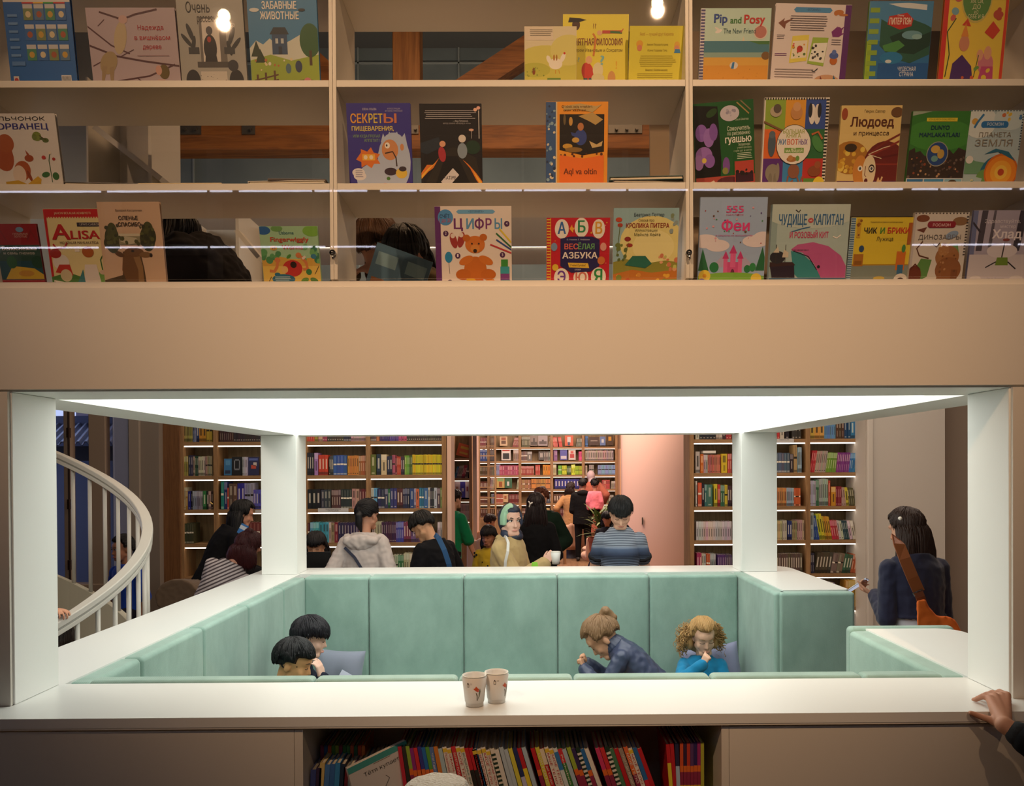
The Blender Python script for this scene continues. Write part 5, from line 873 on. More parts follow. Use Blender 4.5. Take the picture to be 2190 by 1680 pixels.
B(1646, 1812, 437, 0, 'a9bfc0', 'e .5 .9 .6 .2 b8c8c4;e .25 .24 .3 .05 8aa8b0;p 3a8a90 .27 .42 .4 .4 .55 .28 .68 .1 .7 .06 .4 .06 .32 .14;p b85a92 .27 .44 .35 .5 .55 .53 .75 .48 .92 .36 1 .22 1 .08 .68 .08 .58 .26 .42 .4 .3 .42;c 14 .28 .42 .5 .44 2c2434;s .012 2c2434 .3 .42 .5 .35 .62 .18;e .64 .22 .02 .02 2a2030;p 2c2434 .04 .08 .0 .26 .1 .28 .32 .26 .34 .06;p 3c2a2c .0 .22 .0 .28 .3 .28 .34 .24;e .1 .34 .1 .08 2c2c34;s .008 3a3430 .08 .28 .08 .5;s .008 3a3430 .2 .28 .2 .5;p c8c0b0 .16 .34 .18 .44 .24 .4 .24 .34;p c8c0b0 .04 .4 .1 .48 .12 .4;r 0 0 1 .08 4a6a84;e .35 .04 .3 .03 8aa4b4;p 3a8a90 .1 0 .3 .05 .42 0;s .014 e8e4e0 .8 .6 .85 .58 .9 .62;s .014 3a3a3c .3 .93 .34 .9 .36 .93;s .012 34689a .26 .66 .4 .7 .5 .72;T .27 .8 .13 .36 34689a ЧУДИЩЕ;T .73 .8 .13 .38 34689a КАПИТАН;e .5 .8 .035 .03 b84a4c;t .5 .8 .03 .03 e8e4e0 и;T .49 .615 .075 .5 c0406c И РОЗОВЫЙ КИТ', 'pale teal picture book with a huge pink whale', spine='8fa8aa', thick=.02)
B(1813, 1950, 465, 0, 'd9c33c', 'c 30 0 0 .07 1 4a6a8c;r .07 0 1 .3 7f8c88;r .07 .29 1 .31 a8842c;r .1 .7 .16 .98 c8a034;d 8 .1 .72 .16 .96 .018 8a5a24;r .9 .6 1 .92 a8602c;r .09 .28 .24 .46 a8702c;r .11 .3 .22 .36 8a5a24;r .76 .22 .9 .5 c8702c;r .79 .16 .88 .3 3a6a94;e .2 .54 .04 .05 34507a;e .86 .54 .03 .06 4a8a4a;e .52 .1 .09 .03 c8b050;e .86 .07 .11 .1 d8d4d0;e .86 .05 .06 .06 4a3430;t .55 .93 .022 .5 6a5a2c Правильная история от начала до конца;T .31 .8 .085 .2 2a2a2c ЧИК;T .5 .8 .085 .07 4a8a3a И;T .75 .8 .085 .34 c03a2c БРИКИ;t .55 .68 .06 .26 4a4434 Лужица', 'yellow picture book of a grey floored room with a gingham spine', spine='a8c4d0', y0=.085, y1=.03)
B(1948, 2064, 455, 0, 'ccc8c4', 'r 0 .0 .04 1 b8b4b8;e .16 .92 .12 .05 7a4a34;e .85 .88 .14 .06 8a6a4c;p 6a3a2c .06 .76 .25 .8 .2 .72;s .025 5a3424 .2 .6 .1 .5 .16 .4 .34 .36;s .02 4a3424 .4 .56 .46 .52 .52 .58;p 5a8a4a .1 .2 .2 .36 .4 .34 .34 .1 .1 .0;p 6a9a5a .6 .5 .85 .56 .9 .4 .7 .3;e .68 .38 .22 .16 9a6a40;e .72 .2 .24 .18 8a5a36;e .6 .48 .1 .09 a8784a;p 8a5a36 .5 .0 .55 .2 .64 .2 .62 0;p 7a4c2e .78 .0 .78 .2 .9 .2 .9 0;p e0d4b8 .5 .52 .54 .6 .57 .52;p e0d4b8 .62 .53 .68 .6 .68 .52;d 14 .55 .1 .9 .5 .02 6a4228 b0845a;e .1 .12 .13 .14 6a3424;s .03 5a2c20 .02 .2 .1 .28 .2 .2;c 16 .0 .985 1 1 4a4444;c 14 .96 .4 1 .97 4a4444;r .3 .79 .72 .88 8a2030;e .3 .835 .05 .045 8a2030;e .72 .835 .05 .045 8a2030;e .72 .69 .12 .05 8aa4c8 20;t .51 .825 .04 .32 e8d8d8 РОСМЭН;t .5 .655 .065 .78 6a6464 ДИНОЗАВРЫ', 'white dinosaur book with a horned brown dinosaur')
B(2074, 2200, 450, 0, 'a6a2ba', 'r 0 .0 1 .4 c4c0cc;p 4a4654 .1 .45 .14 1 .24 1 .2 .45;p 5a5664 .3 .5 .34 1 .38 1 .36 .5;p 3a3644 .72 .45 .78 1 .92 1 .84 .45;s .03 3a3644 .15 .7 0 .84;s .03 3a3644 .8 .75 .98 .9;e .55 .45 .26 .1 d0ccd8;p 6a8a34 .46 .25 .48 .36 .66 .36 .68 .25;s .02 24222a .56 .36 .58 .56;s .02 24222a .47 .3 .3 .22;s .02 24222a .67 .3 .82 .2;e .6 .6 .06 .02 8a4a44;e .15 .06 .1 .05 d8d4d8;e .85 .06 .12 .05 d8d4d8;t .5 .06 .035 .3 8a86a0 Ольга Фадеева;t .5 .85 .05 .6 dcd8e4 Здравствуйте,;t .6 .78 .045 .26 dcd8e4 мистер;T .6 .67 .12 .5 e4e0ec Хлад', 'lilac grey winter forest book at the end of the lowest shelf', spine='6a74a0')
# ---- books lying flat on the shelves
def flat(x0, x1, shelf, pieces, y=.05, grp='books lying on the display shelves'):
    """pieces: (inset left, inset right, thickness m, colour, label, yaw)"""
    z = ZS[shelf] + .0008
    for (l, r_, t, c, lab, yaw) in pieces:
        a, b = P(x0 + l, 0, y).x, P(x1 - r_, 0, y).x; w = b - a; d = min(.19, w * .8)
        o = thing('picture_book', lab, 'book', ((a + b) / 2, y + d / 2, z), grp); o.rotation_euler = (0, 0, math.radians(yaw))
        obj('cover', MB().box(-w / 2, w / 2, -d / 2, d / 2, 0, .0018, 0, c).box(-w / 2, w / 2, -d / 2, d / 2, t - .0018, t, 0, c).box(-w / 2, -w / 2 + .002, -d / 2, d / 2, .0018, t - .0018, 0, c), PRINT, o, local=True)
        obj('pages', MB().box(-w / 2 + .004, w / 2 - .003, -d / 2 + .003, d / 2 - .003, .0018, t - .0018), PAGES, o, local=True)
        z += t + .0006
flat(152, 196, 2, [(0, 0, .010, '2a2c3a', 'dark blue book lying flat between two upright covers on the highest shelf', 0)], y=.10)
flat(530, 700, 2, [(0, 14, .0055, 'c8b8b0', 'thin white booklet lying under a red one, highest shelf', 0), (24, 2, .008, '8a2430', 'thin red book lying on a white booklet, highest shelf', 3)], y=.045)
flat(982, 1115, 2, [(0, 0, .012, 'b8b0bc', 'limp grey paperback lying alone near the pine post', -3)], y=.04)
flat(130, 286, 1, [(0, 0, .014, '55504e', 'dark grey book lying flat beside the squirrel cover', 4)], y=.03)
flat(292, 470, 1, [(0, 0, .012, 'd8c8a0', 'cream hardback lying flat in the middle of the second shelf', 0)], y=.03)
flat(498, 696, 1, [(20, 10, .011, '3a5a34', 'green edged book at the bottom of a small pile', 0), (30, 2, .009, 'c8c4bc', 'white book with a dark line lying on the green one', -2), (70, 4, .005, '5a4a44', 'thin dark booklet on top of the small pile', 2)], y=.035)
flat(1305, 1464, 1, [(6, 0, .010, '6a2424', 'dark red book under a teal one beside the divider', 0), (2, 4, .009, '34302e', 'black book between the red and the teal one', 2), (0, 2, .012, '1f4a48', 'dark teal book on top of the pile beside the divider', -3)], y=.035)
flat(742, 862, 0, [(0, 0, .007, '26222c', 'thin dark book lying on the lowest shelf below the reading child', 2)], y=.03)
flat(404, 545, 0, [(0, 0, .006, '8a3a4a', 'thin crimson book lying on the lowest shelf by the dark jacket', -2)], y=.05)
# ================================================================ books in the low bookcase
LB_Z = .852
def title_up(o, s, w, h, col, frac=(.5, .92), yy=-.0012):
    """lettering running down a spine"""
    v, f = text_mesh(s, w * .5, width=h * (frac[1] - frac[0]))
    m = MB(); m.add([(q.y, yy, h * (frac[0] + frac[1]) / 2 - q.x) for q in v], [t[::-1] if False else t for t in f], 0, col)
    return obj('title', m, PRINT, o, local=True)
TXT = {'P': 'ПОЖАРНАЯ ЧАСТЬ', 'M': 'МОЁ ТЕЛО', 'V': 'ВОЛШЕБНЫЕ ФЕИ', 'B': 'БЕРЕГИ ПЛАНЕТУ', 'K': 'Peekaboo', 'E': 'ЭМОЦИИ', 'O': 'ОЛИ ГЕЙТС', 'S': 'Что? Где? Когда?'}
YS = -.075
def low_book(x0, x1, ytop, col, lean, text='', band=(), lab='', y=YS, depth=.17):
    a, b = P(x0, 1600, y).x, P(x1, 1600, y).x; w = (b - a) * .94; zt = P((x0 + x1) / 2, ytop, y).z; h = (zt - LB_Z)
    ang = math.radians(lean); h = h / math.cos(ang)
    # px given at the top of the spine: move the foot along the lean
    xc = (a + b) / 2 - math.sin(ang) * h
    m = MB(); g = mixc(col, col, 0); spine_book(m, w * math.cos(ang) if lean else w, h, depth, col, 99)
    for (v0, v1, c) in band: m.box(-w * .49, w * .49, -.0006, 0, v0 * h, v1 * h, 0, c)
    t = thing('picture_book', lab, 'book', (xc, y, LB_Z + abs(math.sin(ang)) * w / 2 + .0008), 'books in the low bookcase'); t.rotation_euler = (0, ang, 0)
    obj('cover', m, [PRINT, PAGES], t, local=True)
    if text:
        lum = sum(int(col[i:i + 2], 16) for i in (0, 2, 4)) / 765
        title_up(t, TXT.get(text, text), w * .9, h, 'b8302c' if lum > .7 and text != 'V' else '3a7a6a' if lum > .7 else 'e8e0d0')
    return t
W_, RD, YL, GN, BL = 'dcd6cc', 'b8242c', 'd8c43c', '3a7a3c', '2f6aa8'
LOW = []
def run(x, dx, ytop, cols, lean, dlean=0.0, texts='', bands=None, jitter=3):
    for i, c in enumerate(cols):
        LOW.append((x, x + dx, ytop + rnd.uniform(-jitter, jitter), c, lean + dlean * i, texts[i] if i < len(texts) and texts[i] != '.' else '', (bands or {}).get(i, ())))
        x += dx
    return x
bs = lambda *q: tuple(q)
mixb = ((.0, .45, 'd8a83c'), (.45, .62, '8a2c4a'), (.62, .7, 'd86a2c'))
wb = ((.30, .44, 'c83238'), (.05, .28, '7aa03a'), (.93, .98, 'd8b83a'))
run(664, 12, 1645, ['5a68b0', '3a2c4a'], 3, texts='')
run(684, 11, 1634, ['c8b070', '4a7ab8', '3a68a8', '3a86c0', '24344a'], 4)
run(735, 10, 1638, ['6a2430', '7a8a94', '6a2c4a', '3a7a3c', '4a78b8', '8a7a64'], 3)
run(795, 9, 1630, [W_, '3a3434'], -5)
run(850, 8.4, 1598, ['b82c3c', '34302c', '8aa83a', '8a2c78', 'c83238', '3a3a8a', '2c6ab0', '5a9a3c'], -8, -.4, bands={k: mixb for k in range(2, 8)})
run(917, 9.4, 1600, ['5a78b0', 'c87a34', 'a8c0c8', W_, W_, 'c83238', W_, W_, RD, RD, BL], -10, -.5, 'S..PEBMV', {3: wb, 4: wb, 5: ((.0, .4, 'd8c43c'),), 6: wb, 7: wb, 8: ((.3, .7, '2a2824'),), 9: ((.3, .7, '2a2824'),)})
run(1009, 9.6, 1602, [W_, W_, W_, W_, 'd8d0c0', 'd8d4cc', 'b0c0cc', 'b0c0cc', 'd0c848', '2c3464', RD, 'a8bccc'], -13, -.3, 'PBMP', {0: wb, 1: wb, 2: wb, 3: wb, 4: tuple((.06 * k, .06 * k + .03, '24382c') for k in range(4, 16)), 9: ((.0, .6, 'b8b8d8'),), 10: ((.0, .72, 'e0cc3a'),)})
run(1134, 9.6, 1601, [RD, 'd0c848', RD, W_, W_, 'c8d4d8', GN, 'a8bccc', '9ab03c', '3a2c5a', '24382c', BL, W_], -16, -.3, '.OSMM.K', {0: mixb, 2: ((.78, 1, 'dcd0b8'),), 3: wb, 4: wb, 5: ((.7, .95, '3a7ab8'),), 6: ((.8, 1, 'c8343c'),), 8: mixb, 9: mixb, 10: tuple((.06 * k, .06 * k + .03, 'd8d4cc') for k in range(3, 16)), 11: mixb, 12: ((.0, .3, 'd8b83a'),)})
run(1272, 10, 1600, ['c83a6a', 'c83238', '24382c', '4a7a5a', RD, '9a8c80', 'd86a3c', W_, BL, RD], -18, -.2, '.....SMM', {0: mixb, 1: mixb, 2: tuple((.06 * k, .06 * k + .03, 'd8d4cc') for k in range(3, 16)), 6: mixb, 7: wb, 8: ((.0, .55, 'c8283c'),)})
run(1424, 8.5, 1590, [RD, RD], -4, bands={0: ((.0, .75, 'd8c83a'),)})
run(1443, 8.6, 1590, ['2c2c4a'], -2, bands={0: ((.0, .7, 'a8c0d8'),)})
run(1454, 7.4, 1588, ['c8502c', '3a2440', 'b83a2c', '5a3a6a', '34245a', '9a2c6a', 'a8a83a'], 0, bands={k: mixb for k in range(6)}, jitter=1)
cnt = {}
for q in LOW:
    nm = hue_name(q[3]); cnt[nm] = cnt.get(nm, 0) + 1
    low_book(*q, lab='%s spine, %s of that colour among the books in the low bookcase' % (nm, NUM[cnt[nm] - 1]))
for i, (c, x) in enumerate(zip(['8a2c5a', '2c5a9a', 'c85a2c', '4a8a3a', '8aa03a', '8a2c4a', '3a7a3c', '4a8a4a', 'c8603a', '3a6a4a', 'c8502c', 'd87a3c'], range(685, 780, 8))):
    low_book(x, x + 7.6, 1594, c, 0, '', (), '%s spine in the back row of the low bookcase, %s of the row' % (hue_name(c), NUM[i]), y=.02, depth=.15)
# white picture book turned half face out
pb = thing('picture_book', 'white picture book with a teal top edge turned half face out in the low bookcase', 'book', (P(842, 1690, YS).x, YS - .005, LB_Z + .012), 'books in the low bookcase')
pb.rotation_euler = (0, math.radians(-14), math.radians(34))
obj('cover', MB().box(-.10, .10, 0, .0025, 0, .22, 0, 'd8d4d0').box(-.10, .10, .012, .0145, 0, .22, 0, 'd8d4d0').box(-.1, -.097, .002, .012, 0, .22, 0, 'c8c4c0').box(-.1, .1, -.0004, 0, .2, .22, 0, '4aa09a'), PRINT, pb, local=True)
obj('pages', MB().box(-.097, .096, .0026, .0119, .002, .217), PAGES, pb, local=True)
_p, _t = art_mesh('t .52 .8 .06 .6 1c1c1e Тётя купает;l 1 .4 .88 .7 .91 8a7a70;s .01 3a3a3a .5 .5 .6 .6 .55 .66;s .01 3a3a3a .3 .4 .45 .5 .4 .3;e .45 .42 .06 .05 c8c4c0', .2, .22)
obj('cover_picture', _p, PRINT, pb, local=True); obj('title', _t, PRINT, pb, local=True)
# ================================================================ people
def skin(c): return M('skin_' + c, c, .55, var=(9, mixc(c, 'b0604a', .12)), spec=.35)
def hairm(c): return M('hair_' + c, c, .5, bump=(55, .9, (3, 3, .22), 'noise', .004), spec=.35)
def cloth(c, b=24, st=.25): return M('cloth_%s_%d' % (c, b), c, .9, bump=(b, st), sheen=.12 if sum(lin(c)) > .2 else 0, spec=.2)
EYEW, IRIS, BROW = M('eye_white', 'd8d2cc', .3), M('dark_iris', '1c1410', .25), M('brow_hair', '2a1c16', .8)
def blend(name, mb, mats, parent, voxel=.008, smooth=3, noise_=0, strands=None):
    """fuse the overlapping lumps of a builder into one continuous smooth surface"""
    me = mb.mesh('t'); o = bpy.data.objects.new('t', me)
    r = o.modifiers.new('r', 'REMESH'); r.mode = 'VOXEL'; r.voxel_size = voxel
    s = o.modifiers.new('s', 'SMOOTH'); s.iterations = smooth; s.factor = .5
    nm = evaluated(o)
    bpy.data.objects.remove(o); bpy.data.meshes.remove(me)
    if strands and strands.f:
        bm = bmesh.new(); bm.from_mesh(nm); sm = strands.mesh('t'); bm.from_mesh(sm); bm.to_mesh(nm); bm.free(); bpy.data.meshes.remove(sm)
    nm.transform(Matrix.Translation(-wloc(parent)))
    if 'ink' in nm.attributes: nm.attributes.remove(nm.attributes['ink'])
    nm.name = name; nm.materials.clear()
    for m in (mats if isinstance(mats, (list, tuple)) else [mats]): nm.materials.append(m)
    nm.polygons.foreach_set('use_smooth', [True] * len(nm.polygons)); nm.polygons.foreach_set('material_index', [0] * len(nm.polygons))
    if noise_:
        c = [0.0] * (3 * len(nm.vertices)); w = [0.0] * len(c)
        nm.vertices.foreach_get('co', c); nm.vertices.foreach_get('normal', w)
        for i in range(0, len(c), 3):
            a = noise.noise(Vector(c[i:i + 3]) * 28) * noise_
            c[i] += w[i] * a; c[i + 1] += w[i + 1] * a; c[i + 2] += w[i + 2] * a
        nm.vertices.foreach_set('co', c); nm.update()
    o = bpy.data.objects.new(name, nm); COL.objects.link(o); o.parent = parent
    return o
def etube(mb, rings, n=20, rot=None):
    """closed tube of elliptical rings (centre, rx, ry) lying across rot's z"""
    vs = []; Rm = rot or Matrix.Identity(3)
    for c, rx, ry in rings:
        vs += [Vector(c) + Rm @ Vector((rx * math.cos(2 * PI * k / n), ry * math.sin(2 * PI * k / n), 0)) for k in range(n)]
    m = len(rings)
    fs = [(i * n + k, i * n + (k + 1) % n, (i + 1) * n + (k + 1) % n, (i + 1) * n + k) for i in range(m - 1) for k in range(n)]
    mb.add(vs, fs + [tuple(range(n))[::-1], tuple(range((m - 1) * n, m * n))])
def ik(S, W, l1, l2, pole):
    d = W - S; L = min(d.length, (l1 + l2) * .998); u = d.normalized(); W = S + u * L
    a = max(-1, min(1, (l1 * l1 + L * L - l2 * l2) / (2 * l1 * L))); p = pole - u * pole.dot(u)
    p = p.normalized() if p.length > 1e-5 else Vector((0, -1, 0))
    return S + u * l1 * a + p * l1 * math.sqrt(max(0, 1 - a * a)), W
def hand(mb, W, d, n, side, s=1.0, curl=(25, 25, 15), spread=6, thumb=(35, 30), fingers=None):
    """palm, four jointed fingers and a thumb; d along the hand, n out of the palm, side +1 when the thumb lies towards d x n"""
    d = Vector(d).normalized(); n = Vector(n); n = (n - d * n.dot(d)).normalized(); t = d.cross(n) * side
    k = s
    K = W + d * .085 * k
    for x in (-.026, -.009, .009, .026):
        mb.cap(W + t * x * .7 * k + d * .012 * k, K + t * x * k, .0145 * k, .0115 * k, 10)
    L = fingers or (.072, .080, .074, .058)
    for i, x in enumerate((.030, .0105, -.0105, -.030)):
        p = K + t * x * k; a0 = math.radians(spread * (1.5 - i)); v = (d * math.cos(a0) + t * math.sin(a0)).normalized(); ang = 0
        for j, (f, r) in enumerate(((.45, .0092), (.32, .0083), (.23, .0076))):
            ang += math.radians(curl[j] * (1 + .08 * i)); q = p + (v * math.cos(ang) + n * math.sin(ang)) * L[i] * f * k
            mb.cap(p, q, r * k, (r - .0007) * k, 8); p = q
    a, b = math.radians(thumb[0]), math.radians(thumb[1])
    p = W + d * .028 * k + t * .026 * k; v = (d * math.cos(a) + t * math.sin(a))
    q = p + (v * math.cos(b * .6) + n * math.sin(b * .6)) * .042 * k; mb.cap(p, q, .0135 * k, .0105 * k, 8)
    v2 = (d * math.cos(a * .6) + t * math.sin(a * .6)); q2 = q + (v2 * math.cos(b) + n * math.sin(b)) * .034 * k; mb.cap(q, q2, .0102 * k, .0088 * k, 8)
    q3 = q2 + (v2 * math.cos(b * 1.2) + n * math.sin(b * 1.2)) * .022 * k; mb.cap(q2, q3, .0088 * k, .0075 * k, 8)
def person(label, base, head_deg, H=1.7, lean=0, side=0, twist=0, head=(0, 0, 0), L=None, R=None, sit=None, legs='stand', build=1.0,
           skinc='c8957a', hair='1c1614', style='short', top=None, bottom=None, face=False, eyes='open', hs=1.0, hands=None, vox=.009, child=None, poleL=None, poleR=None, extra=None, neck=0, group=None, sh=1.0):
    """a posed, dressed figure. base: floor point; head_deg: heading, 0 looks away from the camera. L / R: wrist targets in the figure's own frame (x right, y forward, z up) relative to the floor point"""
    base = Vector(base); W = Matrix.Translation(base) @ Matrix.Rotation(math.radians(head_deg), 4, 'Z')
    root = thing('person', label, 'person', base, group)
    hz = sit if sit is not None else .53 * H
    hip = Vector((0, 0, hz))
    TR = Matrix.Rotation(math.radians(twist), 3, 'Z') @ Matrix.Rotation(math.radians(-lean), 3, 'X') @ Matrix.Rotation(math.radians(side), 3, 'Y')
    tp = lambda x, y, z: hip + TR @ Vector((x * H, y * H, z * H))
    nb = tp(0, .0, .318)
    HR = Matrix.Rotation(math.radians(head[1]), 3, 'Z') @ Matrix.Rotation(math.radians(-head[0]), 3, 'X') @ Matrix.Rotation(math.radians(head[2]), 3, 'Y')
    k = hs * (.90 + .10 * H / 1.7)
    hc = nb + (TR @ Vector((0, .01, .05)) + HR @ Vector((0, .022, .098))) * k * (1 + neck)
    hp = lambda x, y, z: hc + HR @ (Vector((x, y, z)) * k)
    child = H < 1.55 if child is None else child; nz = .72 if child else 1.0
    # ---- skin: one continuous body
    b = MB(); b.x = W
    b.ell(hp(0, -.012, .03), Vector((.074, .092, .086)) * k, 18, 12, rot=HR.to_euler())
    b.ell(hp(0, .022, -.03), Vector((.061, .066, .082)) * k, 16, 12, rot=HR.to_euler())
    b.cap(hp(-.022, .060, -.088), hp(.022, .060, -.088), .026 * k * (.85 if child else 1), .026 * k * (.85 if child else 1), 10)
    for q in (-1, 1): b.cap(hp(q * (.045 if child else .05), .005, -.056), hp(q * .02, .052, -.086), (.02 if child else .026) * k, (.018 if child else .022) * k, 8)
    b.cap(hp(0, .080, .008), hp(0, .082 + .022 * nz, -.03), .0085 * k * nz, .0118 * k * nz, 8); b.cap(hp(-.011 * nz, .088, -.033), hp(.011 * nz, .088, -.033), .0085 * k * nz, .0085 * k * nz, 8)
    if not child: b.cap(hp(-.04, .070, .028), hp(.04, .070, .028), .013 * k, .013 * k, 8)
    else: b.ell(hp(0, .052, .03), Vector((.052, .036, .045)) * k, 12, 8, rot=HR.to_euler())
    b.cap(hp(-.014, .079, -.062), hp(.014, .079, -.062), .0105 * k, .0105 * k, 8)
    for q in (-1, 1):
        b.ell(hp(q * .074, -.01, -.014), Vector((.011, .018, .027)) * k, 10, 8, rot=HR.to_euler()); b.ell(hp(q * .036, .055 if not child else .051, -.03), Vector((.024, .02, .026) if child else (.023, .02, .023)) * k, 10, 8)
    b.cap(nb - TR @ Vector((0, 0, .03 * H)), hp(0, -.02, -.06), .034 * H * .98, .05 * k, 12)
    trings = [(tp(0, 0, -.04), .085, .062), (tp(0, 0, .02), .088, .064), (tp(0, 0, .09), .074, .055), (tp(0, 0, .2), .084, .06), (tp(0, 0, .27), .092 * sh, .05), (tp(0, 0, .305), .06 * sh, .038)]
    etube(b, [(c, rx * H * build, ry * H * build) for c, rx, ry in trings], 18, TR)
    arms = []
    for q, tgt, pole in ((-1, L, poleL), (1, R, poleR)):
        S = tp(q * .099 * sh, 0, .262)
        w = Vector(tgt) if tgt is not None else S + Vector((q * .05 * H, .03 * H, -.31 * H))
        E_, w = ik(S, w, .172 * H, .15 * H, Vector(pole) if pole else Vector((q * .5, -1, -.3)))
        arms.append((q, S, E_, w)); b.cap(S, E_, .028 * H, .024 * H, 12); b.cap(E_, w, .024 * H, .0165 * H, 12)
        hd = (hands or {}).get('L' if q < 0 else 'R', {})
        dv = Vector(hd['d']) if 'd' in hd else (w - E_)
        nv = Vector(hd['n']) if 'n' in hd else Vector((-q, 0, 0))
        hand(b, w, dv, nv, hd.get('side', -q if False else q * 1), H / 1.72 * hd.get('s', 1), hd.get('curl', (22, 26, 18)), hd.get('spread', 4), hd.get('thumb', (38, 25)))
    # legs
    leg = []
    for q in (-1, 1):
        h0 = hip + Vector((q * .052 * H, 0, -.01 * H))
        if legs == 'stand': kn, an = Vector((q * .056 * H, .01, hz * .53)), Vector((q * .06 * H, -.02, .05 * H))
        elif legs == 'sit': kn, an = h0 + Vector((q * .03 * H, .235 * H, .01 * H)), h0 + Vector((q * .03 * H, .25 * H, 0)); an.z = max(.045 * H, hz - .26 * H) if sit > .26 * H else .04 * H; an.y += 0 if sit > .26 * H else .12 * H
        elif legs == 'kneel': kn, an = Vector((h0.x + q * .05 * H, .12 * H, .30)), Vector((h0.x + q * .05 * H, -.1 * H, .29))
        elif legs == 'floor': kn, an = h0 + Vector((q * .04 * H, .2 * H, .16 * H)), Vector((h0.x + q * .02 * H, .32 * H, .05 * H))
        else: kn, an = h0 + Vector((q * .05 * H, .2 * H, .03 * H)), Vector((h0.x + q * .03 * H, .03 * H, .05 * H))
        leg.append((h0, kn, an)); b.cap(h0, kn, .05 * H * build, .034 * H, 12); b.cap(kn, an, .034 * H, .023 * H, 12)
    blend('body', b, skin(skinc), root, vox)
    # shoes
    for (h0, kn, an) in leg:
        s = MB(); s.x = W; s.cap(an + Vector((0, -.01 * H, -.02 * H)), an + Vector((0, .085 * H, -.03 * H)), .026 * H, .019 * H, 10); s.cap(an + Vector((0, 0, .01 * H)), an + Vector((0, 0, -.02 * H)), .028 * H, .027 * H, 10)
        blend('shoe', s, M('dark_shoe', '2c2826', .6), root, .012, 2)
    # ---- trousers or skirt
    bo = dict(c='23242c', w=1.0); bo.update(bottom or {})
    g = MB(); g.x = W; e = .009 * bo['w']
    etube(g, [(c, rx * H * build + e * 1.3, ry * H * build + e * 1.3) for c, rx, ry in trings[:2]] + [(tp(0, 0, bo.get('up', .07)), .078 * H * build + e, .058 * H * build + e)], 18, TR)
    for (h0, kn, an) in leg:
        g.cap(h0, kn, .052 * H * build + e, .037 * H + e, 12); g.cap(kn, kn + (an - kn) * .93, .037 * H + e, .028 * H + e, 12)
    if bo.get('skirt'):
        etube(g, [(hip + Vector((0, 0, .03 * H)), .09 * H, .068 * H), (Vector((0, 0, hz - bo['skirt'] * H)), .12 * H, .11 * H)], 18)
    blend(bo.get('n', 'trousers'), g, bo.get('m') or cloth(bo['c']), root, .012, 3)
    # ---- top garment
    to = dict(c='3a3a44', n='top', e=.012, hem=.02, sleeve=1.0); to.update(top or {})
    t = MB(); t.x = W; e = to['e']
    rg = [(tp(0, 0, -to['hem'] + (.02 if to['hem'] > .1 else 0)), .094 + to.get('flare', 0), .072 + to.get('flare', 0) * .8)] + ([(tp(0, 0, .0), .092, .07)] if to['hem'] > .06 else []) + [(tp(0, 0, .09), .082 + to.get('box', 0), .062), (tp(0, 0, .2), .09, .066), (tp(0, 0, .265), .098 * sh, .056), (tp(0, 0, .298), .07 * sh, .044), (tp(0, -.004, .318), .042, .038)]
    if to['hem'] > .1:    # a long coat hangs straight down from the hips
        c0 = tp(0, 0, 0); rg[0] = (Vector((c0.x * .9, c0.y * .75, c0.z - to['hem'] * H)), .1 + to.get('flare', 0), .085 + to.get('flare', 0) * .8)
    etube(t, [(c, rx * H * build + e, ry * H * build + e) for c, rx, ry in rg], 22, TR if to['hem'] <= .1 else TR)
    for q, S, E_, w in arms:
        if to['sleeve'] <= 0: continue
        r0 = .029 * H + e * .9
        if to['sleeve'] < .6: t.cap(S, S + (E_ - S) * to['sleeve'] * 2, r0, .031 * H + e * 1.2, 12)
        else:
            t.cap(S, E_, r0, .027 * H + e, 12); t.cap(E_, E_ + (w - E_) * min(1, to['sleeve']) * .97, .027 * H + e, .02 * H + e, 12)
    to_o = blend(to['n'], t, to.get('m') or cloth(to['c'], *to.get('bump', (24, .25))), root, vox * 1.1, 3, to.get('crease', .004))
    cx = dict(W=W, root=root, tp=tp, hp=hp, HR=HR, TR=TR, k=k, H=H, arms=arms, hip=hip, top=to_o)
    # ---- hair
    hm = hairm(hair); hb = MB(); hb.x = W; sty = style.split('+')
    if 'none' not in sty:
        fz, fy = {'short': (.25, .30), 'fringe': (.06, .30), 'bowl': (-.02, .2), 'back': (.52, .38)}.get(sty[0], (.30, .28))
        def fn(d):
            g = 1.0
            if d.y > fy - .25 * max(0, -d.z) - (.35 if d.z < -.25 else 0) and d.z < fz + .12 * abs(d.x): g = .74
            if d.z < -.42 and 'long' not in sty and d.y > -.75: g = min(g, .74)
            if sty[0] == 'short' and d.z < -.02 and abs(d.x) > .45 and d.y > -.45: g = .76
            if abs(d.x) > .72 and -.65 < d.z < -.08 and d.y > -.28 and 'cover' not in sty: g = min(g, .76)
            return g + .012 * noise.noise(d * 9)
        hb.ell(hp(0, -.012, .026), Vector((.095, .113, .109)) * k, 44, 30, rot=HR.to_euler(), fn=fn)
        if 'long' in sty or 'cover' in sty:
            ln = dict(zip(sty, range(9))); d = .26 if 'long' in sty else .12
            dn = Vector((0, -.1, -1)) if lean < 30 else Vector((0, .1, -1))
            p0 = hp(0, -.05, -.01); p1 = p0 + dn * d * .5 * k + Vector((0, -.012, 0)); p2 = p0 + dn * d * k
            etube(hb, [(hp(0, -.02, .05), .075 * k, .075 * k), (p0, .092 * k, .074 * k), (p1, .114 * k, .06 * k), (p2, .122 * k, .042 * k), (p2 + dn * .05, .07 * k, .018 * k)], 18)
        if 'pony' in sty:
            p = hp(0, -.105, .01); hb.ell(p, .028 * k); hb.tube([p, p + Vector((0, -.035, -.03)) * k, p + Vector((.0, -.03, -.1)) * k, p + Vector((.015, -.01, -.17)) * k], [.02 * k, .03 * k, .03 * k, .008 * k], 10)
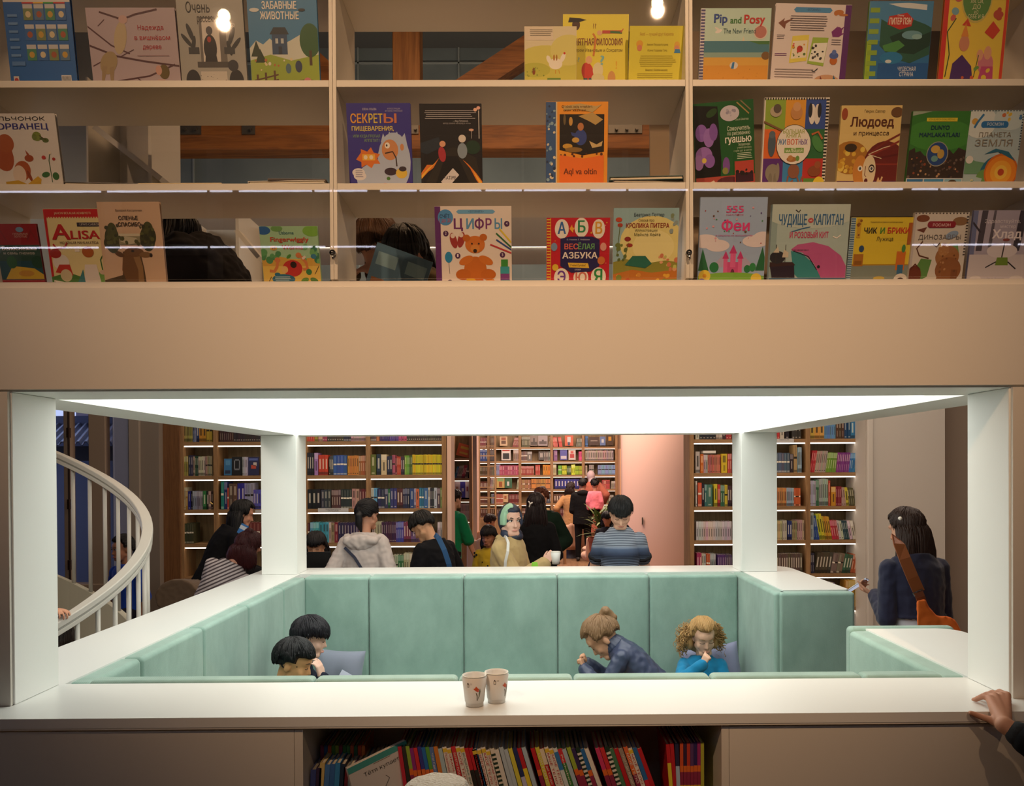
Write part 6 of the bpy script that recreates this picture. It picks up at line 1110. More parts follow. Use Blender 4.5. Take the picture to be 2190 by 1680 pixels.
        if 'bun' in sty:
            p = hp(0, -.075, .105); hb.ell(p, Vector((.04, .036, .034)) * k, 14, 10); hb.ell(p + Vector((.02, -.02, .012)) * k, .022 * k); hb.ell(p + Vector((-.025, -.01, -.008)) * k, .02 * k)
        st = MB(); st.x = W; rr = random.Random(int(H * 1000) + int(head_deg)); far = vox > .0095
        ec, er = Vector((0, -.012, .026)), Vector((.095, .113, .109)); ca = (Vector((0, -.96, .25)) if 'pony' in sty else Vector((0, -.72, .68)) if 'bun' in sty or 'high' in sty else Vector((0, -.38, .92))).normalized(); tied = 'pony' in sty or 'bun' in sty or 'high' in sty or sty[0] == 'short'; ta = Vector((1, 0, 0)); ba = ca.cross(ta)
        on = lambda d, g: hp(*(ec + Vector((d.x * er.x, d.y * er.y, d.z * er.z)) * g))
        for _ in range(100 if far else 520):
            ph = rr.uniform(0, 2 * PI); t_ = ta * math.cos(ph) + ba * math.sin(ph); al = .25
            dd = lambda a: ca * math.cos(a) + t_ * math.sin(a)
            while al < 2.5 and fn(dd(al)) > .9: al += .04
            a0 = rr.uniform(.02, max(.05, al - .25)); a1 = al + (rr.uniform(-.14, -.02) if tied else rr.uniform(-.12, .10)); sw = rr.uniform(-.12, .12)
            ps = []; wv = rr.uniform(.0022, .0042) * k * (2 if far else 1)
            for j in range(6):
                u = j / 5; d = dd(a0 + (a1 - a0) * u) + ba.cross(t_) * sw * u * .3; d.normalize()
                ps.append(on(d, .985 + .028 * math.sin(PI * min(1, u * 1.15)) + rr.uniform(0, .012)))
            st.tube(ps, [wv * q for q in (.5, 1, 1.05, .95, .7, .12)], 5)
        if 'long' in sty or 'cover' in sty:
            rg_ = [(hp(0, -.02, .06), .088, .088), (p0, .096, .08), (p1, .116, .064), (p2, .124, .046), (p2 + dn * .05 * k + Vector((0, 0, -.02)), .10, .03)]
            for _ in range(60 if far else 260):
                a = rr.uniform(-PI - .25, .25); f0 = rr.uniform(0, 1.2); e = rr.uniform(.985, 1.035); ps = []; end = rr.uniform(3.5, 4.0)
                for j in range(7):
                    u = f0 + (end - f0) * j / 6; i = min(3, int(u)); v_ = u - i
                    c = rg_[i][0].lerp(rg_[i + 1][0], v_); rx, ry = (rg_[i][q] * (1 - v_) + rg_[i + 1][q] * v_ for q in (1, 2))
                    ps.append(c + Vector((rx * math.cos(a + .05 * math.sin(u * 2 + a * 5)), ry * math.sin(a), 0)) * k * e)
                wv = rr.uniform(.003, .0052) * k
                st.tube(ps, [wv * q for q in (.4, 1, 1, 1, .9, .6, .1)], 5)
        if 'curls' in sty:
            for i in range(230):
                sx = rr.choice((-1, 1)); z0 = rr.uniform(-.02, .085); x0 = sx * rr.uniform(.07, .1); y0 = rr.uniform(-.085, .015); L_ = rr.uniform(.09, .17); r_ = rr.uniform(.006, .016); f_ = rr.uniform(2, 4); o_ = rr.uniform(0, 6); sp = rr.uniform(.02, .07); ps = []
                for j in range(22):
                    u = j / 21; ps.append(hp(x0 + sx * sp * math.sin(u * 1.9) + r_ * math.cos(o_ + u * f_ * 2 * PI), y0 - .02 * u + r_ * math.sin(o_ + u * f_ * 2 * PI), z0 - L_ * u))
                st.tube(ps, [.0021 * k] * 20 + [.0016 * k, .0006 * k], 5)
            hb.ell(hp(0, -.06, -.05), Vector((.115, .055, .10)) * k)
            for q in (-1, 1): hb.ell(hp(q * .085, -.03, -.03), Vector((.03, .045, .075)) * k)
        blend('hair', hb, hm, root, .007 if H < 1.5 or face else .009, 2, .0035, st)
    if face:
        for q in (-1, 1):
            e_ = MB(); e_.x = W
            if eyes == 'open':
                e_.ell(hp(q * .031, .0745, .008), Vector((.0155, .009, .0075)) * k, 12, 8, rot=HR.to_euler())
                eo = obj('eye', e_, EYEW, root, smooth=True)
                i_ = MB(); i_.x = W; i_.ell(hp(q * .031 + (head[3] if len(head) > 3 else 0), .0815, .008), Vector((.0065, .0035, .0065)) * k, 10, 8, rot=HR.to_euler()); obj('iris', i_, IRIS, eo, smooth=True)
                l_ = MB(); l_.x = W; l_.tube([hp(q * (.031 + .016 * math.cos(a)), .0835 - .006 * max(0, math.cos(a)), .008 + .0085 * math.sin(a)) for a in [PI * i / 8 for i in range(9)]], [.001 * k] + [.002 * k] * 7 + [.001 * k], 6); obj('eyelash', l_, BROW, eo)
            else:
                e_.tube([hp(q * (.031 + .0155 * math.cos(a)), .0815 - .006 * max(0, math.cos(a)), .003 - .0055 * math.sin(a)) for a in [PI * i / 8 for i in range(9)]], [.0009 * k] + [.0017 * k] * 7 + [.0009 * k], 6); obj('eyelash', e_, BROW, root)
            w_ = MB(); w_.x = W; w_.tube([hp(q * .014, .087, .026), hp(q * .032, .085, .032), hp(q * .05, .071, .027)], [.0018 * k, (.0024 if child else .0034) * k, .001 * k], 6); obj('eyebrow', w_, M('brow_' + hair, mixc(hair, '3a2a22', .35), .8), root)
        m_ = MB(); m_.x = W; m_.tube([hp(-.023, .0815, -.0655), hp(-.009, .0905, -.0625), hp(.009, .0905, -.0625), hp(.023, .0815, -.0655)], [.002 * k, .0058 * k, .0058 * k, .002 * k], 8)
        obj('lips', m_, M('lips_' + skinc, mixc(skinc, 'a83c3c', .34), .5), root, smooth=True)
    if extra: extra(cx)
    return cx
def belt(cx, pts, w, mat, name='strap', th=.004, parent=None, normal=None):
    """a flat strap through world points"""
    mb = MB(); pts = [Vector(p) for p in pts]; vs = []
    for i, p in enumerate(pts):
        t = (pts[min(i + 1, len(pts) - 1)] - pts[max(i - 1, 0)]).normalized(); n = Vector(normal or (0, -1, 0)); n = (n - t * n.dot(t)).normalized(); s = t.cross(n)
        vs += [p + s * w / 2 - n * th, p - s * w / 2 - n * th, p - s * w / 2 + n * th, p + s * w / 2 + n * th]
    fs = [(4 * i + a, 4 * i + (a + 1) % 4, 4 * i + 4 + (a + 1) % 4, 4 * i + 4 + a) for i in range(len(pts) - 1) for a in range(4)] + [(3, 2, 1, 0), tuple(len(vs) - 4 + a for a in range(4))]
    return obj(name, mb.add(vs, fs), mat, parent, smooth=False)
def lump(name, prims, mat, parent, vox=.008, sm=3, nz=0):
    mb = MB()
    for q in prims:
        if q[0] == 'c': mb.cap(*q[1:])
        else: mb.ell(*q[1:])
    return blend(name, mb, mat, parent, vox, sm, nz)

def locw(base, deg, w): return tuple(Matrix.Rotation(math.radians(-deg), 3, 'Z') @ (Vector(w) - Vector(base)))
def dirw(deg, d): return tuple(Matrix.Rotation(math.radians(-deg), 3, 'Z') @ Vector(d))
# ---- in the booth
LAV, GREYP = M('lavender_cotton', '8f8fae', .85, bump=(14, .5), sheen=.2), M('grey_velvet', '84889a', .85, bump=(12, .5), sheen=.3)
def pillow(lab, c, w, h, rot, mat):
    t = thing('cushion', lab, 'cushion', c, 'cushions on the booth sofa')
    mb = MB(); n = 12; vs = []
    for sgn in (-1, 1):
        for i in range(n + 1):
            for j in range(n + 1):
                u, v = i / n * 2 - 1, j / n * 2 - 1; e = (1 - u ** 4) * (1 - v ** 4)
                tuft = math.exp(-((u) ** 2 + (v) ** 2) * 14) * .6 + .25 * math.exp(-(u * u) * 60) + .25 * math.exp(-(v * v) * 60)
                pin = 1 - .06 * (abs(u) ** 3) * (1 - abs(v)) - .06 * (abs(v) ** 3) * (1 - abs(u))
                vs.append((u * w / 2 * (1 - .06 * (1 - v * v) * abs(u)), sgn * (.006 + .055 * e ** .6 * (1 - .55 * min(1, tuft))), v * h / 2 * (1 - .06 * (1 - u * u) * abs(v))))
    m1 = (n + 1) ** 2; fs = []
    for i in range(n):
        for j in range(n):
            a = i * (n + 1) + j; q = (a, a + n + 1, a + n + 2, a + 1); fs += [q, tuple(m1 + x for x in q[::-1])]
    rim = [i * (n + 1) for i in range(n + 1)] + [n * (n + 1) + j for j in range(1, n + 1)] + [i * (n + 1) + n for i in range(n - 1, -1, -1)] + [j for j in range(n - 1, 0, -1)]
    fs += [(rim[i], m1 + rim[i], m1 + rim[(i + 1) % len(rim)], rim[(i + 1) % len(rim)]) for i in range(len(rim))]
    obj('cushion_cover', mb.add(vs, fs), mat, t, smooth=True, local=True)
    t.rotation_euler = [math.radians(a) for a in rot]
    bt = MB().ell((0, -.03, 0), (.012, .006, .012)); obj('button', bt, mat, t, smooth=True, local=True)
    return t
pillow('grey blue tufted cushion on the sofa beside the two boys', P(722, 1452, 2.86), .34, .40, (-14, 4, 0), GREYP)
pillow('lavender tufted cushion behind the curly haired girl', P(1527, 1452, 2.86), .40, .46, (-12, -9, -4), LAV)
def blond(cx):
    hp, k = cx['hp'], cx['k']
q = P(1508, 1388, 2.62)
person('girl with curly fair hair in a bright blue sweatshirt resting a hand on her mouth', (q.x + .0, 2.68, .0), 176, 1.18, lean=-8, head=(20, 8, 3), sit=.335, legs='sit', R=(.03, .185, .70), L=(-.16, .2, .36), skinc='e0b498', hair='b48c58', style='back+high+curls', top=dict(c='1f7fae', n='sweatshirt', e=.016, hem=.02, crease=.005), bottom=dict(c='4a5a78'), face=True, eyes='down', hs=1.02, vox=.006,
       hands={'R': dict(d=(-.45, .1, .9), n=(-.6, -.6, .2), curl=(55, 60, 40), thumb=(20, 20), s=.95)}, poleR=(.9, .2, -.8))
q = P(1322, 1394, 2.3)
def jacket_trim(cx):
    hp, k, W, root = cx['hp'], cx['k'], cx['W'], cx['root']
    m = MB(); m.x = W; m.tube([hp(.0, -.088, .075) + Vector((0, 0, 0)), hp(.0, -.1, .09)], [.024, .026], 12); obj('hair_tie', m, M('pale_scrunchie', 'c8a08a', .6), root, smooth=True)
person('girl with a fair brown ponytail and shiny navy jacket, chin on her fist', (q.x + .30, 2.40, 0), 78, 1.36, neck=-.5, lean=46, head=(50, 8, 0), sit=.54, legs='kneel', hs=1.14, L=(-.09, .49, .70), R=(.06, .49, .70), skinc='dca684', hair='8a6a4c', style='back+high', top=dict(m=M('satin_navy', '3c4460', .42, bump=(10, .5), spec=.6), n='jacket', e=.016, hem=.03, crease=.006), bottom=dict(c='2c3040'), face=True, eyes='down', vox=.006,
       hands={'L': dict(d=(.2, .35, .9), n=(.2, .9, -.3), curl=(70, 70, 40), s=.9), 'R': dict(d=(-.2, .35, .9), n=(-.2, .9, -.3), curl=(70, 70, 40), s=.9)}, extra=lambda cx: (jacket_trim(cx), lump('collar', [('c', cx['W'] @ cx['tp'](.052 * math.cos(a), .045 * math.sin(a), .315), cx['W'] @ cx['tp'](.04 * math.cos(a), .036 * math.sin(a) + .004, .352), .014, .011) for a in [PI * (.75 + 1.5 * i / 14) for i in range(15)]], MATS['satin_navy'], cx['top'], .006, 3), (lambda c: lump('ponytail', [('c', c, c + Vector((.035, 0, .03)), .022, .034), ('c', c + Vector((.035, 0, .03)), c + Vector((.075, .01, -.01)), .034, .036), ('c', c + Vector((.075, .01, -.01)), c + Vector((.085, .0, -.075)), .034, .022), ('c', c + Vector((.085, 0, -.075)), c + Vector((.07, 0, -.125)), .022, .007)], hairm('8a6a4c'), cx['root'], .007, 2, .006))(cx['W'] @ cx['hp'](0, -.085, .09))))
q = P(640, 1388, 2.05)
person('boy with a thick black fringe holding a hand to his nose', (q.x - .10, 2.10, 0), -84, 1.52, lean=10, head=(16, 2, 0), sit=.36, legs='sit', L=locw((q.x - .10, 2.10, 0), -84, P(689, 1452, 1.96)), R=(.16, .34, .52), skinc='e0b8a4', hair='14121a', style='bowl', top=dict(c='1c2030', n='sweater', e=.014), bottom=dict(c='20222c'), face=True, eyes='down', vox=.006,
       hands={'L': dict(d=dirw(-84, (-.22, .05, .95)), n=dirw(-84, (-.9, .3, -.1)), curl=(22, 30, 22), s=1.0)}, poleL=(.1, .6, -1))
q = P(607, 1426, 1.66)
person('boy with short black hair and a navy hooded top reading with lowered eyes', (q.x - .05, 1.62, 0), -88, 1.48, lean=6, head=(20, -4, 0), sit=.345, legs='sit', L=(-.05, .36, .50), R=(.1, .36, .50), skinc='d89e6c', hair='100f12', style='short', top=dict(c='1c2450', n='hoodie', e=.02, crease=.006), bottom=dict(c='2a2c3a'), face=True, eyes='down', vox=.006,
       extra=lambda cx: lump('hood', [('c', cx['W'] @ cx['tp'](-.07, -.06, .30), cx['W'] @ cx['tp'](.07, -.06, .30), .045, .045), ('e', cx['W'] @ cx['tp'](0, -.08, .285), (.07, .06, .055))], cloth('1c2450'), cx['root'], .008, 3, .008))
pp = thing('paper_sheet', 'white leaflet standing up from the lap beside the grey cushion', 'paper', P(741, 1448, 2.55))
obj('leaf', MB().box(-.05, .05, -.001, .001, -.14, .03), M('white_paper', 'c4c8dc', .6), pp, local=True); pp.rotation_euler = (-.3, .6, .4)

# ---- standing beyond the booth
NAVY = M('navy_knit', '121433', .85, bump=(40, .3, (1, 1, 6)), sheen=.2)
q = P(1962, 1000, 2.15)
def bag_lady(cx):
    root = cx['root']
    m = MB().ell(P(1925, 1108, 2.14 - .06), .011); obj('hair_clip', m, M('pearl', 'e8e4dc', .3), root, smooth=True)
bl = person('woman in a navy cardigan with long brown hair, looking at her phone', (q.x, 2.16, 0), 8, 1.70, lean=3, head=(18, 22, 4), L=(-.13, .22, 1.16), R=(.10, .25, 1.12), skinc='c8957a', hair='2a1812', style='back+long+cover', top=dict(m=NAVY, n='cardigan', e=.013, hem=-.10, crease=.005), bottom=dict(c='c4c4d0', n='skirt', up=.115, w=.5, skirt=.32), build=1.06, vox=.007, poleL=(-.22, -.5, -1), poleR=(.22, -.5, -1), sh=.96, extra=bag_lady,
       hands={'L': dict(curl=(50, 50, 30), d=(-.5, .8, .3), n=(.2, .2, 1))})
ph = thing('smartphone', 'pale phone in the hand of the woman with the orange bag', 'phone', bl['W'] @ (bl['arms'][0][3] + Vector((-.055, .10, .05)))); ph.rotation_euler = (.9, .2, .9)
obj('phone_body', MB().box(-.037, .037, -.004, .004, -.07, .07), M('phone_shell', 'c0c4d0', .3), ph, local=True, bevel=.003)
obj('screen', MB().box(-.034, .034, -.0045, -.004, -.066, .066), M('lit_screen', 'aab8d8', .2, emit=('c8d4f0', .6)), ph, local=True)
ORG, LEA = M('orange_canvas', 'd8641a', .75, bump=(16, .35)), M('brown_leather', '8a4a24', .5, bump=(60, .2))
yb = 2.0
bg = thing('shoulder_bag', 'orange canvas shoulder bag on a wide brown strap', 'bag', P(2010, 1330, yb))
belt(None, [P(1916, 1148, 2.08), P(1923, 1163, 1.985), P(1935, 1194, 1.95), P(1952, 1235, 1.94), P(1966, 1266, 1.945)], .066, LEA, 'strap', .003, bg)
rg = MB(); a, b_, c_, d_ = P(1953, 1268, 1.94), P(1972, 1260, 1.94), P(1974, 1266, 1.935), P(1955, 1274, 1.935); rg.tube([a, b_, c_, d_, a], .0045, 8); obj('ring', rg, CHROME, bg)
belt(None, [P(1964, 1266, 1.935), P(1968, 1276, 1.93), P(1972, 1287, 1.93)], .05, M('dark_leather', '6a3418', .45), 'leather_tab', .006, bg)
bp = MB(); F0 = [(1960, 1284), (1978, 1280), (1988, 1300), (2003, 1316), (2030, 1318), (2043, 1326), (2056, 1350), (2070, 1385), (2060, 1450), (1985, 1462), (1966, 1400)]
n = len(F0); vv = [P(u, v, 1.90) for u, v in F0] + [P(u, v, 2.0) for u, v in F0]
tri = geometry.tessellate_polygon([[Vector((u, v, 0)) for u, v in F0]])
bp.add(vv, [t for t in tri] + [tuple(n + i for i in t[::-1]) for t in tri] + [(i, i + n, (i + 1) % n + n, (i + 1) % n) for i in range(n)])
o = blend('bag_body', bp, ORG, bg, .01, 4, .004)
st_man = None
def man_shirt():
    m, N, L_, b = new_mat('striped_jersey')
    tc = N.new('ShaderNodeTexCoord'); sx = N.new('ShaderNodeSeparateXYZ'); L_.new(tc.outputs['Object'], sx.inputs[0])
    w = N.new('ShaderNodeMath'); w.operation = 'PINGPONG'; w.inputs[1].default_value = .0065; L_.new(sx.outputs[2], w.inputs[0])
    g = N.new('ShaderNodeMath'); g.operation = 'GREATER_THAN'; g.inputs[1].default_value = .0034; L_.new(w.outputs[0], g.inputs[0])
    mr = N.new('ShaderNodeMapRange'); mr.inputs[1].default_value = 1.15; mr.inputs[2].default_value = 1.49; L_.new(sx.outputs[2], mr.inputs[0])
    def ramp(stops):
        r = N.new('ShaderNodeValToRGB'); 
        while len(r.color_ramp.elements) < len(stops): r.color_ramp.elements.new(1)
        for e, (p, h) in zip(r.color_ramp.elements, stops): e.position = p; e.color = (*lin(h), 1)
        L_.new(mr.outputs[0], r.inputs[0]); return r
    r1 = ramp([(.0, '8a96a8'), (.2, '6a7890'), (.30, '2c3648'), (.36, '34405a'), (.48, '50607c'), (.53, '8c98ac'), (.55, '9aa4b4'), (1, 'a4acb8')])
    r2 = ramp([(.0, '181c28'), (.3, '1c2232'), (.36, '303a52'), (.48, '50607c'), (.53, '8c98ac'), (.55, '3a4152'), (.9, '4a5264'), (1, '5a6274')])
    mx = N.new('ShaderNodeMix'); mx.data_type = 'RGBA'; L_.new(g.outputs[0], mx.inputs[0]); L_.new(r1.outputs[0], mx.inputs[6]); L_.new(r2.outputs[0], mx.inputs[7])
    L_.new(mx.outputs[2], b.inputs['Base Color']); b.inputs['Roughness'].default_value = .9
    return m
def man_extra(cx):
    W, tp, root = cx['W'], cx['tp'], cx['root']
    m = MB(); m.x = W; m.tube([tp(.040 * math.cos(a), .037 * math.sin(a) + .004, .314 - .016 * math.sin(a)) for a in [2 * PI * i / 24 for i in range(25)]], .0085, 8); obj('collar', m, M('black_rib', '14141a', .9), root, smooth=True)
    for (q_, S, E_, w) in cx['arms']:
        d = (E_ - S).normalized(); c = S + (E_ - S) * .53
        m = MB(); m.x = W; m.tube([c - d * .012, c + d * .012], .031 * cx['H'] + .0165, 18); obj('cuff', m, M('black_rib', '14141a', .9), root, smooth=True)
q = P(1325, 1000, 3.86)
person('man with a black bowl haircut in a grey blue striped T-shirt looking down', (q.x, 3.86, 0), 176, 1.75, lean=4, head=(36, 0, 0), L=(-.225, .10, .90), R=(.225, .10, .90), hs=1.03, sh=.88, skinc='d2a58c', hair='110f10', style='fringe', top=dict(m=man_shirt(), n='t_shirt', e=.011, hem=.06, sleeve=.27, crease=.003), bottom=dict(c='2c3040'), build=.94, poleL=(-.2, -1, -.2), poleR=(.2, -1, -.2), face=True, eyes='down', vox=.007, extra=man_extra)
TAN = cloth('b59a6c', 9, .3)
SCARF = M('silk_scarf', '1c2230', .5, var=(16, '25304a'))
def scarf_extra(cx):
    W, hp, tp, HR, k, root = cx['W'], cx['hp'], cx['tp'], cx['HR'], cx['k'], cx['root']
    def fn(d): return .78 if (d.y > .22 - .3 * max(0, -d.z) and d.z < .55 and abs(d.x) < .83) else 1.0
    m = MB(); m.x = W; m.ell(hp(0, -.008, .01), Vector((.094, .108, .122)) * k, 40, 28, rot=HR.to_euler(), fn=fn); m.cap(hp(-.04, .02, -.1), hp(.04, .02, -.1), .05, .05); m.cap(hp(0, -.03, -.08), tp(0, 0, .30), .066, .085)
    m.ell(tp(0, .03, .315), (.085, .075, .045))
    h = blend('headscarf', m, SCARF, root, .007, 2, .003)
    g = MB(); g.x = W
    def fb(d): return 1.0 if (.02 < d.y < .62 and d.z > -.35 and d.x > -.05) else .7
    g.ell(hp(.0, -.006, .012), Vector((.0965, .1105, .1245)) * k, 40, 28, rot=HR.to_euler(), fn=fb); blend('scarf_band', g, M('mint_silk', '9cc4a4', .5), h, .006, 1)
    c = MB(); c.x = W; c.cap(tp(-.05, .03, .31), tp(.06, .045, .27), .03, .03); c.cap(tp(.05, -.02, .31), tp(.075, .03, .27), .028, .03); c.cap(tp(-.05, -.03, .31), tp(.05, -.03, .31), .03, .03)
    blend('coat_collar', c, TAN, cx['top'], .008, 3, .004)
    bt = MB(); bt.x = W; bt.ell(tp(-.03, .083, .1), (.012, .006, .012)); obj('button', bt, M('horn_button', '2c1c14', .4), cx['top'], smooth=True)
q = P(1092, 1000, 3.9)
sw = person('woman in a dark and mint headscarf and tan trench coat holding a paper cup', (q.x - .02, 3.92, 0), -112, 1.665, lean=0, head=(4, -44, 0, -.004), R=(.06, .33, 1.20), L=(-.12, .28, 1.08), hs=1.08, skinc='dcb09c', hair='1c1614', style='none', top=dict(m=TAN, n='trench_coat', e=.028, hem=.24, flare=.02, crease=.004), bottom=dict(c='2c2c34'), build=1.06, face=True, vox=.006, extra=scarf_extra, neck=-.22,
       hands={'R': dict(d=(-.25, .55, .75), n=(-1, .1, .2), curl=(35, 35, 25), thumb=(30, 45))})
belt(None, [P(1071, 1142, 4.05), P(1082, 1148, 3.74), P(1087, 1160, 3.66), P(1086, 1178, 3.64), P(1081, 1200, 3.66), P(1079, 1240, 3.7)], .022, M('white_webbing', 'd0ccc8', .7), 'shoulder_strap', .003, sw['root'])
def paper_cup(lab, c, s=1.0, art=True, rz=0, grp=None, plain=False):
    t = thing('paper_cup', lab, 'cup', c, grp)
    r0, r1, h = .0285 * s, .0385 * s, .098 * s
    m = MB(); m.lathe([(.0001, .006 * s), (r0 - .001, .006 * s), (r0 - .001, 0), (r0 + .0005, 0), (r0 + .0008, .012 * s), (r0 + .0028, .0135 * s), (r0 + .003 + (r1 - r0) * .9, h * .93), (r1 - .0005, h * .94), (r1 - .0006, h * .985), (r1 - .002, h), (r1 - .004, h * .96), (r0 + .001, .009 * s), (.0001, .008 * s)], (0, 0, 0), 40)
    obj('cup_body', m, M('paper_board', 'd9cdb8' if not plain else 'dedcd8', .55), t, smooth=True, local=True)
    l = MB().lathe([(r1 - .0003 + .0016 * math.cos(2 * PI * i / 8), h + .0016 * math.sin(2 * PI * i / 8)) for i in range(9)], (0, 0, 0), 40)
    obj('rolled_rim', l, M('paper_rim', 'e8e2d4', .5), t, smooth=True, local=True)
    if art:
        pr = MB()
        def on(u, v, e=.0006):     # u along the wall in metres, v up, on the front
            z = v; r = r0 + .003 + (r1 - r0) * .9 * (z - .0135 * s) / (h * .93 - .0135 * s) + e; a = -PI / 2 + u / r
            return (r * math.cos(a), r * math.sin(a), z)
        def shape(pts, col, e=.0006):
            cx_, cy_ = sum(p[0] for p in pts) / len(pts), sum(p[1] for p in pts) / len(pts)
            pr.add([on(cx_ * s, cy_ * s, e)] + [on(a * s, b2 * s, e) for a, b2 in pts], [(0, 1 + i, 1 + (i + 1) % len(pts)) for i in range(len(pts))], 0, col)
        o_ = -.008 if art == 1 else .002
        shape([(o_ - .012, .066), (o_ - .0045, .066), (o_ - .0045, .077), (o_ - .0083, .082), (o_ - .012, .077)], '3a2a22'); shape([(o_ - .0108, .0675), (o_ - .0057, .0675), (o_ - .0057, .0762), (o_ - .0108, .0762)], 'ded4c4', .0009)
        for dv in (.0785, .0755): shape([(o_ - .002, dv), (o_ + .006, dv), (o_ + .006, dv + .0009), (o_ - .002, dv + .0009)], 'b0a698')
        f = .013 if art == 1 else .032
        shape([(f - .012, .062), (f - .006, .064), (f - .002, .070), (f + .003, .064), (f + .008, .060), (f + .006, .052), (f + .002, .051), (f - .004, .055)], 'c8501c'); shape([(f + .001, .052), (f + .006, .052), (f + .008, .060), (f + .003, .058)], 'd0605a', .0009)
        shape([(f - .004, .049), (f - .001, .047), (f + .002, .040), (f + .0015, .022), (f - .001, .022), (f - .0005, .038)], '4a3a26')
        shape([(f + .001, .022), (f + .009, .036), (f + .013, .052), (f + .011, .063), (f + .007, .052), (f + .0055, .036)], '6a6a54')
        obj('printed_tulip', pr, PRINT, t, local=True)
    t.rotation_euler = (0, 0, rz)
    return t
paper_cup('white paper cup held by the woman in the headscarf', sw['W'] @ (sw['arms'][1][3] + Vector((-.035, .085, .0))), 1.0, 0, 0, None, True)
bag2 = thing('leaflet', 'bright green folded leaflet below the paper cup', 'leaflet', P(1141, 1215, 3.62)); obj('sheet', MB().prism([(-.05, -.12), (.06, -.12), (.03, .05), (-.01, .05)], -.002, .002), M('lime_card', '8ac83a', .6), bag2, local=True); bag2.rotation_euler = (PI / 2, 0, 0)
WHJ = cloth('c2b9b6', 7, .3)
def jacket_hood(cx):
    W, tp, root = cx['W'], cx['tp'], cx['root']
    ps = []
    for i in range(13):
        a = PI * (1.06 + .88 * i / 12); ps.append(W @ tp(.092 * math.cos(a), .085 * math.sin(a) + .012, .298 + .02 * math.sin(a)))
    pr = [('c', ps[i], ps[i + 1], .034, .034) for i in range(12)] + [('e', W @ tp(0, -.066, .265), (.125, .05, .075)), ('c', W @ tp(-.07, -.07, .275), W @ tp(.07, -.07, .275), .04, .04)]
    lump('hood', pr, WHJ, cx['top'], .009, 4, .010)
    belt(None, [W @ tp(-.08, -.072, .24), W @ tp(-.02, -.092, .19), W @ tp(.035, -.095, .11), W @ tp(.075, -.088, .02)], .024, M('navy_webbing', '2a3046', .7), 'strap', .003, root, (0, -1, .1))
q = P(774, 1000, 4.35)
person('woman with a black ponytail in an off-white hooded jacket seen from behind', (q.x, 4.36, 0), -6, 1.66, lean=5, head=(12, -20, 0), L=(-.21, .10, .90), R=(.17, .2, 1.0), hs=1.08, sh=.92, skinc='c8957a', hair='121114', style='back+pony', top=dict(m=WHJ, n='jacket', e=.03, hem=.08, flare=.01, crease=.007), bottom=dict(c='2a2c38'), vox=.008, build=.98, extra=jacket_hood)
BLK = cloth('0e0e12', 14, .3)
q = P(942, 1000, 4.3)
def blue_strap(cx): 
    W, tp = cx['W'], cx['tp']
    belt(None, [P(930, 1143, 4.1), P(938, 1150, 4.02), P(950, 1175, 3.99), P(960, 1205, 4.0), P(966, 1240, 4.05)], .042, M('blue_webbing', '1f4c78', .7), 'strap', .003, cx['root'])
person('boy with a messy black fringe in a black hooded top and blue strap, head bowed', (q.x + .02, 4.3, 0), 52, 1.60, lean=14, head=(42, 12, 0), L=(-.15, .32, 1.0), R=(.2, .3, 1.0), skinc='c99a76', hair='15110f', style='fringe', top=dict(m=BLK, n='hoodie', e=.032, hem=.08, crease=.006), bottom=dict(c='16161c'), vox=.008, build=1.0, hs=1.08, extra=blue_strap, face=True, eyes='down')
q = P(682, 1000, 4.85)
person('woman with a dark fringe bent behind the black laptop', (q.x, 4.95, 0), 178, 1.6, lean=16, head=(20, 4, 0), sit=.645, legs='sit', L=(-.12, .3, 1.0), R=(.12, .3, 1.0), skinc='c89878', hair='131014', style='fringe+cover', top=dict(c='1a1a20', n='sweater'), face=True, eyes='down', vox=.008)
dk = thing('desk', 'plain dark desk carrying the laptop behind the booth', 'desk', (q.x + .02, 4.62, 0))
obj('desk_top', MB().box(q.x - .28, q.x + .26, 4.40, 4.82, .89, .92), DOAK, dk, bevel=.004)
for sx in (-.26, .24): obj('leg', MB().box(q.x + sx - .02, q.x + sx + .02, 4.45, 4.78, 0, .889), DOAK, dk)
lt = thing('laptop', 'black laptop with its lid towards the booth', 'laptop', (q.x, 4.5, .921))
x0_, x1_ = P(655, 1200, 4.45).x, P(706.5, 1200, 4.45).x
obj('lid', MB().box(x0_, x1_, 4.445, 4.455, .935, P(680, 1179.5, 4.45).z), M('black_shell', '101114', .45), lt, bevel=.003)
obj('keyboard_base', MB().box(x0_, x1_, 4.46, 4.67, .9215, .937), M('black_shell'), lt, bevel=.003)
q = P(470, 1000, 4.6)
def hairpin(cx):
    m = MB(); c = P(452, 1076, 4.45); m.tube([c + Vector((-.01, 0, .01)), c, c + Vector((.012, 0, -.008))], .005, 6); obj('hair_clip', m, M('brass', 'a88a4a', .3, .8), cx['root'])
person('woman all in black with long black hair stooping towards the shelves', (q.x - .13, 4.65, 0), -52, 1.74, lean=24, head=(22, -8, 0), L=(.0, .45, 1.0), R=(.16, .42, 1.0), skinc='c8957a', hair='0c0b0e', style='back+long+cover', top=dict(c='0c0c10', n='coat', e=.03, hem=.28, flare=.01), bottom=dict(c='0e0e12'), vox=.009, extra=hairpin)
STR = stripes('striped_knit', (-.40, 0, .91), [(0, 'b9aeae'), (.55, '4a3e42')], period=.0125)
q = P(415, 1000, 3.35)
person('woman with dark red tied hair in a grey striped jersey leaning over', (q.x, 3.42, 0), -12, 1.62, lean=20, side=22, head=(32, -24, 16), L=(-.05, .35, .80), R=(.30, .26, .86), sit=.80, skinc='c08a70', hair='3a0f12', style='back+cover+bun', top=dict(m=STR, n='jersey', e=.016, hem=.04, crease=.006), bottom=dict(c='1c2450', w=1.3), vox=.008)
